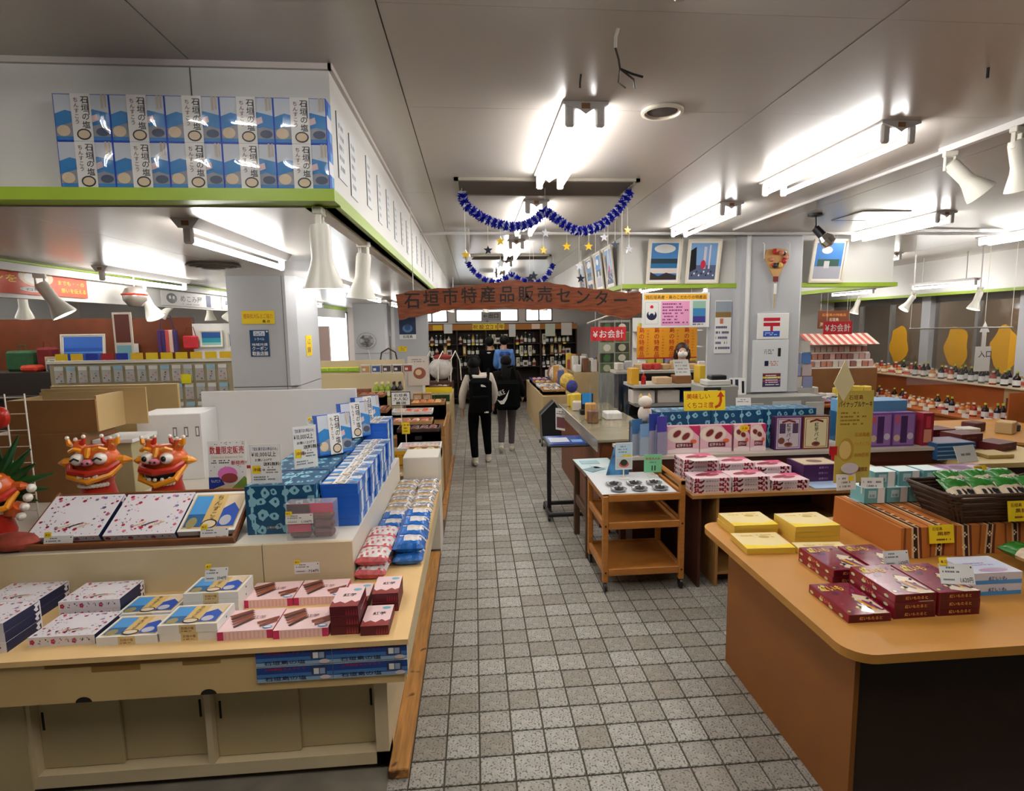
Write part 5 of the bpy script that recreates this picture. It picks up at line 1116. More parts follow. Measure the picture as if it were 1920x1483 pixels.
# ================================================================ people
m_skin = mat('skin', (206, 160, 132), .5); m_hair = mat('hair_black', (12, 9, 9), .6, spec=.15); 
def skinmesh(name, verts, edges, rads, m, parent, root=0, sub=2):
    me = bpy.data.meshes.new(name); me.from_pydata(verts, edges, []); me.materials.append(m)
    o = bpy.data.objects.new(name, me); COL.objects.link(o); o.parent = parent; KIDS.setdefault(parent.name, []).append(o)
    md = o.modifiers.new('skin', 'SKIN'); md.use_smooth_shade = True
    for i, r in enumerate(rads):
        r = r if isinstance(r, tuple) else (r, r); me.skin_vertices[0].data[i].radius = r
        me.skin_vertices[0].data[i].use_root = (i == root)
    s = o.modifiers.new('sub', 'SUBSURF'); s.levels = sub; s.render_levels = sub
    return o
def person(label, loc, rz, H, P, top, legs, shoe, hair=True, shirt_extra=None, detail=True):
    """P: joint offsets; x right, y forward, z up, metres for a person of height H"""
    o = thing('person', label, 'person', loc, rz)
    S = H/1.6
    J = dict(pel=(0, 0, .84), waist=(0, .0, 1.0), chest=(0, .0, 1.2), neck=(0, .0, 1.36), head=(0, .02, 1.47), crown=(0, .01, 1.545),
             hipL=(-.085, 0, .8), kneeL=(-.09, .02, .45), ankL=(-.09, -.02, .085), toeL=(-.1, .13, .035), hipR=(.085, 0, .8), kneeR=(.09, .02, .45), ankR=(.09, -.02, .085), toeR=(.1, .13, .035),
             shL=(-.165, 0, 1.28), elL=(-.21, -.02, 1.02), wrL=(-.21, .04, .8), haL=(-.21, .06, .72), shR=(.165, 0, 1.28), elR=(.21, -.02, 1.02), wrR=(.21, .04, .8), haR=(.21, .06, .72))
    J.update(P); J = {k: tuple(q*S for q in v) for k, v in J.items()}
    V = []; E_ = []; Rr = []; idx = {}
    def pt(n, r, par=None, co=None):
        idx[n] = len(V); V.append(co or J[n]); Rr.append(tuple(q*S for q in r) if isinstance(r, tuple) else r*S)
        if par: E_.append((idx[par], idx[n]))
    pt('pel', (.125, .09)); pt('waist', (.11, .08), 'pel'); pt('chest', (.13, .09), 'waist'); pt('neck', .045, 'chest'); pt('head', (.075, .088), 'neck'); pt('crown', (.06, .07), 'head')
    for s_ in 'LR':
        pt('hip'+s_, .085, 'pel'); pt('knee'+s_, .052, 'hip'+s_); pt('ank'+s_, .034, 'knee'+s_); pt('toe'+s_, .028, 'ank'+s_)
        pt('sh'+s_, .05, 'chest'); pt('el'+s_, .036, 'sh'+s_); pt('wr'+s_, .024, 'el'+s_); pt('ha'+s_, (.036, .018), 'wr'+s_)
        if detail:
            h = Vector(J['ha'+s_]); d = (h-Vector(J['wr'+s_])).normalized(); side = d.cross(Vector((1, 0, 0))).normalized()
            for f, (off, L) in enumerate(((-.03, .05), (-.011, .06), (.008, .063), (.027, .056), (-.045, .03))):
                a = h+side*off*S+d*(.03*S if f < 4 else -.005*S); b = a+d*(L*S*(.6 if f < 4 else .9))+Vector((.006 if s_ == 'L' else -.006, 0, 0))
                idx['f%d%s' % (f, s_)] = len(V); V.append(tuple(a)); Rr.append(.009*S); E_.append((idx['ha'+s_], len(V)-1))
                V.append(tuple(b)); Rr.append(.007*S); E_.append((len(V)-2, len(V)-1))
    skinmesh('body', V, E_, Rr, m_skin, o)
    # trousers
    n = ['pel', 'hipL', 'kneeL', 'ankL', 'hipR', 'kneeR', 'ankR', 'waist']; k = {q: i for i, q in enumerate(n)}
    vv = [J[q] for q in n]; vv[3] = tuple(Vector(J['ankL'])+Vector((0, 0, -.0*S))); vv[6] = tuple(Vector(J['ankR'])+Vector((0, 0, -.0*S)))
    skinmesh('trousers', vv, [(0, 1), (1, 2), (2, 3), (0, 4), (4, 5), (5, 6), (0, 7)], [tuple(q*S for q in r) if isinstance(r, tuple) else r*S for r in ((.14, .105), legs[1], legs[1]*.66, legs[1]*.5, legs[1], legs[1]*.66, legs[1]*.5, (.12, .09))], legs[0], o)
    # jacket
    n = ['pel', 'waist', 'chest', 'neck', 'shL', 'elL', 'wrL', 'shR', 'elR', 'wrR']; vv = [J[q] for q in n]; vv[3] = (vv[3][0], vv[3][1], vv[3][2]-.05*S)
    t = top[1]
    skinmesh('jacket', vv, [(0, 1), (1, 2), (2, 3), (2, 4), (4, 5), (5, 6), (2, 7), (7, 8), (8, 9)], [tuple(q*S*t for q in r) if isinstance(r, tuple) else r*S*t for r in ((.15, .115), (.14, .105), (.155, .115), .075, .075, .06, .045, .075, .06, .045)], top[0], o, 1)
    for s_ in 'LR':
        a, b = Vector(J['ank'+s_]), Vector(J['toe'+s_]); d = b-a; d.z = 0; d.normalize()
        u = Vector((0, 0, 1)); MB().tube([a-d*.075*S+u*(-.045*S), a-d*.03*S+u*(-.038*S), (a+b)/2+u*(-.018*S), b+d*.01*S, b+d*.055*S-u*.008*S], [.024*S, .042*S, .046*S, .04*S, .018*S], shoe, 10).tube([a-d*.01*S-u*.02*S, a-d*.01*S+u*.035*S], [.044*S, .04*S], shoe, 10).build('shoe', o)
    # face and ears
    hx, hy, hz = J['head']
    e = MB()
    for sx in (-1, 1): e.ball((hx+sx*.028*S, hy+.078*S, hz+.005*S), .011*S, m_bk, 6, 4)
    e.build('eyes', o)
    MB().tube([(hx, hy+.08*S, hz+.01*S), (hx, hy+.1*S, hz-.022*S), (hx, hy+.082*S, hz-.032*S)], [.008*S, .013*S, .008*S], m_skin).build('nose', o)
    MB().tube([(hx-.022*S, hy+.078*S, hz-.052*S), (hx, hy+.086*S, hz-.054*S), (hx+.022*S, hy+.078*S, hz-.052*S)], .006*S, mat('lips', (170, 90, 84), .5)).build('mouth', o)
    for sx in (-1, 1): MB().ball((hx+sx*.078*S, hy, hz), .022*S, m_skin, 8, 6, (.45, .7, 1.1)).build('ear', o)
    return o, J, S
def hairmesh(o, J, S, long=0, m=m_hair):
    x, y, z = J['head']
    b = MB().ball((x, y-.04*S, z+.03*S), .1*S, m, 16, 10, (.92, .95, 1.0))
    ob = b.build('hair', o)
    if long:
        q = skinmesh('long_hair', [(x, y-.05*S, z+.02*S), (x, y-.085*S, z-.1*S), (x, y-.12*S, z-long*.6*S), (x, y-.125*S, z-long*S)], [(0, 1), (1, 2), (2, 3)], [(.085*S, .06*S), (.09*S, .05*S), (.085*S, .04*S), (.05*S, .025*S)], m, o)
    return ob
m_whj = mat('jacket_offwhite', (206, 196, 182), .8, noise=.06, nscale=12); m_blk2 = mat('cloth_black', (6, 6, 7), .85, spec=.1); m_brj = mat('jacket_dark_brown', (22, 15, 12), .9, spec=.1); m_gry = mat('trousers_grey', (74, 66, 68), .8); m_wsh = mat('shoe_white', (206, 200, 184), .6); m_blj = mat('jacket_blue', (84, 130, 196), .7, noise=.2, nscale=8); m_navy = mat('cloth_navy', (26, 34, 60), .8); m_brn = mat('apron_brown', (110, 74, 46), .8)
# walker with backpack
o, J, S = person('person in off-white jacket, black cap and backpack walking away', (.06, 7.85, 0), .06, 1.5, dict(kneeL=(-.1, .0, .45), ankL=(-.09, -.16, .09), toeL=(-.1, -.02, .035), kneeR=(.1, .06, .45), ankR=(.12, .06, .085), toeR=(.13, .21, .035), hipL=(-.085, 0, .82), neck=(-.03, .01, 1.34), head=(-.075, .05, 1.45), crown=(-.085, .05, 1.52), shL=(-.17, 0, 1.26), elL=(-.25, -.02, 1.02), wrL=(-.25, .03, .8), haL=(-.25, .05, .73), elR=(.23, .02, 1.03), wrR=(.2, .12, .86), haR=(.19, .16, .8)), (m_whj, 1.0), (m_blk2, .108), m_wsh)
hairmesh(o, J, S, .2)
cp = MB().lathe([(.1, 0), (.102, .03), (.08, .075), (.03, .1), (0, .103)], m_blk2, (J['head'][0], J['head'][1], J['head'][2]+.035), n=16).build('cap', o)
MB().rbox(J['head'][0]-.1, J['head'][0]-.0, J['head'][1]+.07, J['head'][1]+.16, J['head'][2]+.03, J['head'][2]+.045, m_blk2, .006).build('cap_peak', cp, smooth=False)
skinmesh('hood', [(-.12, -.06, 1.22), (0, -.1, 1.18), (.12, -.06, 1.22)], [(0, 1), (1, 2)], [.035, .05, .035], m_whj, o)
bp = MB().rbox(-.15, .15, -.3, -.12, .7, 1.2, m_blk2, .05).rbox(-.11, .11, -.34, -.3, .74, .98, m_blk2, .02).build('backpack', o)
MB().tube([(-.11, -.12, 1.18), (-.13, -.02, 1.3), (-.12, .1, 1.2)], .022, m_blk2).build('strap', bp); MB().tube([(.11, -.12, 1.18), (.13, -.02, 1.3), (.12, .1, 1.2)], .022, m_blk2).build('strap', bp)
p = MB(); F = Face(p, (-.15, -.3, .7), (1, 0, 0), (0, 0, 1), .3, .5); F.k = 3; F.poly([(.5, .84), (.55, .85), (.68, .82), (.74, .78), (.52, .79)], WHITE); F.o = Vector((-.11, -.345, .7)); F.rect(.55, .1, .68, .14, WHITE); F.rect(.5, .1, .53, .13, WHITE, True); p.build('logo', bp, smooth=False)
# walker with shoulder bag
o, J, S = person('person with long dark hair, brown coat and black shoulder bag', (.47, 8.55, 0), -.05, 1.46, dict(kneeL=(-.08, -.02, .45), ankL=(-.1, -.22, .16), toeL=(-.1, -.14, .045), kneeR=(.08, .1, .46), ankR=(.07, .06, .085), toeR=(.08, .21, .035), elR=(.26, .0, 1.02), wrR=(.27, .16, .9), haR=(.27, .22, .86), neck=(0, .0, 1.34), shL=(-.175, 0, 1.27), elL=(-.23, .02, 1.0), wrL=(-.22, .1, .8), haL=(-.22, .13, .73)), (m_brj, 1.14), (m_gry, .1), m_wsh)
hairmesh(o, J, S, .34)
bg = MB().rbox(-.17, .2, -.27, -.15, .66, 1.1, m_blk2, .05).build('shoulder_bag', o); MB().tube([(.16, -.2, 1.08), (.1, -.14, 1.3), (-.1, .02, 1.24), (-.14, -.15, 1.02)], .018, m_blk2).build('strap', bg)
p = MB(); F = Face(p, (-.17, -.2715, .66), (.93, 0, .36), (-.36, 0, .93), .3, .42); F.o = Vector((-.08, -.2715, .68)); F.w, F.h = .22, .36
F.text('NIKE', .05, .5, .28, WHITE, fit=.62); F.poly([(-.02, .44), (.1, .2), (.3, .16), (.6, .3), (.98, .62), (.55, .4), (.3, .32), (.14, .34)], WHITE); p.build('logo', bg, smooth=False)
# shoppers at the liquor rack
o, J, S = person('person in light blue jacket standing at the liquor rack', (.62, 11.9, 0), .1, 1.7, dict(shL=(-.14, 0, 1.27), elL=(-.17, .0, 1.02), shR=(.14, 0, 1.27), elR=(.17, 0, 1.02), wrL=(-.12, .14, .95), haL=(-.1, .2, .95), wrR=(.12, .14, .95), haR=(.1, .2, .95)), (m_blj, 1.0), (m_navy, .095), m_blk2); hairmesh(o, J, S)
skinmesh('hood', [(-.1, -.07, 1.33), (0, -.12, 1.28), (.1, -.07, 1.33)], [(0, 1), (1, 2)], [.05, .07, .05], mat('hood_blue', (30, 60, 130), .8), o)
o, J, S = person('person in black jacket with white collar at the liquor rack', (.34, 12.3, 0), -.3, 1.66, {}, (m_blk2, 1.12), (m_blk2, .09), m_blk2); hairmesh(o, J, S)
MB().tube([(.075*math.cos(t), .07*math.sin(t)-.01, 1.37*S*.93) for t in [2*PI*i/12 for i in range(12)]], .02, WHITE, 6, True).build('collar', o)
# shop clerk behind the cash desk, wearing a mask
o, J, S = person('shop clerk in brown with white mask behind the cash desk', (3.1, 8.38, 0), PI-.25, 1.6, dict(elL=(-.2, .12, 1.04), wrL=(-.12, .3, 1.02), haL=(-.08, .36, 1.02), elR=(.2, .12, 1.04), wrR=(.12, .3, 1.02), haR=(.08, .36, 1.02)), (m_brn, 1.1), (m_blk2, .09), m_blk2)
x, y, z = J['head']; MB().ball((x, y-.042, z+.038), .1, mat('hair_dark_brown', (54, 30, 22), .5), 16, 10, (1, .95, 1.0)).build('hair', o)
MB().tube([(x-.085, y-.03, z+.03), (x-.095, y-.04, z-.08), (x-.07, y-.05, z-.16)], [.03, .035, .02], MATS['hair_dark_brown']).tube([(x+.085, y-.03, z+.03), (x+.095, y-.04, z-.08), (x+.07, y-.05, z-.16)], [.03, .035, .02], MATS['hair_dark_brown']).build('side_hair', o)
MB().ball((x, y+.048, z-.035), .07, WHITE, 12, 8, (1.05, .9, .8)).build('face_mask', o)
# ================================================================ right-hand near counter
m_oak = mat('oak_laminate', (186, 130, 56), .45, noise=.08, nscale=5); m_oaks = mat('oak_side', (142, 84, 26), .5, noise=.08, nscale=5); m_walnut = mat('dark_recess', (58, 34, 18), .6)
RZ = .72
o = thing('wooden_counter', 'orange-brown wooden counter in the right foreground', 'counter', (0, 0, 0))
def rounded(x0, x1, y0, y1, r, n=7):
    pts = []
    for cx, cy, a0 in ((x0+r, y0+r, PI), (x1-r, y0+r, 1.5*PI), (x1-r, y1-r, 0), (x0+r, y1-r, .5*PI)):
        for i in range(n): a = a0+PI/2*i/(n-1); pts.append((cx+r*math.cos(a), cy+r*math.sin(a)))
    return pts
MB().prism(rounded(1.3, 3.5, 1.79, 3.18, .1), (0, 0, RZ-.035), (1, 0, 0), (0, 1, 0), (0, 0, 1), .035, m_oak).build('worktop', o, smooth=False)
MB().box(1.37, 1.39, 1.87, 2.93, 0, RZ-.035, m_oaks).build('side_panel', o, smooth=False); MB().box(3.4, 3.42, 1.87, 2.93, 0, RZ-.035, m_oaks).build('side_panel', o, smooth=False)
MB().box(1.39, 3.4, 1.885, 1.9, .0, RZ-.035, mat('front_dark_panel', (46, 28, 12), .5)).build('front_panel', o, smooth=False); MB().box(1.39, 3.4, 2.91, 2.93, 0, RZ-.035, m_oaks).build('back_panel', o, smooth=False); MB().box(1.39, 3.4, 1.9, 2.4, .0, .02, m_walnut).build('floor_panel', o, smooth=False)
yelp = ink((226, 206, 148)); yel2 = ink((236, 204, 30)); kraft = ink((206, 160, 60))
def d_yel(p, w, d, h):
    T = ftop(p, w, d, h); T.rect(0, 0, 1, 1, yelp); T.poly([(0, 0), (1, 0), (1, .24), (.6, .14), (0, .26)], yel2); T.lines(.5, .62, .85, .9, 2, kraft); T.oval(.62, .7, .12, .08, ink((190, 160, 80))); T.text('石垣島', .15, .75, .1, kraft)
    ffront(p, w, d, h).rect(.02, .1, .98, .9, ink((216, 178, 60)))
ybox = product('yellow_cake_box', 'box', .25, .22, .03, ink((216, 176, 70)), d_yel, 'flat yellow cake boxes'); ybox.h = .0302
lay(ybox, [(1.53, 3.05, 2, 'flat yellow box at the far counter corner', 0), (1.49, 2.8, 1, 'single flat yellow box nearest the aisle edge', -.05), (1.8, 2.92, 3, 'flat yellow box of the three-high pile', 0), (1.735, 2.63, 1, 'single flat yellow box before the purple-red boxes', -.08)], RZ)
RB = ink((110, 22, 36), .2); 
def d_red(p, w, d, h):
    T = ftop(p, w, d, h); R = random.Random(8); T.rect(0, 0, 1, 1, ink((130, 24, 60), .2))
    for i in range(26): T.k = 3+i % 3; T.oval(R.uniform(.06, .94), R.uniform(.05, .95), R.uniform(.03, .09), R.uniform(.02, .06), ink(R.choice(((196, 190, 90), (90, 20, 70), (226, 206, 150), (170, 40, 80))), .2), 8, R.uniform(0, 3))
    T.poly([(.38, .08), (.62, .0), (.95, .0), (.95, .5), (.7, .62)], ink((226, 206, 180), .2)); T.k = 6
    for i in range(3): T.k = 6+i; T.oval(.6+.1*i, .28-.02*i, .06, .17, ink(((90, 40, 90), (226, 160, 40), (120, 50, 100))[i], .2), 12, .3)
    T.text('紅いも', .08, .72, .2, ink((246, 206, 30)), fit=.6)
    f = ffront(p, w, d, h); f.rect(.04, .1, .96, .9, ink((90, 16, 30), .2)); f.text('紅いもたると', .25, .3, .45, ink((236, 150, 60)), fit=.55)
    l = fleft(p, w, d, h); l.rect(0, 0, 1, 1, ink((140, 28, 44), .2)); l.text('紅いも', .3, .25, .55, ink((226, 150, 90)), fit=.3)
    for i in range(4): l.k = 4; l.oval(.08+.25*i, .3, .05, .2, ink((206, 196, 150)), 8)
def d_redw(p, w, d, h):
    d_red(p, w, d, h); T = ftop(p, w, d, h); T.k = 14
    T.rect(.02, .01, .98, .99, film('tart_film', .1) if 'tart_film' not in MATS else MATS['tart_film'])
rbox_ = product('purple_red_tart_box', 'box', .175, .27, .033, RB, d_redw, 'glossy purple-red tart boxes'); rbox_.h = .0332
lay(rbox_, [(1.52, 2.14, 1, 'low glossy purple-red tart box at the counter corner', 0), (1.71, 2.15, 3, 'purple-red tart box of the middle pile', 0), (1.9, 2.15, 3, 'purple-red tart box of the pile beside the pale packs', 0), (1.66, 2.46, 2, 'purple-red tart box behind, beside the yellow boxes', 0), (1.86, 2.46, 2, 'purple-red tart box behind, under the price card', 0)], RZ)
def d_bw(p, w, d, h):
    T = ftop(p, w, d, h); T.rect(.1, .3, .9, .7, ink((206, 214, 232), .2)); T.lines(.15, .4, .8, .62, 2, ink((150, 110, 160))); T.oval(.5, .15, .3, .1, ink((190, 160, 190), .2))
    f = ffront(p, w, d, h); f.rect(0, 0, 1, .35, SKY); f.text('紅いも', .3, .3, .4, ink((90, 80, 140)), fit=.4)
bw = product('pale_purple_pack', 'package', .22, .17, .05, ink((214, 214, 226), .2), d_bw, 'pale blue-white packs'); bw.h = .0502
lay(bw, [(2.2, 2.24, 2, 'pale blue-white pack beside the tart boxes', 0)], RZ)
price_card((1.88, 2.33, RZ+.068), .12, .07, '1,620円', 0, .3, 'white price card on the rear tart boxes', False); price_card((1.94, 2.07, RZ+.102), .13, .08, '1,620円', -.2, .4, 'white price card on the tart box pile')
# cloth covered stand
def cloth_mat():
    m = bpy.data.materials.new('patterned_cloth'); m.use_nodes = True; nt = m.node_tree; b = nt.nodes['Principled BSDF']; b.inputs['Roughness'].default_value = .9
    tc = nt.nodes.new('ShaderNodeTexCoord'); sp = nt.nodes.new('ShaderNodeSeparateXYZ'); nt.links.new(tc.outputs['Object'], sp.inputs[0])
    ml = nt.nodes.new('ShaderNodeMath'); ml.operation = 'MULTIPLY'; ml.inputs[1].default_value = 7.5; nt.links.new(sp.outputs['X'], ml.inputs[0])
    fr = nt.nodes.new('ShaderNodeMath'); fr.operation = 'FRACT'; nt.links.new(ml.outputs[0], fr.inputs[0])
    r = nt.nodes.new('ShaderNodeValToRGB'); r.color_ramp.interpolation = 'CONSTANT'; e = r.color_ramp.elements
    cols = ((0, (180, 104, 36)), (.22, (120, 60, 22)), (.3, (180, 104, 36)), (.5, (216, 178, 126)), (.58, (50, 22, 14)), (.72, (206, 166, 116)), (.78, (96, 42, 20)), (.88, (180, 104, 36)))
    while len(e) < len(cols): e.new(.5)
    for k, (p_, c) in enumerate(cols): e[k].position = p_; e[k].color = (*lin(tuple(v/255 for v in c)), 1)
    nt.links.new(fr.outputs[0], r.inputs[0]); nt.links.new(r.outputs[0], b.inputs['Base Color']); return m
m_cloth = cloth_mat()
o = thing('cloth_covered_stand', 'display stand draped in brown striped cloth on the right counter', 'display riser', (2.6, 2.83, RZ+.001))
b = MB(); n = 40
for i in range(n):
    for (ya, za, yb, zb) in ((-.27, 0, -.26, .15), (-.26, .15, .27, .155), (.27, .155, .275, 0)):
        x0, x1 = -.52+1.04*i/n, -.52+1.04*(i+1)/n
        w0, w1 = (.012*math.sin(x0*26) if za == 0 or zb == 0 else 0), (.012*math.sin(x1*26) if za == 0 or zb == 0 else 0)
        b.add([(x0, ya-(w0 if za == 0 else 0), za), (x1, ya-(w1 if za == 0 else 0), za), (x1, yb+(w1 if zb == 0 else 0), zb), (x0, yb+(w0 if zb == 0 else 0), zb)], [(0, 1, 2, 3)], m_cloth)
b.add([(-.52, -.27, 0), (-.52, -.26, .15), (-.52, .27, .155), (-.52, .275, 0)], [(0, 1, 2, 3)], m_cloth); b.add([(.52, -.27, 0), (.52, -.26, .15), (.52, .27, .155), (.52, .275, 0)], [(3, 2, 1, 0)], m_cloth)
b.build('cloth', o)
p = MB(); F = Face(p, (-.52, -.275, 0), (1, 0, .0), (0, .06, 1), 1.04, .15); F.k = 12
for i in range(8):
    for j in range(2):
        for q in range(4): F.k = 12; F.oval(.06+.128*i+.008*math.cos(q*PI/2), .3+.42*j+.06*math.sin(q*PI/2), .005, .035, ink((230, 210, 180)), 6)
F = Face(p, (-.52, -.26, .152), (1, 0, 0), (0, 1, .01), 1.04, .53); F.k = 8
for i in range(7):
    for j in range(6): F.k = 8; F.oval(.08+.128*i+.01*(j % 2), .05+.1*j, .012, .012, ink((230, 210, 180)), 6)
p.build('white_motif', o, smooth=False)
MB().box(-.5, .5, -.24, .25, 0, .145, m_card).build('box_inside', o, smooth=False)
TQ = ink((110, 168, 170)); 
def d_teal(p, w, d, h):
    f = ffront(p, w, d, h); f.rect(.62, 0, .95, 1, WHITE); f.rect(.18, .35, .55, .85, ink((190, 214, 214))); f.text('石垣', .22, .4, .2, TEAL); ftop(p, w, d, h).rect(0, .0, 1, 1, ink((206, 222, 222)))
    l = fleft(p, w, d, h); l.rect(0, 0, 1, 1, ink((120, 180, 184)))
tb = product('turquoise_cake_box', 'box', .125, .12, .085, TQ, d_teal, 'turquoise cake boxes on the striped cloth')
for i in range(4): tb((2.21+.135*i, 3.0, RZ+.158), 0, 'turquoise cake box, lower row, %s from the aisle' % ORD[i])
for i in range(3): tb((2.28+.145*i, 3.02, RZ+.2435), 0, 'turquoise cake box, upper row, %s from the aisle' % ORD[i])
# wicker basket with green bags
m_wick = mat('dark_wicker', (62, 38, 22), .6, noise=.3, nscale=30)
o = thing('wicker_basket', 'dark woven basket of green-topped packets on the striped cloth', 'basket', (2.7, 2.72, RZ+.158))
MB().prism(rounded(-.3, .3, -.13, .13, .04, 4), (0, 0, 0), (1, 0, 0), (0, 1, 0), (0, 0, 1), .012, m_wick).build('base', o, smooth=False)
for k in range(9):
    z = .014+.0165*k; s_ = k/8*.07
    pts = rounded(-.3-s_, .3+s_, -.13-s_*.5, .13+s_*.5, .05, 5); b = []
    for i, q in enumerate(pts):
        b.append((q[0], q[1], z+.004*math.sin(i*2.1+k*PI)))
    MB().tube(b, .0095, m_wick, 6, True).build('woven_row', o)
for i in range(16):
    a = rounded(-.3, .3, -.13, .13, .04, 5)[int(i*20/16) % 20]; MB().tube([(a[0], a[1], 0), (a[0]*1.23, a[1]*1.27, .155)], .007, m_wick, 5).build('stake', o)
m_gp = mat('green_packet_top', (40, 110, 36), .25); m_cp = mat('clear_biscuit_packet', (196, 176, 150), .3, noise=.3, nscale=30, bump=.3)
gpk = Once(tag(pillow(.15, .2, .06, lambda u, v, s: m_gp if v > .62 else (BLACK if (.2 < u < .8 and .2 < v < .5 and int(v*24) % 3 and int(u*24) % 4) else m_cp), 4, 16, 18).build('green_top_packet'), 'x', 'snack bag', 'green-topped packets in the basket'))
for i in range(4): gpk((2.49+.14*i, 2.7, RZ+.255), 0, 'green-topped clear packet in the wicker basket, %s from the aisle' % ORD[i], rot=(.55, 0, 0))
for i in range(3): gpk((2.55+.15*i, 2.79, RZ+.28), 0, 'green-topped packet at the back of the basket, %s from the aisle' % ORD[i], rot=(.4, 0, .1))
gpk((2.55, 2.36, RZ+.05), 0, 'green-topped packet lying on the counter by the pale packs', rot=(.15, 0, .3)); gpk((2.7, 2.3, RZ+.05), 0, 'green-topped packet lying at the right picture edge', rot=(.15, 0, -.2)); gpk((2.62, 2.2, RZ+.1), 0, 'green-topped packet lying on the two by the picture edge', rot=(.1, 0, .1))
def note(label, loc, w, h, rz=0, tilt=.15, c=YEL, name='yellow_note'):
    return poster(name, label, loc, w, h, lambda F: (F.text('石垣島', .12, .7, .2, BROWN), F.text('黒糖', .3, .42, .22, BROWN, fit=.55), F.lines(.2, .1, .85, .3, 1, BROWN)), tilt, rz, 'price card', c)
note('yellow handwritten note pinned on the striped cloth', (2.28, 2.545, RZ+.075), .13, .09); note('yellow handwritten note on the wicker basket', (2.66, 2.52, RZ+.18), .12, .1)
# pineapple cake sign on a rod
m_acr = mat('yellow_film', (206, 182, 84), .3, alpha=.92)
o = thing('pineapple_cake_sign', 'tall yellow pineapple cake sign on a thin rod', 'sign', (2.1, 2.99, RZ+.158))
MB().cyl((.06, .01, 0), (.06, .01, .14), .004, m=m_blk, n=6).build('rod', o); MB().rbox(.02, .1, -.03, .05, 0, .004, mat('clear_foot', (200, 206, 210), .1, alpha=.5), .001).build('foot', o, smooth=False)
MB().box(-.105, .105, 0, .003, .11, .63, m_acr).build('sheet', o, smooth=False)
p = MB(); F = Face(p, (-.105, 0, .11), (1, 0, 0), (0, 0, 1), .21, .52)
F.text('石垣島', .3, .9, .055, BROWN); F.text('パイナップルケーキ', .02, .82, .07, BLACK, fit=.96); F.lines(.1, .62, .9, .78, 4, ink((150, 120, 40))); F.oval(.3, .36, .22, .13, ink((190, 150, 60))); F.oval(.27, .36, .17, .1, ink((226, 196, 120))); F.text('石垣島産', .52, .5, .05, ink((200, 130, 20)), fit=.42); F.text('パイナップル', .5, .4, .05, ink((200, 130, 20)), fit=.46); F.text('100%使用', .52, .28, .05, ink((200, 130, 20)), fit=.42); F.text('数量限定', .55, .12, .05, BROWN, fit=.38); p.build('print', o, smooth=False)
tag(MB().prism([(-.06, 0), (0, -.1), (.06, 0), (0, .13)], (2.02, 2.98, RZ+.83), (1, 0, 0), (0, 0, 1), (0, 1, 0), .003, ink((220, 206, 160))).cyl((2.02, 2.985, RZ+.73), (2.02, 2.985, RZ+.9), .003, m=m_blk, n=5).build('diamond_card'), 'cream diamond-shaped card above the pineapple cake sign', 'sign')
poster('white_label', 'white label card at the foot of the pineapple sign, aisle side', (2.05, 2.955, RZ+.235), .12, .09, lambda F: (F.lines(.1, .1, .9, .85, 3, GREY), F.rect(.6, .55, .9, .85, YEL)), .1, .1, 'price card'); poster('white_label', 'white label card at the foot of the pineapple sign, outer side', (2.2, 2.95, RZ+.21), .12, .09, lambda F: F.lines(.1, .1, .9, .85, 3, GREY), .1, -.15, 'price card')
tag(MB().prism([(.05*math.cos(2*PI*i/16), .03*math.sin(2*PI*i/16)) for i in range(16)], (2.06, 2.95, RZ+.36), (1, 0, 0), (0, 0, 1), (0, 1, 0), .003, ink((206, 200, 206))).build('oval_label', smooth=False), 'oval limited-quantity label on the pineapple sign', 'sign')
tag(MB().box(1.955, 2.0, 2.98, 2.984, RZ+.43, RZ+.48, RED).box(1.97, 1.985, 2.98, 2.984, RZ+.4, RZ+.43, RED).build('red_tag', smooth=False), 'small red tag on the edge of the pineapple sign', 'tag')
# ================================================================ pink box table and stepped display
m_drk = mat('dark_brown_wood', (74, 36, 20), .5, noise=.12, nscale=5)
PT = .69
o = thing('low_display_table', 'wooden table under the pink tart boxes', 'table', (0, 0, 0))
MB().box(1.5, 3.9, 3.8, 4.42, PT-.025, PT, m_wood).build('tabletop', o, smooth=False)
for x in (1.56, 1.69, 2.75, 3.85): MB().box(x, x+.02, 3.83, 4.4, 0, PT-.025, m_wood if x != 1.56 else m_drk).build('upright_panel', o, smooth=False)
for z in (.08, .38): MB().box(1.71, 2.75, 3.85, 4.4, z, z+.018, m_wood).build('lower_shelf', o, smooth=False)
MB().box(1.6, 3.9, 4.4, 4.42, 0, PT-.025, m_walnut).build('back_panel', o, smooth=False)
o = thing('stepped_display', 'dark brown stepped display behind the pink boxes', 'display riser', (0, 0, 0))
MB().box(1.26, 3.92, 4.46, 4.48, .0, .8, m_drk).build('front_panel', o, smooth=False); MB().box(1.22, 3.92, 4.44, 5.0, .8, .825, mat('pale_shelf', (196, 186, 172), .45)).build('shelf_top', o, smooth=False); MB().box(1.26, 1.28, 4.48, 5.0, 0, .8, m_drk).build('side_panel', o, smooth=False)
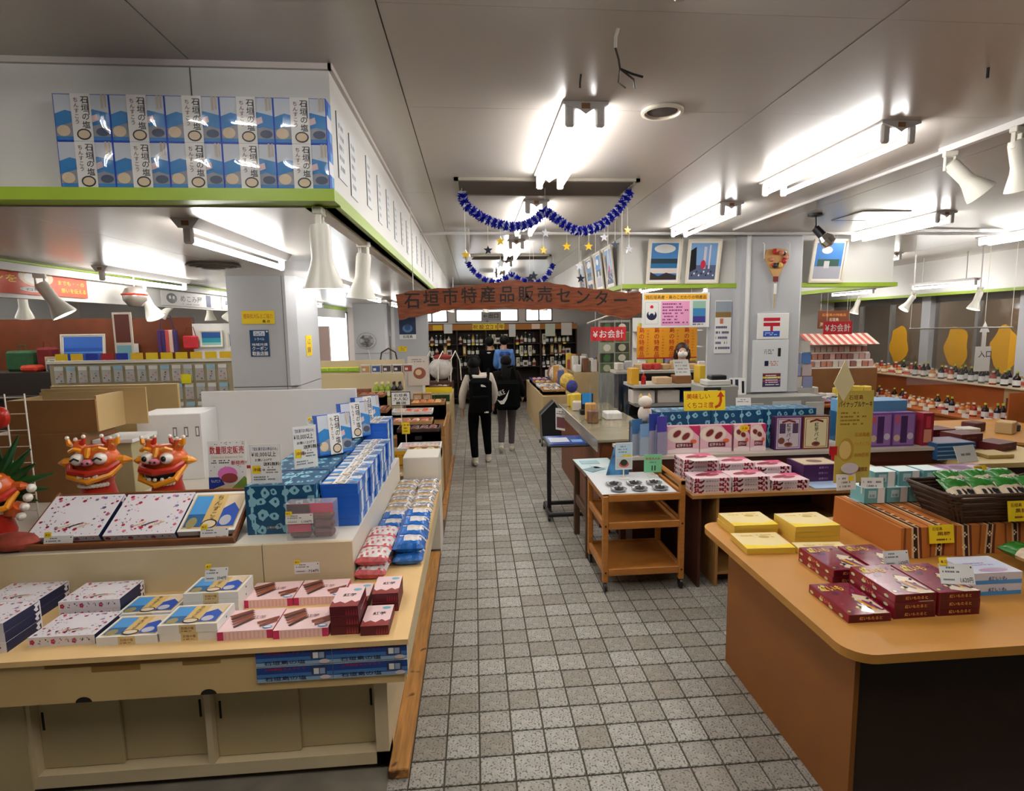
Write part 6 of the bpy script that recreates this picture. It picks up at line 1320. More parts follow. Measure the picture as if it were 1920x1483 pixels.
def d_pinkbox(p, w, d, h):
    T = ftop(p, w, d, h); T.rect(0, 0, 1, 1, ink((232, 200, 206))); T.oval(.4, .55, .25, .16, ink((140, 50, 60)), 14, .4); T.oval(.62, .45, .22, .14, ink((160, 70, 80)), 14, .4); T.poly([(.6, .7), (1, .6), (1, 1), (.5, 1)], ink((216, 90, 130)))
    for F in (ffront(p, w, d, h), fleft(p, w, d, h)):
        R = random.Random(3)
        for i in range(14): F.k = 2+i % 2; F.oval(.05+.065*(i % 4)+(.66 if i > 6 else 0), R.uniform(.2, .8), .05, .2, ink(R.choice(((150, 20, 50), (176, 30, 60), (110, 16, 44)))), 7, R.uniform(0, 3))
        F.k = 5; F.rect(.3, .2, .68, .8, ink((226, 206, 208))); F.text('紅芋タルト', .32, .28, .4, ink((90, 40, 60)), fit=.34)
pb = product('pink_tart_box', 'box', .275, .2, .036, ink((226, 214, 216)), d_pinkbox, 'pink and red sweet potato tart boxes'); pb.h = .0362
lay(pb, [(1.66, 3.94, 3, 'pink tart box, front row, pile beside the serving cart', 0), (1.945, 3.94, 3, 'pink tart box, front row, middle pile', 0), (1.68, 4.2, 5, 'pink tart box, rear row, tallest pile', 0), (1.965, 4.2, 4, 'pink tart box, rear row, second pile', 0), (2.24, 3.94, 2, 'pink tart box, front row, pile by the purple boxes', 0), (2.255, 4.2, 3, 'pink tart box, rear row, pile by the purple boxes', 0)], PT)
poster('leaflet', 'white leaflet lying on the tallest pink pile', (1.68, 4.12, PT+.183), .2, .14, lambda F: F.oval(.5, .5, .15, .15, GREY), -1.45, 0, 'leaflet')
def d_purp(p, w, d, h):
    ftop(p, w, d, h).rect(.05, .1, .95, .9, ink((206, 186, 150))).oval(.5, .5, .2, .2, ink((120, 90, 80))); f = ffront(p, w, d, h); f.text('紅芋パイ', .4, .3, .4, ink((190, 160, 200)), fit=.25)
pp = product('purple_pie_box', 'box', .3, .24, .042, ink((70, 26, 78)), d_purp, 'flat purple pie boxes'); pp.h = .0422
lay(pp, [(2.58, 4.12, 3, 'flat purple pie box beside the pink boxes', 0)], PT+.01); pp((2.9, 4.05, PT+.01), 0, 'single flat purple pie box by the pineapple sign'); pp((2.9, 4.05, PT+.0522), .05, 'flat purple pie box on the single one')
tag(MB().box(2.42, 3.3, 3.83, 4.36, PT, PT+.01, ink((170, 190, 220))).build('blue_table_cloth', smooth=False), 'pale blue cloth under the purple pie boxes', 'cloth')
def d_pur2(p, w, d, h):
    T = ftop(p, w, d, h); T.rect(0, 0, 1, 1, ink((150, 100, 150))); T.oval(.35, .5, .25, .3, ink((96, 40, 80))); T.oval(.75, .5, .15, .3, ink((190, 160, 170))); f = ffront(p, w, d, h); f.rect(0, 0, 1, 1, ink((90, 24, 74))); f.text('紅いも', .35, .25, .5, ink((200, 180, 200)), fit=.3)
pu = product('violet_snack_box', 'box', .32, .22, .035, ink((110, 40, 100)), d_pur2, 'flat violet snack boxes'); pu.h = .0352
lay(pu, [(3.42, 4.0, 2, 'flat violet snack box behind the turquoise boxes', 0), (3.75, 4.02, 2, 'flat violet snack box, outer pile', 0)], PT)
# tart display boxes on the step
def d_tart(p, w, d, h):
    f = ffront(p, w, d, h); f.rect(0, 0, 1, 1, ink((236, 190, 200))); f.oval(.4, .68, .42, .3, ink((240, 226, 214))); f.poly([(.65, 1), (1, 1), (1, .6), (.85, .75)], MAG)
    for a, b_ in ((.3, .72), (.58, .62)): f.oval(a, b_, .17, .13, ink((220, 190, 150)), 16, .7); f.oval(a, b_, .14, .1, ink((120, 36, 50)), 16, .7)
    f.oval(.82, .42, .1, .08, ink((226, 110, 60))); f.rect(.26, .2, .8, .38, ink((110, 24, 44))); f.text('紅芋タルト', .3, .23, .12, WHITE, fit=.46); f.poly([(0, .0), (1, 0), (1, .14), (.5, .2), (0, .12)], ink((244, 224, 226)))
tl = product('tart_display_box', 'box', .27, .06, .225, ink((226, 170, 180)), d_tart, 'upright sweet potato tart boxes'); tl((1.7, 4.56, .826), 0, 'large upright pink tart box, nearer the brochure holder'); tl((1.978, 4.56, .826), 0, 'large upright pink tart box, beside the small pair')
ts = product('small_tart_display_box', 'box', .135, .06, .225, ink((226, 170, 180)), d_tart, 'upright sweet potato tart boxes'); ts((2.2, 4.56, .826), 0, 'small upright pink tart box with yellow burst sticker'); ts((2.34, 4.56, .826), 0, 'small upright pink tart box without sticker')
st = MB(); st.prism([((.05 if i % 2 else .036)*math.cos(i*PI/9), (.036 if i % 2 else .026)*math.sin(i*PI/9)) for i in range(18)], (2.22, 4.5285, 1.02), (1, 0, 0), (0, 0, 1), (0, -1, 0), .001, YEL)
p = MB(); Face(p, (2.19, 4.5275, 1.0), (1, 0, 0), (0, 0, 1), .06, .04).text('人気', .05, .2, .6, RED, fit=.9)
o = thing('burst_sticker', 'yellow burst sticker on the small tart box', 'sticker', (0, 0, 0)); st.build('burst', o, smooth=False); p.build('lettering', o, smooth=False)
def d_pie(bg, frame):
    def f_(p, w, d, h):
        f = ffront(p, w, d, h); f.rect(0, 0, 1, 1, frame); f.rect(.06, .04, .94, .96, bg); f.rect(.1, .07, .9, .93, frame); f.rect(.12, .085, .88, .915, bg); f.poly([(.25, .86), (.5, .92), (.75, .86), (.75, .8), (.5, .86), (.25, .8)], ink((130, 30, 40))); f.text('紅芋パイ', .42, .82, .14, BLACK, vert=True); f.oval(.5, .16, .16, .07, ink((150, 80, 50))); f.oval(.5, .17, .1, .04, ink((90, 40, 60)))
        if frame is PURP: f.rect(.16, .5, .38, .8, ink((80, 60, 90))); f.rect(.64, .5, .85, .8, ink((80, 60, 90))); f.oval(.24, .28, .12, .1, ink((120, 70, 50)))
    return f_
p1 = product('pie_display_box', 'box', .235, .07, .28, ink((60, 30, 70)), d_pie(ink((206, 196, 200)), PURP), 'upright pie boxes'); p1((2.6, 4.56, .826), 0, 'upright grey-violet pie box with pictures')
p2 = product('pie_display_box', 'box', .235, .07, .28, ink((60, 30, 30)), d_pie(ink((230, 216, 170)), BROWN), 'upright pie boxes'); p2((2.842, 4.56, .826), 0, 'upright cream pie box with ornate border')
p3 = product('violet_display_box', 'box', .2, .08, .29, ink((120, 70, 140)), lambda p, w, d, h: ffront(p, w, d, h).rect(.05, .05, .95, .95, ink((150, 110, 170))).rect(.35, .1, .65, .9, ink((70, 40, 90))).oval(.2, .25, .15, .1, ink((206, 180, 150))).oval(.8, .3, .14, .1, ink((206, 196, 206))).rect(.08, .7, .28, .9, ink((200, 90, 110))), 'upright violet boxes')
for i in range(3): p3((3.2+.21*i, 4.56, .826), 0, 'upright violet snack box behind the pineapple sign, %s of three' % ORD[i])
p4 = product('red_display_box', 'box', .1, .1, .28, ink((150, 30, 50)), lambda p, w, d, h: ffront(p, w, d, h).rect(.15, .1, .85, .5, ink((226, 150, 120))).rect(.3, .55, .7, .9, ink((200, 60, 70))), None); p4((3.83, 4.56, .826), 0, 'upright red packet beside the violet boxes')
wr2 = product('teal_gift_carton', 'gift box', .46, .26, .33, MATS['teal_wrap'], d_wrap, 'teal wrapped cartons behind the tart boxes')
for i in range(3): wr2((1.74+.465*i, 4.76, .826), 0, 'teal wrapped carton behind the tart boxes, %s from the cash desk' % ORD[i])
wr3 = product('teal_gift_carton', 'gift box', .5, .26, .26, MATS['teal_wrap'], d_wrap); wr3((3.45, 4.78, .826), .0, 'teal wrapped carton behind the violet boxes')
tag(MB().rbox(3.2, 3.75, 4.66, 4.9, 1.088, 1.2, ink((90, 140, 180)), .004).build('blue_flat_carton', smooth=False), 'pale blue flat carton on the far teal carton', 'box')
def dr(F):
    r = ink((190, 60, 20)); F.text('美味しい', .06, .58, .3, r, fit=.58); F.text('くちコミ度', .06, .12, .32, r, fit=.66)
    F.poly([(.76, .08), (.88, .2), (.92, .45), (.92, .7), (.86, .7), (.86, .45), (.82, .28), (.74, .2)], r); F.poly([(.8, .68), (.98, .68), (.89, .96)], r)
poster('yellow_sign', 'yellow handwritten sign with red arrow on the teal cartons', (1.93, 4.66, 1.157), .36, .165, dr, .1, 0, base=YEL)
# brochure holders and cat figurine on the step
o = thing('cat_figurine', 'small white and tan cat figurine beside the brochures', 'figurine', (1.4, 4.62, 1.08)); mcat = ink((226, 214, 200)); MB().ball((0, 0, .07), .06, mcat, 12, 8, (1, .8, 1.2)).build('body', o); h_ = MB().ball((0, -.01, .17), .055, mcat, 12, 8, (1.1, .9, .9)).build('head', o)
for s_ in (-1, 1): MB().lathe([(.02, 0), (0, .04)], tan, (s_*.035, 0, .205), n=6).build('ear', h_)
MB().box(-.03, .03, -.062, -.055, .12, .135, BROWN).build('collar', o, smooth=False)
tag(MB().rbox(1.3, 1.5, 4.55, 4.75, .826, 1.079, ink((40, 60, 80)), .01).build('brochure_stand', smooth=False), 'dark stand under the cat figurine', 'stand')
for k, (x, c, h) in enumerate(((1.3, (60, 110, 160), .3), (1.36, (120, 160, 200), .26), (1.44, (40, 60, 150), .34), (1.5, (70, 60, 160), .32))):
    o = thing('brochure_holder', 'clear brochure holder with blue leaflets, %s from the aisle' % ORD[k], 'brochure holder', (x, 4.5-.02*(k % 2), .826), .3, 'brochure holders on the step')
    MB().box(-.05, .05, -.012, -.009, 0, h*.6, m_clear).box(-.05, .05, .009, .012, 0, h*.8, m_clear).build('holder', o, smooth=False); MB().box(-.045, .045, -.006, .004, .005, h, ink(c)).build('leaflets', o, smooth=False)
# ================================================================ serving cart
m_cart = mat('cart_pine', (180, 116, 50), .4, noise=.15, nscale=7, stretch=(1, 1, 5))
o = thing('serving_cart', 'orange pine serving cart with two lower shelves', 'cart', (1.165, 4.1, 0))
for x in (-.295, .255):
    for y in (-.28, .24):
        h = .8 if x > 0 else .7
        MB().rbox(x, x+.04, y, y+.04, .07, h, m_cart, .005).build('post', o, smooth=False)
        cst = MB().cyl((x+.01, y+.02, .035), (x+.03, y+.02, .035), .034, m=m_blk, n=14).build('caster', o); MB().cyl((x+.02, y+.02, .04), (x+.02, y+.02, .075), .01, m=m_alu, n=8).build('stem', cst)
for z in (.12, .46, .66):
    for y in (-.28, .255): MB().rbox(-.255, .255, y, y+.025, z, z+.05, m_cart, .003).build('rail', o, smooth=False)
    for x in (-.29, .265): MB().rbox(x, x+.025, -.24, .24, z, z+.05, m_cart, .003).build('side_rail', o, smooth=False)
    MB().box(-.265, .265, -.255, .255, z+.02, z+.035, m_cart).build('shelf', o, smooth=False)
MB().cyl((.275, -.28, .78), (.275, .28, .78), .016, m=m_cart, n=10).build('handle_bar', o)
for x in (-.275, .275):
    for z in (.14, .48): MB().cyl((x, -.2825, z+.005), (x, -.279, z+.005), .007, m=m_dark, n=8).build('bolt', o)
m_pap = mat('white_paper', (214, 216, 218), .6)
tag(MB().rbox(-.3, .235, -.27, .3, 0, .004, m_pap, .001).build('paper_sheet', loc=(1.165, 4.1, .711), smooth=False), 'white paper covering the serving cart top', 'paper')
m_foil = mat('aluminium_foil', (190, 190, 194), .25, metal=.8, noise=.3, nscale=30, bump=.4); 
pl = thing('sample_dish', 'x', 'dish', group='foil dishes of samples on the cart'); MB().lathe([(.03, 0), (.05, .004), (.06, .018), (.056, .018), (.046, .008), (0, .008)], m_foil, n=14).build('dish', pl)
for i in range(5): MB().ball((.022*math.cos(i*1.26), .022*math.sin(i*1.26), .018), .014, mat('dark_sample', (50, 42, 40), .5), 6, 4, (1, 1, .7)).build('sample', pl)
PL = Once(pl)
for j in range(2):
    for i in range(3): PL((1.0+.15*i, 3.9+.14*j, .716), 0, 'foil dish of dark samples, %s row, %s from the aisle' % (('front', 'back')[j], ORD[i]))
standing_sign('green_sample_sign', 'mint green tasting sign on the cart', (1.36, 4.26, .716), .14, .14, lambda F: (F.text('秋冬大人気', .08, .7, .16, RED, fit=.84), F.lines(.3, .5, .8, .62, 1, GREY), F.rect(.42, .1, .48, .38, BLACK), F.rect(.58, .1, .64, .38, BLACK)), ink((120, 200, 150)), .03)
o = standing_sign('tasting_photo_sign', 'white tasting sign with seaweed photo on the cart', (1.12, 4.22, .716), .13, .21, lambda F: (F.rect(.04, .04, .96, .42, ink((196, 206, 200))), F.oval(.5, .2, .3, .12, ink((200, 90, 80))), F.oval(.5, .26, .22, .12, ink((40, 50, 30))), F.rect(.04, .46, .96, .96, ink((190, 220, 236))), F.lines(.15, .6, .7, .9, 3, GREY), F.rect(.4, .48, .94, .56, YEL)), WHITE, .07)
tag(MB().prism([(-.02, 0), (.16, 0), (.16, .24), (.05, .24)], (1.03, 4.33, .716), (1, 0, 0), (0, 0, 1), (0, 1, 0), .01, mat('wave_print', (70, 130, 180), .4, noise=.6, nscale=14)).build('wave_panel', smooth=False), 'blue wave print panel behind the tasting sign', 'panel')
# brown side table left of the cart
m_stool = mat('old_brown_wood', (86, 58, 36), .6, noise=.2, nscale=8)
o = thing('side_table', 'old dark brown table between cart and cash desk', 'table', (1.13, 4.72, 0))
MB().rbox(-.27, .07, -.3, .3, .66, .69, m_stool, .006).build('tabletop', o, smooth=False)
for x in (-.26, .02):
    for y in (-.29, .25): MB().rbox(x, x+.05, y, y+.05, 0, .66, m_stool, .005).build('leg', o, smooth=False)
MB().rbox(-.25, -.22, -.25, .25, .3, .38, m_stool, .004).build('stretcher', o, smooth=False)
tag(MB().rbox(-.25, .07, -.26, .28, 0, .004, mat('bluish_paper', (196, 214, 216), .5), .001).build('paper_sheet', loc=(1.12, 4.72, .691), rz=.05, smooth=False), 'pale bluish paper on the old brown table', 'paper')
for k, (x, y, c) in enumerate(((.98, 4.85, (150, 180, 190)), (1.05, 4.7, (206, 216, 216)), (.97, 4.6, (120, 150, 160)))): tag(MB().box(-.08, .08, -.06, .06, 0, .003, ink(c)).build('leaflet', loc=(x, y, .696), rz=.3*k, smooth=False), 'thin leaflet on the old brown table, %s of three' % ORD[k], 'leaflet', 'leaflets on the brown table')
# rolling overbed stand with blue leaflets
o = thing('rolling_stand', 'black rolling T-stand with a blue leaflet top', 'stand', (.88, 5.55, 0))
MB().rbox(-.2, .2, -.24, .24, .735, .755, m_blk, .006).build('tabletop', o, smooth=False); MB().rbox(-.185, -.145, -.02, .02, .06, .74, m_blk, .004).build('post', o, smooth=False)
MB().rbox(-.2, .2, -.21, -.17, .04, .08, m_blk, .01).rbox(-.2, .2, .17, .21, .04, .08, m_blk, .01).rbox(-.2, -.15, -.18, .18, .04, .08, m_blk, .01).build('base_frame', o, smooth=False)
for x in (-.19, .19):
    for y in (-.19, .19): MB().cyl((x-.012, y, .025), (x+.012, y, .025), .025, m=m_blk, n=12).build('caster', o)
tag(MB().box(-.18, .18, -.21, .21, 0, .004, ink((26, 60, 150), .2)).box(-.16, .03, -.1, .12, .004, .0045, ink((206, 210, 220), .2)).box(.05, .16, -.12, .0, .004, .0045, ink((120, 170, 220), .2)).build('leaflet_mat', loc=(.88, 5.55, .756), smooth=False), 'glossy blue leaflet sheet on the rolling stand', 'leaflet')
# black slanted waste bin
o = thing('basket_trolley', 'black tilted bin on casters beside the cash desk', 'bin', (1.2, 8.95, 0))
MB().prism([(-.16, .1), (.16, .1), (.18, .48), (.03, .7), (-.18, .5)], (0, -.14, 0), (1, 0, 0), (0, 0, 1), (0, 1, 0), .3, m_blk).build('body', o, smooth=False); MB().tube([(-.17, -.15, .03), (-.19, -.15, .5), (.03, -.15, .72), (.19, -.15, .48), (.17, -.15, .03)], .012, m_alu).build('frame', o)
for x in (-.17, .17):
    for y in (-.14, .14): MB().cyl((x-.01, y, .03), (x+.01, y, .03), .03, m=m_blk, n=12).build('caster', o)
# ================================================================ hanging things over the aisle
# carved wooden sign board
m_sign = mat('carved_plank', (146, 72, 32), .35, noise=.45, nscale=7, stretch=(1.2, 4, 8), coat=.3)
WSY = 5.0
o = thing('wooden_sign_board', 'long rustic wooden sign board hanging over the aisle', 'sign', (0, WSY, 0))
tops = [(742, 552), (775, 545), (820, 541), (870, 537), (910, 532), (945, 527), (968, 524), (985, 529), (1010, 528), (1040, 531), (1070, 537), (1105, 541), (1140, 543), (1170, 549), (1202, 546)]
bots = [(1203, 585), (1180, 598), (1150, 593), (1120, 585), (1085, 581), (1040, 578), (1000, 581), (960, 577), (920, 579), (880, 580), (850, 579), (820, 585), (790, 592), (765, 596), (748, 600)]
def wave(pts):
    out = []
    for i in range(len(pts)-1):
        for k in range(3):
            t = k/3; out.append((pts[i][0]+(pts[i+1][0]-pts[i][0])*t, pts[i][1]+(pts[i+1][1]-pts[i][1])*t+1.2*math.sin((i*3+k)*1.9)))
    return out+[pts[-1]]
TB = [at(q[0], q[1], y=WSY) for q in wave(tops)]; BB = [at(q[0], q[1], y=WSY) for q in wave(bots)][::-1]
b = MB(); N = len(TB); vs = []; fs = []
for i in range(N):
    t_, b_ = TB[i], BB[min(i, len(BB)-1)]
    for dy in (0, .05):
        vs += [(t_.x, dy, t_.z), (b_.x*.5+b_.x*.5, dy, b_.z)]
for i in range(N-1):
    a = 4*i; c = 4*(i+1)
    fs += [(a, a+1, c+1, c), (a+2, c+2, c+3, a+3), (a, c, c+2, a+2), (a+1, a+3, c+3, c+1)]
fs += [(0, 2, 3, 1), (4*(N-1), 4*(N-1)+1, 4*(N-1)+3, 4*(N-1)+2)]
b.add(vs, fs, m_sign); b.build('plank', o)
p = MB(); lt = ink((34, 20, 14))
for i, ch in enumerate('石垣市特産品販売センター'):
    px = 758+35.5*i; zc = at(px+15, 563-14*math.sin(PI*(i+.5)/12), y=WSY); Face(p, (zc.x-.075, -.003, zc.z-.08), (1, 0, 0), (0, 0, 1), .15, .16).text(ch, .03, .02, .9, lt, fit=.94)
p.build('carved_characters', o, smooth=False)
for x in (-.5, 1.3): MB().cyl((x, .02, 2.14), (x, .02, CEIL if x > 0 else CEIL), .004, m=m_wire, n=5).build('hanging_wire', o)
# garlands of blue foil
m_gar = mat('blue_foil_garland', (30, 40, 170), .25, metal=.4); m_garw = mat('white_foil_garland', (216, 216, 226), .3, metal=.2)
def garland(label, y, pts, n, r):
    o = thing('foil_garland', label, 'garland', (0, y, 0)); P = [at(a, b, y=y) for a, b in pts]; path = []
    for i in range(len(P)-1):
        for k in range(8):
            t = k/8; p0, p1, p2, p3 = P[max(i-1, 0)], P[i], P[i+1], P[min(i+2, len(P)-1)]
            path.append(.5*((2*p1)+(p2-p0)*t+(2*p0-5*p1+4*p2-p3)*t*t+(3*p1-p0-3*p2+p3)*t**3))
    path.append(P[-1]); L = [0]
    for i in range(1, len(path)): L.append(L[-1]+(path[i]-path[i-1]).length)
    j = 0
    for k in range(n):
        s_ = L[-1]*k/(n-1)
        while j < len(path)-2 and L[j+1] < s_: j += 1
        q = path[j].lerp(path[j+1], min(1, (s_-L[j])/max(1e-6, L[j+1]-L[j]))); d = (path[j+1]-path[j]).normalized()
        m = MB(); a = d.orthogonal().normalized(); b2 = d.cross(a)
        pts2 = [Vector((q.x, 0, q.z))+(a*math.cos(t)+b2*math.sin(t))*r*(1 if u % 2 else .55)+d*(.3*r*(u % 3-1)) for u, t in enumerate([2*PI*i/10+k for i in range(10)])]
        c0 = Vector((q.x, 0, q.z)); m.add([c0-d*r*.25, c0+d*r*.25]+pts2, [(0, 2+(i+1) % 10, 2+i) for i in range(10)]+[(1, 2+i, 2+(i+1) % 10) for i in range(10)], m_gar if k % 2 else m_garw if k % 4 == 0 else m_gar)
        m.build('foil_rosette', o, smooth=False)
    tip = [(P[0].x, P[0].z), (P[-1].x, P[-1].z), (P[len(P)//2].x, P[len(P)//2].z)]
    w_ = MB()
    for x, z in tip: w_.cyl((x, 0, z), (x, 0, CEIL), .002, m=m_wire, n=4)
    w_.build('hanging_thread', o)
    return o
garland('blue and white foil garland looped under the near vent', 4.35, [(866, 362), (872, 382), (895, 402), (925, 417), (960, 425), (995, 418), (1015, 402), (1022, 396), (1040, 408), (1070, 428), (1095, 433), (1130, 420), (1160, 392), (1181, 360)], 140, .042)
garland('smaller foil garland farther along the aisle', 8.6, [(876, 490), (885, 505), (905, 522), (930, 529), (950, 520), (960, 514), (975, 524), (1005, 530), (1025, 518), (1037, 496)], 60, .05)
star_cols = [ink((230, 190, 30), .2), ink((216, 216, 222), .2), ink((40, 44, 60), .2)]
R_ = random.Random(4)
SXs = [(873, 385, 470), (880, 430, 478), (915, 420, 462), (938, 425, 445), (938, 470, 487), (993, 430, 515), (1018, 432, 462), (1022, 408, 430), (1000, 455, 510), (1062, 430, 455), (1085, 435, 492), (1088, 470, 515), (1103, 440, 455), (1132, 428, 438), (1152, 405, 452), (1175, 390, 425), (1178, 440, 460)]
for k, (px, y0, y1) in enumerate(SXs):
    a, b_ = at(px, y0, y=4.35), at(px, y1, y=4.35); ci = k % 3
    o = thing('hanging_star', '%s foil star ornament under the near garland, %s from the left' % (('golden', 'silver', 'dark blue')[ci], ORD[k]), 'ornament', (b_.x, 4.33, b_.z), R_.uniform(-.5, .5), 'star ornaments under the garland')
    MB().cyl((0, 0, 0), (0, .0, max(.02, a.z-b_.z)), .0015, m=m_wire, n=4).build('thread', o); MB().prism([((.035 if i % 2 == 0 else .015)*math.sin(i*PI/5), (.035 if i % 2 == 0 else .015)*math.cos(i*PI/5)-.03) for i in range(10)], (0, -.005, 0), (1, 0, 0), (0, 0, 1), (0, 1, 0), .01, star_cols[ci]).build('star', o, smooth=False)
# papers on the long bulkhead face
R_ = random.Random(6)
for k, (y0, w_, z0, h_) in enumerate(((2.5, .16, 2.5, .26), (2.74, .15, 2.48, .27), (3.15, .13, 2.52, .25), (3.5, .14, 2.5, .26), (3.85, .13, 2.52, .24), (4.2, .14, 2.5, .26), (4.6, .13, 2.52, .24), (4.95, .14, 2.5, .26), (5.35, .13, 2.52, .24), (5.8, .14, 2.5, .26), (6.3, .14, 2.52, .24), (6.8, .14, 2.5, .26), (7.4, .15, 2.5, .26), (8.0, .15, 2.5, .26))):
    o = thing('notice_sheet', 'white sheet on the long left bulkhead, %s from its near corner' % ORD[k], 'notice', (SX, y0, z0), group='white sheets on the left bulkhead')
    MB().box(.001, .004, 0, w_, 0, h_, m_pap).box(.0, .004, -.0015, 0, 0, h_, ink((100, 100, 100))).build('sheet', o, smooth=False); p = MB(); F = Face(p, (.004, 0, 0), (0, 1, 0), (0, 0, 1), w_, h_)
    F.lines(.15, .1, .85, .9, 5, ink((150, 150, 150))); p.build('print', o, smooth=False)
# framed photographs on the right bulkhead
def ph1(F): F.rect(0, 0, 1, 1, ink((70, 130, 190))); F.oval(.5, .85, .4, .12, WHITE); F.rect(0, .45, 1, .58, ink((40, 60, 70))); F.rect(0, .32, 1, .45, ink((40, 110, 160))); F.rect(0, .18, 1, .32, ink((220, 206, 200))); F.poly([(0, 0), (1, 0), (1, .12), (.6, .2), (.3, .1), (0, .22)], ink((50, 44, 46)))
def ph2(F): F.rect(0, 0, 1, 1, ink((120, 160, 206))); F.rect(0, 0, 1, .4, ink((90, 100, 130))); F.poly([(0, .2), (.25, .3), (.2, .9), (0, .8)], BLACK); F.rect(.5, .3, .6, .9, ink((210, 200, 206))); F.rect(.7, .3, .76, .95, ink((220, 210, 216))); F.oval(.5, .42, .1, .12, ink((200, 40, 70))); [F.oval(.1+.09*i, .12+.05*(i % 3), .03, .03, WHITE if i % 2 else navy, 8) for i in range(10)]
def ph3(F): F.rect(0, 0, 1, 1, ink((70, 130, 200))); F.rect(0, 0, 1, .35, ink((170, 170, 180))); F.rect(.1, .35, .9, .55, ink((60, 90, 80))); F.oval(.4, .8, .2, .1, WHITE); F.rect(.35, .3, .55, .5, ink((206, 206, 206)))
FT = .14
for nm, x, w_, d_, lab in (('a', 2.19, .4, ph1, 'framed beach photograph, nearest the aisle on the right bulkhead'), ('b', 2.65, .4, ph2, 'framed festival crowd photograph beside the grey column'), ('c', 4.16, .42, ph3, 'framed pier photograph right of the grey column')):
    frame_pic('framed_photo', lab, (x, BY-.045, BZ+.002), w_, .5, d_, (230, 220, 200), .045, 0, .2, group='framed photographs on the right bulkhead')
for k, y in enumerate((7.15, 7.75, 8.35, 8.95)):
    o = frame_pic('framed_photo', 'framed landscape photograph on the bulkhead aisle side, %s from the corner' % ORD[k], (BX0-.02, y, BZ+.002), .42, .5, (ph2, ph3, ph1, ph2)[k], (230, 220, 200), .045, -PI/2, 0, group='framed photographs on the right bulkhead'); o.rotation_euler = (.12, 0, -PI/2)
# hanging white board with pink centre
o = thing('hanging_notice_board', 'white notice board with pink panel hanging before the cash desk', 'sign', (2.34, 6.55, 1.84))
MB().rbox(-.4, .4, 0, .012, 0, .4, WHITE, .004).build('board', o, smooth=False); p = MB(); F = Face(p, (-.4, 0, 0), (1, 0, 0), (0, 0, 1), .8, .4)
F.rect(.03, .8, .96, .96, ink((244, 180, 40))); F.text('純石垣島産・島のこだわりの特産品', .05, .82, .11, BLACK, fit=.9); F.rect(.04, .1, .24, .74, ink((206, 214, 206))); F.rect(.05, .12, .23, .72, WHITE); F.oval(.14, .6, .025, .05, RED); F.oval(.14, .36, .075, .14, navy); F.oval(.14, .42, .05, .08, WHITE); F.oval(.14, .36, .03, .06, navy); F.rect(.14-.09, .46, .23, .56, WHITE); F.rect(.28, .06, .7, .76, ink((236, 160, 200))); F.lines(.3, .1, .68, .72, 7, ink((120, 60, 110))); F.rect(.75, .14, .94, .76, ink((60, 130, 180))); F.rect(.75, .14, .94, .32, ink((70, 60, 140))); F.rect(.75, .55, .94, .76, ink((150, 190, 170))); F.lines(.75, .06, .94, .12, 1, BLACK)
p.build('print', o, smooth=False)
for x in (-.33, .33): MB().tube([(x, .006, .4), (x-.04*(1 if x < 0 else -1), .006, .46)], .004, m_wire).build('string', o)
# ================================================================ cash desk
m_desk = mat('desk_reddish', (120, 64, 30), .45, noise=.12, nscale=5, stretch=(5, 5, 1)); m_top = mat('desk_top_clear', (150, 140, 116), .15, noise=.15, nscale=3)
o = thing('cash_desk', 'reddish wood cash desk with clear-covered top', 'desk', (0, 0, 0))
MB().rbox(1.1, 2.3, 5.06, 5.66, .82, .85, m_top, .006).rbox(1.1, 1.75, 5.66, 7.5, .82, .85, m_top, .006).build('worktop', o, smooth=False)
for i in range(8): MB().box(1.13, 1.15, 5.12+.29*i, 5.12+.29*i+.286, 0, .82, m_desk).build('side_board', o, smooth=False)
MB().box(1.15, 2.28, 5.1, 5.12, 0, .82, m_desk).build('front_board', o, smooth=False); MB().box(1.09, 1.1, 5.06, 7.5, .74, .85, mat('clear_edge_sheet', (200, 196, 186), .1, alpha=.4)).build('clear_sheet', o, smooth=False)
m_blackd = mat('black_desk', (24, 22, 22), .4)
o = thing('back_counter', 'black and white back counter behind the cash desk', 'counter', (0, 0, 0))
MB().rbox(1.95, 3.0, 6.9, 7.4, 1.1, 1.14, ink((196, 192, 184)), .004).build('top_shelf', o, smooth=False); MB().box(2.0, 2.95, 6.95, 7.35, .86, .9, ink((150, 146, 138))).build('mid_shelf', o, smooth=False); MB().box(2.0, 2.95, 7.3, 7.35, 0, 1.1, m_blackd).build('back_panel', o, smooth=False); MB().box(2.0, 2.95, 6.95, 7.3, 0, .7, m_blackd).build('base', o, smooth=False)
o = thing('rear_bench', 'long dark bench with goods behind the clerk desk', 'counter', (0, 0, 0)); MB().rbox(1.9, 3.4, 7.6, 7.95, 1.22, 1.26, ink((190, 184, 174)), .004).build('top', o, smooth=False); MB().box(1.95, 3.35, 7.65, 7.9, 0, 1.22, m_blackd).build('body', o, smooth=False)
R_ = random.Random(14)
for k in range(10):
    c = R_.choice(((226, 216, 206), (60, 60, 66), (206, 170, 120), (200, 60, 50), (190, 190, 196))); h = R_.uniform(.06, .13)
    tag(MB().rbox(-.05, .05, -.06, .06, 0, h, ink(c), .01).build('desk_carton', loc=(1.98+.13*k, 7.76, 1.261), rz=R_.uniform(-.3, .3), smooth=False), 'small carton on the long dark bench, %s from the aisle' % ORD[k], 'box', 'cartons on the dark bench')
for k, (x, c) in enumerate(((2.1, (216, 206, 196)), (2.42, (206, 196, 186)), (2.75, (20, 80, 130)))): tag(MB().rbox(x-.14, x+.14, 6.97, 7.2, .901, 1.06, ink(c), .006).build('storage_box', smooth=False), 'storage box under the back counter top, %s from the aisle' % ORD[k], 'box', 'storage boxes under the back counter')
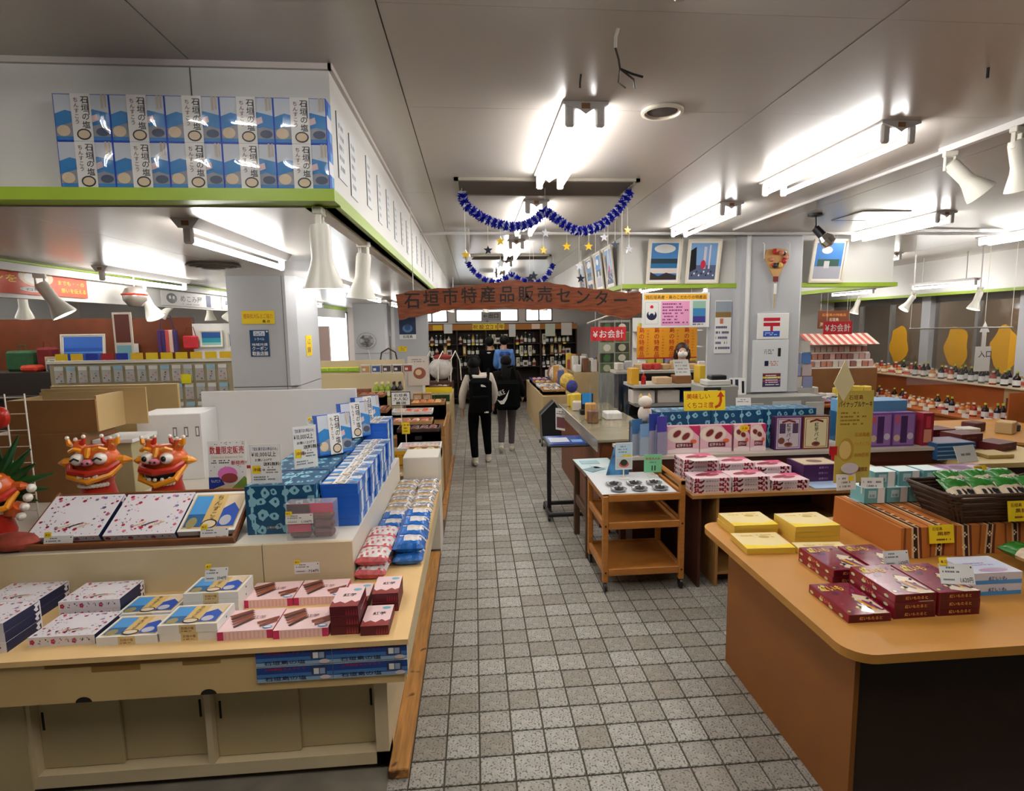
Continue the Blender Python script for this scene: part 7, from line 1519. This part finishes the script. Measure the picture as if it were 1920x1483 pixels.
spray = thing('spray_bottle', 'red sanitiser pump bottle on the back counter', 'bottle', (2.1, 7.0, 1.141)); MB().lathe([(.03, 0), (.03, .09), (.015, .11), (.012, .13)], RED, n=12).build('body', spray); MB().tube([(0, 0, .13), (0, 0, .16), (-.03, 0, .16)], .007, WHITE).build('pump', spray)
for k, (x, w_, h, c, lab) in enumerate(((2.35, .2, .08, (214, 180, 140), 'tray of small sweets on the back counter'), (2.6, .2, .1, (150, 100, 60), 'brown box under the white sheets'), (1.98, .1, .2, (226, 170, 40), 'yellow carton at the back counter end'), (2.85, .1, .22, (230, 190, 50), 'yellow card box by the grey drawers'))): tag(MB().rbox(x-w_/2, x+w_/2, 6.95, 7.15, 1.141, 1.141+h, ink(c), .006).build('counter_box', smooth=False), lab, 'box')
poster('white_sheets', 'pile of white sheets propped on the brown box', (2.6, 6.98, 1.242), .2, .22, lambda F: F.lines(.1, .1, .9, .9, 4, ink((170, 170, 170))), .5, 0, 'paper')
o = thing('drawer_unit', 'grey document drawer unit beside the column', 'drawer unit', (2.68, 6.2, .861)); mg = mat('office_grey', (150, 148, 142), .5)
MB().rbox(-.2, .2, -.15, .2, 0, .34, mg, .006).build('body', o, smooth=False)
for i in range(4): d = MB().rbox(-.19, .0, -.162, -.15, .02+.08*i, .09+.08*i, ink((40, 40, 42)), .003).build('drawer', o, smooth=False); MB().box(-.15, -.04, -.166, -.162, .045+.08*i, .06+.08*i, WHITE).build('label', d, smooth=False)
tag(MB().rbox(2.4, 2.93, 5.95, 6.42, 0, .86, mg, .006).build('grey_cabinet', smooth=False), 'grey office cabinet under the drawer unit', 'cabinet')
o = thing('label_printer', 'small black and white machine on the drawer unit', 'machine', (2.7, 6.2, 1.202)); MB().rbox(-.16, .12, -.1, .1, 0, .06, ink((200, 196, 190)), .01).build('body', o, smooth=False); MB().rbox(-.1, .08, -.08, .05, .06, .11, m_blk, .01).build('lid', o, smooth=False)
o = thing('card_terminal', 'black payment terminal with blue display card on the cash desk', 'terminal', (1.3, 6.55, .851)); MB().rbox(-.09, .09, -.05, .05, 0, .06, m_blk, .01).build('base', o, smooth=False); MB().rbox(-.07, .07, .0, .02, .05, .24, m_blk, .006).build('screen', o, smooth=False); MB().box(-.06, .05, -.004, 0, .12, .25, ink((40, 140, 210))).build('blue_card', o, smooth=False)
tag(MB().rbox(1.42, 1.6, 6.1, 6.3, .851, .93, WHITE, .01).build('white_box', smooth=False), 'white box on the cash desk', 'box'); poster('hanging_leaflet', 'leaflet taped on the cash desk corner', (1.085, 7.2, .55), .18, .28, lambda F: (F.rect(.1, .1, .9, .6, ink((120, 70, 80))), F.lines(.1, .7, .9, .9, 2, BLACK)), 0, -.9, 'leaflet')
tag(MB().box(1.5, 1.95, 5.15, 5.5, .8505, .853, ink((206, 180, 70))).build('yellow_desk_mat', smooth=False), 'yellow mat under the clear desk cover', 'mat')
# vinyl screens and red cashier signs
m_vin = film('clear_vinyl', .14)
o = thing('vinyl_screen', 'clear vinyl screen hanging over the cash desk', 'screen', (0, 5.55, 0)); b = MB(); n = 24
for i in range(n):
    x0, x1 = 1.12+.42*i/n, 1.12+.42*(i+1)/n; f_ = lambda x: .018*math.sin(x*70)
    z0, z1 = 1.9+.15*(x0-1.12)/.42, 1.9+.15*(x1-1.12)/.42; b.add([(x0, f_(x0), .86), (x1, f_(x1), .86), (x1, 0, z1), (x0, 0, z0)], [(0, 1, 2, 3)], m_vin)
b.build('vinyl_sheet', o); MB().cyl((1.1, 0, 1.9), (1.56, 0, 2.06), .008, m=m_wire, n=6).build('rod', o); MB().cyl((1.3, 0, 1.97), (1.3, 0, CEIL), .003, m=m_wire, n=4).build('hanging_wire', o)
def cash_sign(label, x0, x1, y, z0, z1, zt):
    o = thing('cashier_sign', label, 'sign', (x0, y, z0)); w_, h = x1-x0, z1-z0
    MB().rbox(0, w_, 0, .01, 0, h, ink((206, 24, 36)), .002).build('board', o, smooth=False); p = MB(); Face(p, (0, 0, 0), (1, 0, 0), (0, 0, 1), w_, h).text('¥お会計', .06, .2, .62, WHITE, fit=.88); p.build('lettering', o, smooth=False)
    for x in (.05, w_-.05): MB().cyl((x, .005, h), (x, .005, zt-z0), .002, m=m_wire, n=4).build('string', o)
cash_sign('red cashier sign behind the clear vinyl screen', 1.27, 1.66, 6.2, 1.71, 1.86, CEIL); cash_sign('red cashier sign hanging in the right-hand stall', 5.06, 5.5, 8.0, 1.7, 1.89, CEIL)
# yellow banner, vegetable photo panel
o = thing('yellow_banner', 'orange-yellow cloth banner with red lettering behind the clerk', 'banner', (2.5, 8.7, 1.35)); MB().box(0, .95, 0, .01, 0, .5, ink((236, 160, 30))).box(0, .95, -.002, 0, 0, .02, RED).build('cloth', o, smooth=False); p = MB()
F = Face(p, (0, 0, 0), (1, 0, 0), (0, 0, 1), .95, .5)
for i in range(4): F.text('島の特産品', .03+.25*i, .98, .18, ink((190, 50, 20)), vert=True); F.lines(.16+.25*i, .1, .2+.25*i, .9, 9, ink((206, 110, 20)))
p.build('lettering', o, smooth=False); MB().cyl((.1, .005, .5), (.1, .005, 1.09), .003, m=m_wire, n=4).cyl((.85, .005, .5), (.85, .005, 1.09), .003, m=m_wire, n=4).build('hanging_wires', o)
o = thing('produce_photo_panel', 'panel of green produce photographs behind the vinyl screen', 'panel', (1.95, 8.9, .0)); MB().box(0, .5, 0, .03, 0, 1.95, ink((150, 150, 140))).build('board', o, smooth=False); p = MB(); F = Face(p, (0, 0, 0), (1, 0, 0), (0, 0, 1), .5, 1.95)
for j in range(5):
    for i in range(2): F.k = 2; F.rect(.04+.48*i, .58+.082*j, .48+.48*i, .655+.082*j, ink(((90, 110, 60), (40, 50, 34), (150, 160, 130), (70, 90, 50), (60, 60, 50))[(i*2+j) % 5])); F.k = 3; F.oval(.26+.48*i, .617+.082*j, .12, .028, ink(((190, 190, 160), (60, 110, 50), (220, 214, 200))[(i+j) % 3]))
p.build('photographs', o, smooth=False)
# shelves of goods far behind the clerk
o = thing('white_goods_shelf', 'white goods shelf behind the clerk', 'shelf', (2.95, 10.2, 0)); 
for z in (.3, .75, 1.1, 1.45, 1.75): MB().box(0, 1.2, 0, .35, z, z+.02, WHITE).build('shelf_board', o, smooth=False)
MB().box(0, 1.2, .35, .37, 0, 2.0, WHITE).build('back_panel', o, smooth=False)
R_ = random.Random(31)
for j, z in enumerate((1.12, 1.47, 1.77)):
    for i in range(7): tag(MB().rbox(-.06, .06, -.06, .06, 0, R_.uniform(.1, .24), ink(R_.choice(((226, 220, 210), (200, 180, 60), (120, 150, 130), (190, 80, 90), (150, 140, 180)))), .008).build('shelf_carton', loc=(3.06+.16*i, 10.33, z), smooth=False), 'carton on the white goods shelf, %s shelf, %s along' % (('lower', 'middle', 'upper')[j], ORD[i]), 'box', 'cartons on the white goods shelf')
# ================================================================ on the grey column
o = thing('post_office_board', 'white postal board with red emblem on the grey column', 'sign', (3.48, 6.475, 1.07)); MB().rbox(-.19, .19, 0, .02, .62, .92, WHITE, .004).build('upper_board', o, smooth=False); MB().rbox(-.24, .2, .0, .02, 0, .615, ink((216, 218, 220)), .004).build('lower_board', o, smooth=False)
p = MB(); F = Face(p, (-.12, 0, .65), (1, 0, 0), (0, 0, 1), .2, .22); F.rect(0, 0, 1, 1, WHITE); F.rect(0, .82, 1, 1, ink((190, 24, 44))); F.rect(0, .55, 1, .74, ink((190, 24, 44))); F.rect(.42, .3, .58, .55, ink((190, 24, 44))); F.rect(0, 0, 1, .3, ink((40, 80, 180))); F.lines(.1, .06, .9, .24, 2, WHITE)
F = Face(p, (-.24, 0, 0), (1, 0, 0), (0, 0, 1), .44, .615); F.lines(.3, .72, .6, .82, 3, BLACK); F.rect(.7, .68, .78, .84, BLACK); F.rect(.34, .5, .45, .6, navy); F.lines(.48, .5, .8, .6, 3, ink((190, 90, 60))); F.rect(.3, .1, .8, .36, ink((60, 50, 90))); F.rect(.3, .32, .8, .36, ink((130, 40, 50))); F.rect(.3, .26, .8, .3, ink((226, 200, 60))); F.rect(.3, .2, .8, .235, ink((170, 60, 120))); F.lines(.38, .12, .78, .34, 5, WHITE, .9); p.build('print', o, smooth=False)
o = thing('wall_calendar', 'wall calendar with landscape photo beside the grey column', 'calendar', (2.93, 6.6, 1.53)); MB().box(-.1, .1, 0, .006, 0, .62, WHITE).box(.1, .106, 0, .008, 0, .6, ink((30, 40, 120))).build('sheets', o, smooth=False); p = MB(); F = Face(p, (-.1, 0, 0), (1, 0, 0), (0, 0, 1), .2, .62); F.rect(.02, .68, .98, .98, ink((150, 160, 170))); F.rect(.02, .68, .98, .78, ink((140, 110, 60))); F.rect(.3, .56, .5, .66, ink((206, 120, 90))); F.lines(.06, .05, .94, .54, 5, ink((80, 80, 120)), .9); p.build('print', o, smooth=False)
struct(MB().box(2.75, 3.08, 6.61, 6.65, 0, BZ-.05, m_col).build('wall_panel_column', smooth=False), 'grey wall panel behind the calendar')
o = thing('rake_charm', 'ornate bamboo rake charm hanging on the grey column', 'ornament', (3.48, 6.49, 2.05))
MB().cyl((0, -.01, 0), (0, -.01, .45), .006, m=ink((190, 160, 90)), n=6).build('handle', o); MB().prism([(-.03, .36), (.03, .36), (.15, .58), (.12, .66), (0, .68), (-.12, .66), (-.15, .58)], (0, -.012, 0), (1, 0, 0), (0, 0, 1), (0, -1, 0), .02, ink((196, 150, 90))).build('bamboo_fan', o, smooth=False)
R_ = random.Random(2)
for i in range(12): MB().ball((R_.uniform(-.1, .1), -.045, R_.uniform(.45, .64)), R_.uniform(.018, .034), ink(R_.choice(((226, 220, 210), (190, 40, 40), (40, 40, 44), (220, 180, 90), (206, 130, 100)))), 8, 6).build('charm', o)
MB().box(-.03, .03, -.03, -.02, .3, .4, ink((120, 30, 34))).build('red_tag', o, smooth=False); MB().box(-.015, .015, -.03, -.02, .16, .28, WHITE).build('paper_strip', o, smooth=False)
for x in (-.15, .15): MB().tube([(x, -.03, .56), (x, -.03, .72), (x-.02, -.03, .74)], .006, WHITE).build('paper_streamer', o)
# grey machine and leaflet stand at the column foot
o = thing('grey_shelf_unit', 'grey metal shelf unit before the column', 'shelf', (3.45, 6.2, 0)); MB().rbox(-.5, .5, 0, .25, 0, 1.05, mg, .006).build('body', o, smooth=False)
for x in (-.42, -.02, .3): MB().rbox(x, x+.22, -.012, 0, .82, .98, ink((190, 188, 182)), .003).build('panel', o, smooth=False)
MB().box(-.1, .24, -.014, -.012, .6, 1.0, ink((206, 206, 208))).build('printed_sheet', o, smooth=False)
poster('blue_emblem_leaflet', 'white leaflet with dark blue emblem by the grey cabinet', (2.9, 5.94, .862), .16, .22, lambda F: (F.oval(.5, .4, .3, .22, navy), F.oval(.5, .5, .2, .14, WHITE), F.lines(.1, .75, .9, .95, 2, GREY)), .2, -.15, 'leaflet'); poster('striped_leaflet', 'white leaflet with black blocks above the emblem leaflet', (3.06, 6.44, 1.05), .2, .2, lambda F: (F.rect(.05, .1, .2, .9, BLACK), F.rect(.35, .3, .55, .9, navy), F.rect(.75, .1, .9, .8, BLACK)), .1, 0, 'leaflet')
o = thing('pamphlet_rack', 'pamphlet rack right of the grey column', 'rack', (4.35, 7.4, 0)); MB().rbox(-.25, .25, 0, .2, 0, 1.0, ink((190, 186, 180)), .006).build('base', o, smooth=False)
R_ = random.Random(17)
for j in range(4):
    for i in range(3): MB().box(-.22+.15*i, -.09+.15*i, .03*j, .03*j+.01, 1.0+.16*j, 1.15+.16*j, ink(R_.choice(((90, 130, 190), (206, 190, 190), (150, 160, 200), (214, 210, 200), (120, 110, 160))))).build('pamphlet', o, smooth=False)
# ================================================================ goods right of the aisle, farther back
o = thing('produce_table', 'beige produce table right of the walkers', 'table', (0, 0, 0)); MB().rbox(1.12, 1.8, 9.4, 12.4, 0, .72, m_stand, .006).build('body', o, smooth=False)
R_ = random.Random(23)
for j in range(4):
    crate((1.32+.0, 9.7+.62*j, .721), .38, .5, .1, (m_card, m_wp, m_wood, ink((60, 70, 150)))[j], 'shallow goods tray on the produce table, %s from its near end' % ORD[j], name='goods_tray', cat='tray')
    heap(1.32, 9.7+.62*j, .786, .3, .4, 9, [((214, 200, 196), (60, 50, 46), (200, 150, 90)), ((90, 90, 170), (220, 210, 200), (230, 200, 60)), ((220, 170, 90), (206, 190, 150), (120, 70, 40)), ((226, 226, 226), (190, 60, 60), (70, 60, 60))][j], 'goods packet in the %s tray of the produce table' % ORD[j], 'packets in the %s tray of the produce table' % ORD[j], 70+j, layers=1)
for k, (y, h, c, lab) in enumerate(((10.2, .28, (226, 190, 90), 'straw-coloured gift bundle'), (10.8, .3, (206, 140, 70), 'orange gift bundle'), (9.7, .2, (60, 70, 150), 'blue purse pile'), (11.4, .35, (214, 206, 196), 'white gift pile'), (11.9, .3, (150, 100, 70), 'brown gift pile'))):
    tag(MB().ball((0, 0, h*.5), h*.55, mat('bundle_%d' % k, c, .7, noise=.4, nscale=25, bump=.5), 12, 8, (.9, .9, 1)).build('gift_bundle', loc=(1.66, y, .74)), lab+' at the back of the produce table', 'bundle')
# ================================================================ right-hand stall by the windows
m_orb = mat('orange_board', (176, 92, 34), .5, noise=.1, nscale=4)
o = thing('window_shelf', 'two-level orange-brown shelf under the right-hand windows', 'shelf', (0, 0, 0))
MB().box(7.35, 7.8, 6.4, 11.8, .93, .95, ink((206, 190, 160))).build('upper_board', o, smooth=False); MB().box(6.9, 7.5, 6.9, 11.8, .47, .5, m_orb).build('lower_board', o, smooth=False); MB().box(7.5, 7.54, 6.9, 11.8, .5, .93, m_orb).build('back_panel', o, smooth=False); MB().box(6.95, 6.98, 6.9, 11.8, 0, .47, m_orb).build('front_panel', o, smooth=False); MB().box(6.95, 7.8, 6.88, 6.9, 0, .93, m_orb).build('end_panel', o, smooth=False); MB().box(7.54, 7.8, 6.4, 11.8, 0, .93, m_drk).build('rear_body', o, smooth=False)
jb = [bottle(.045, .2, (150, 40, 20), (226, 220, 210), (230, 220, 200)), bottle(.045, .22, (40, 24, 22), (200, 196, 60), (226, 226, 226)), bottle(.05, .16, (190, 110, 40), (226, 226, 226), (236, 226, 200)), bottle(.04, .24, (30, 30, 34), (180, 190, 50), (206, 206, 206)), bottle(.05, .14, (206, 190, 170), (190, 160, 60), (200, 80, 70))]
R_ = random.Random(8)
for i in range(28):
    y = 6.55+.185*i; P = R_.choice(jb[2:5:2] if y > 9.2 else jb[:4]); P((7.45, y, .951), 0, 'sauce bottle on the window shelf upper level, %s from the near end' % ORD[i], 'bottles on the window shelf'); R_.choice(jb)((7.6, y+.09, .951), 0, 'sauce bottle in the rear row of the window shelf, %s from the near end' % ORD[i], 'bottles on the window shelf')
for i in range(20): 
    y = 7.05+.19*i; R_.choice(jb)((7.15, y, .501), 0, 'jar on the window shelf lower level, %s from the near end' % ORD[i], 'jars on the lower window shelf'); R_.choice(jb)((7.32, y+.09, .501), 0, 'jar in the rear row of the lower window shelf, %s from the near end' % ORD[i], 'jars on the lower window shelf')
for i in range(9): tag(MB().box(0, .003, -.06, .06, 0, .06, WHITE).build('price_tag', loc=(6.93, 7.15+.36*i, .501), smooth=False), 'white price tag on the lower window shelf, %s from the near end' % ORD[i], 'price tag', 'price tags on the lower window shelf')
o = thing('brown_picture_card', 'card with brown cup pictures on the orange board', 'sign', (7.49, 7.1, .56)); MB().box(-.004, 0, 0, .4, 0, .36, ink((190, 170, 130))).box(-.006, -.004, .04, .18, .12, .32, ink((110, 60, 30))).box(-.006, -.004, .22, .36, .04, .22, ink((90, 50, 30))).build('card', o, smooth=False)
# yellow cut-outs on the windows
m_yc = mat('yellow_cutout', (206, 150, 20), .6)
for k, y in enumerate((6.75, 8.35, 9.25, 10.6, 12.6)):
    pts = [((.24+.03*math.sin(5*t+k))*math.cos(t), (.36+.03*math.sin(4*t+2*k))*math.sin(t)) for t in [2*PI*i/24 for i in range(24)]]
    tag(MB().prism(pts, (RX+.015, y, 1.42), (0, 1, 0), (0, 0, 1), (-1, 0, 0), .004, m_yc).build('yellow_cutout', smooth=False), 'yellow paper cut-out on the right-hand window, %s from the near end' % ORD[k], 'decoration', 'yellow cut-outs on the windows')
# striped roof display rack of small packets
o = thing('striped_display_rack', 'packet rack with red striped top in the right-hand stall', 'rack', (6.2, 9.2, 0)); MB().rbox(-.62, .62, 0, .4, 0, 1.1, m_brd, .006).build('base', o, smooth=False); MB().box(-.62, .62, .3, .34, 1.1, 1.62, WHITE).build('back_panel', o, smooth=False)
for i in range(10): MB().add([(-.62+.124*i, -.02, 1.5), (-.558+.124*i, -.02, 1.5), (-.558+.124*i, .32, 1.68), (-.62+.124*i, .32, 1.68)], [(0, 1, 2, 3)], ink((196, 90, 80))).add([(-.558+.124*i, -.02, 1.5), (-.496+.124*i, -.02, 1.5), (-.496+.124*i, .32, 1.68), (-.558+.124*i, .32, 1.68)], [(0, 1, 2, 3)], ink((226, 206, 190))).build('roof_stripe', o, smooth=False)
for j in range(3): MB().box(-.6, .6, .02+.09*j, .12+.09*j, 1.1+.12*j, 1.12+.12*j, WHITE).build('step', o, smooth=False)
for j in range(3):
    for i in range(11): tag(MB().rbox(-.045, .045, -.025, .025, 0, .1, ink(R_.choice(((206, 190, 180), (190, 130, 110), (220, 210, 190), (150, 100, 90), (206, 160, 150)))), .008).build('small_packet', loc=(5.67+.106*i, 9.27+.09*j, 1.121+.12*j), smooth=False), 'small packet in the striped rack, %s step, %s along' % (('front', 'middle', 'back')[j], ORD[i]), 'packet', 'packets in the striped rack')
o = thing('brown_wood_sign', 'brown rounded sign with orange lettering in the right-hand stall', 'sign', (6.45, 9.9, 1.76)); MB().rbox(-.3, .3, 0, .02, 0, .32, ink((120, 60, 26)), .03).build('board', o, smooth=False); p = MB(); F = Face(p, (-.3, 0, 0), (1, 0, 0), (0, 0, 1), .6, .32); F.text('石垣島の特産品', .12, .68, .16, ink((230, 150, 60)), fit=.76); F.text('石垣島', .35, .4, .2, ink((240, 220, 190)), fit=.3); F.text('海のもの山のもの', .06, .1, .26, ink((240, 220, 190)), fit=.88); p.build('lettering', o, smooth=False)
for x in (-.25, .25): MB().cyl((x, .01, .32), (x, .01, 1.14), .003, m=m_wire, n=4).build('hanging_wire', o)
poster('grey_poster', 'pale grey poster beside the brown rounded sign', (7.0, 12.58, 1.5), .6, .8, lambda F: (F.lines(.1, .6, .9, .92, 3, GREY), F.oval(.5, .3, .1, .1, BLACK)), 0, 0, 'poster', ink((196, 196, 190)))
# middle tables right: low wooden counters with boxes
o = thing('island_table', 'wooden island table with red boxes behind the violet boxes', 'table', (4.25, 5.0, 0)); MB().prism(rounded(-.3, .75, -.75, .65, .12, 6), (0, 0, .68), (1, 0, 0), (0, 1, 0), (0, 0, 1), .04, mat('pale_oak', (206, 176, 110), .5)).build('tabletop', o, smooth=False); MB().box(-.25, .65, -.65, .55, 0, .68, m_drk).build('body', o, smooth=False)
dk = product('dark_red_carton', 'box', .26, .2, .07, ink((90, 20, 24)), lambda p, w, d, h: ffront(p, w, d, h).lines(.2, .3, .8, .7, 1, ink((150, 80, 60))), 'dark red cartons on the island table'); dk.h = .0702
lay(dk, [(4.45, 4.85, 2, 'dark red carton, pile beside the blue stack', .2), (4.7, 4.75, 1, 'dark red carton, outer single', .3), (4.4, 5.1, 2, 'dark red carton, rear pile', .1)], .72)
bs = product('blue_striped_box', 'box', .36, .26, .035, ink((40, 84, 130)), lambda p, w, d, h: (ftop(p, w, d, h).rect(.1, .1, .9, .9, ink((130, 110, 130))), ffront(p, w, d, h).rect(0, .0, 1, .3, ink((130, 170, 200)))), 'blue boxes on the island table'); bs.h = .0352
lay(bs, [(4.02, 4.55, 4, 'flat blue box, pile on the island table', .05)], .72)
tag(MB().rbox(-.12, .12, -.1, .1, 0, .03, ink((190, 160, 90)), .004).build('tan_box_lid', loc=(4.42, 4.5, .721), smooth=False), 'tan box lid before the blue boxes', 'box'); poster('fallen_price_card', 'white card leaning by the violet boxes', (4.05, 4.32, .721), .22, .14, lambda F: F.lines(.2, .3, .8, .6, 1, GREY), .4, .2, 'price card'); note('yellow square note before the blue boxes', (3.78, 3.88, PT+.02), .12, .1, .2, .5)
o = thing('wood_island_counter', 'orange-brown island counter at the right picture edge', 'counter', (6.2, 6.2, 0)); MB().prism([(-.7, -.2), (-.3, -.7), (.65, -.7), (.65, .7), (-.7, .7)], (0, 0, 0), (1, 0, 0), (0, 1, 0), (0, 0, 1), .55, m_orb).build('body', o, smooth=False); MB().prism([(-.75, -.22), (-.33, -.75), (.7, -.75), (.7, .75), (-.75, .75)], (0, 0, .55), (1, 0, 0), (0, 1, 0), (0, 0, 1), .03, m_oak).build('top', o, smooth=False)
for k in range(6): tag(MB().rbox(-.1, .1, -.08, .08, 0, .08+.03*(k % 3), ink(((206, 200, 190), (90, 40, 36), (190, 160, 110), (60, 60, 70), (150, 130, 100), (220, 214, 206))[k]), .01).build('stall_box', loc=(5.62+.24*k, 6.05+.18*(k % 2), .581), rz=.3*k, smooth=False), 'small stall box on the orange-brown island counter, %s from the aisle' % ORD[k], 'box', 'boxes on the island counter')
o = thing('dark_stall_table', 'dark table of packets behind the grey shelf unit', 'table', (4.6, 7.8, 0)); MB().rbox(0, 1.3, -.3, .4, .7, .74, m_orb, .006).build('tabletop', o, smooth=False); MB().box(.05, 1.25, -.25, .35, 0, .7, m_drk).build('body', o, smooth=False)
heap(5.25, 7.85, .745, 1.1, .5, 18, [(214, 206, 196), (60, 50, 50), (150, 110, 130), (90, 110, 140)], 'mixed packet on the dark stall table', 'packets on the dark stall table', 90, s=.1)
o = thing('vinyl_screen', 'clear vinyl screen over the right-hand stall', 'screen', (5.6, 7.0, 0)); MB().box(0, 1.4, 0, .003, 1.05, 1.78, m_vin).build('vinyl_sheet', o); MB().cyl((-.02, 0, 1.78), (1.42, 0, 1.78), .01, m=m_alu, n=6).build('rod', o); MB().cyl((0, 0, 1.78), (0, 0, CEIL), .003, m=m_wire, n=4).cyl((1.4, 0, 1.78), (1.4, 0, CEIL), .003, m=m_wire, n=4).build('hanging_wires', o)
o = thing('arrow_sign', 'white arrow sign with black lettering before the windows', 'sign', (6.75, 7.12, 1.2)); MB().box(-.11, .11, 0, .006, 0, .33, WHITE).prism([(-.03, .33), (.03, .33), (.03, .52), (.07, .52), (0, .66), (-.07, .52), (-.03, .52)], (0, 0, 0), (1, 0, 0), (0, 0, 1), (0, 1, 0), .006, WHITE).build('board', o, smooth=False); p = MB(); Face(p, (-.11, 0, 0), (1, 0, 0), (0, 0, 1), .22, .33).text('入口', .2, .55, .3, BLACK); p.build('lettering', o, smooth=False); MB().cyl((0, .01, .6), (0, .01, CEIL-1.2), .003, m=m_wire, n=4).build('hanging_wire', o)
# more goods around the produce table and the far stalls
R_ = random.Random(77)
SHADES = ((214, 204, 190), (230, 226, 220), (60, 56, 60), (196, 150, 80), (150, 60, 54), (90, 100, 150), (226, 196, 70), (120, 80, 54))
k = 0
for y in (9.5, 9.75, 10.05, 10.45, 10.65, 11.05, 11.2, 11.65, 12.1, 12.25):
    for x in (1.58, 1.72):
        if abs(y-10.2) < .25 or abs(y-10.8) < .22 or abs(y-9.7) < .2 or abs(y-11.4) < .24 or abs(y-11.9) < .2:
            if x > 1.55: continue
        h = R_.uniform(.12, .4); tag(MB().rbox(-.06, .06, -.07, .07, 0, h, ink(R_.choice(SHADES)), .01).build('goods_carton', loc=(x, y, .721), rz=R_.uniform(-.2, .2), smooth=False), 'upright carton at the back of the produce table, %s from its near end' % ORD[k], 'box', 'cartons on the produce table'); k += 1
o = thing('goods_table', 'pale goods table behind the produce table', 'table', (0, 0, 0)); MB().rbox(1.95, 2.6, 11.2, 12.6, 0, .95, m_stand, .006).build('body', o, smooth=False)
k = 0
for y in (11.3, 11.55, 11.8, 12.05, 12.3):
    for x in (2.04, 2.2, 2.36, 2.52):
        h = R_.uniform(.1, .35); tag(MB().rbox(-.06, .06, -.07, .07, 0, h, ink(R_.choice(SHADES)), .012).build('goods_carton', loc=(x, y, .951), rz=R_.uniform(-.3, .3), smooth=False), 'small carton on the pale goods table, %s row, %s along' % (ORD[k//4], ORD[k % 4]), 'box', 'cartons on the pale goods table'); k += 1
for i in range(7):
    h = R_.uniform(.1, .2); tag(MB().rbox(-.06, .06, -.05, .05, 0, h, ink(R_.choice(SHADES)), .012).build('desk_carton', loc=(1.24+.02*(i % 2), 5.95+.21*i if i < 2 else 6.1+.19*i, .851), rz=R_.uniform(-.3, .3), smooth=False), 'small carton along the cash desk edge, %s from the near end' % ORD[i], 'box', 'cartons along the cash desk edge') if i not in (2, 3) else None
o = thing('arched_display_rack', 'white arched rack with red cloth before the liquor rack', 'rack', (-.72, 11.6, 0)); MB().rbox(-.3, .3, -.2, .2, 0, .8, m_drk, .01).build('base', o, smooth=False)
for q in (-.25, 0, .25): MB().tube([(q, -.15, .8), (q+.02, -.15, 1.25), (q+.1, .0, 1.4), (q+.18, .1, 1.2), (q+.2, .12, .8)], .012, m_wire).build('hoop', o)
MB().ball((.05, 0, 1.05), .2, mat('pale_cloth', (206, 200, 196), .8, noise=.2, nscale=12), 12, 8, (1.2, .7, 1.1)).build('pale_cloth', o); MB().ball((.1, 0, 1.28), .12, mat('red_cloth', (150, 50, 46), .8), 12, 8, (1.6, .7, .5)).build('red_cloth', o)
for i in range(9):
    h = R_.uniform(.08, .2); tag(MB().rbox(-.07, .07, -.06, .06, 0, h, ink(R_.choice(SHADES)), .012).build('stall_carton', loc=(4.72+.14*i, 8.12, .741), rz=R_.uniform(-.3, .3), smooth=False), 'upright carton behind the mixed packets, %s from the aisle' % ORD[i], 'box', 'cartons on the dark stall table')
# models that were never set out are taken away again
for q in Once.ALL:
    if not q.used:
        for c in KIDS.get(q.r.name, []):
            for g in KIDS.get(c.name, []): bpy.data.objects.remove(g)
            bpy.data.objects.remove(c)
        bpy.data.objects.remove(q.r)
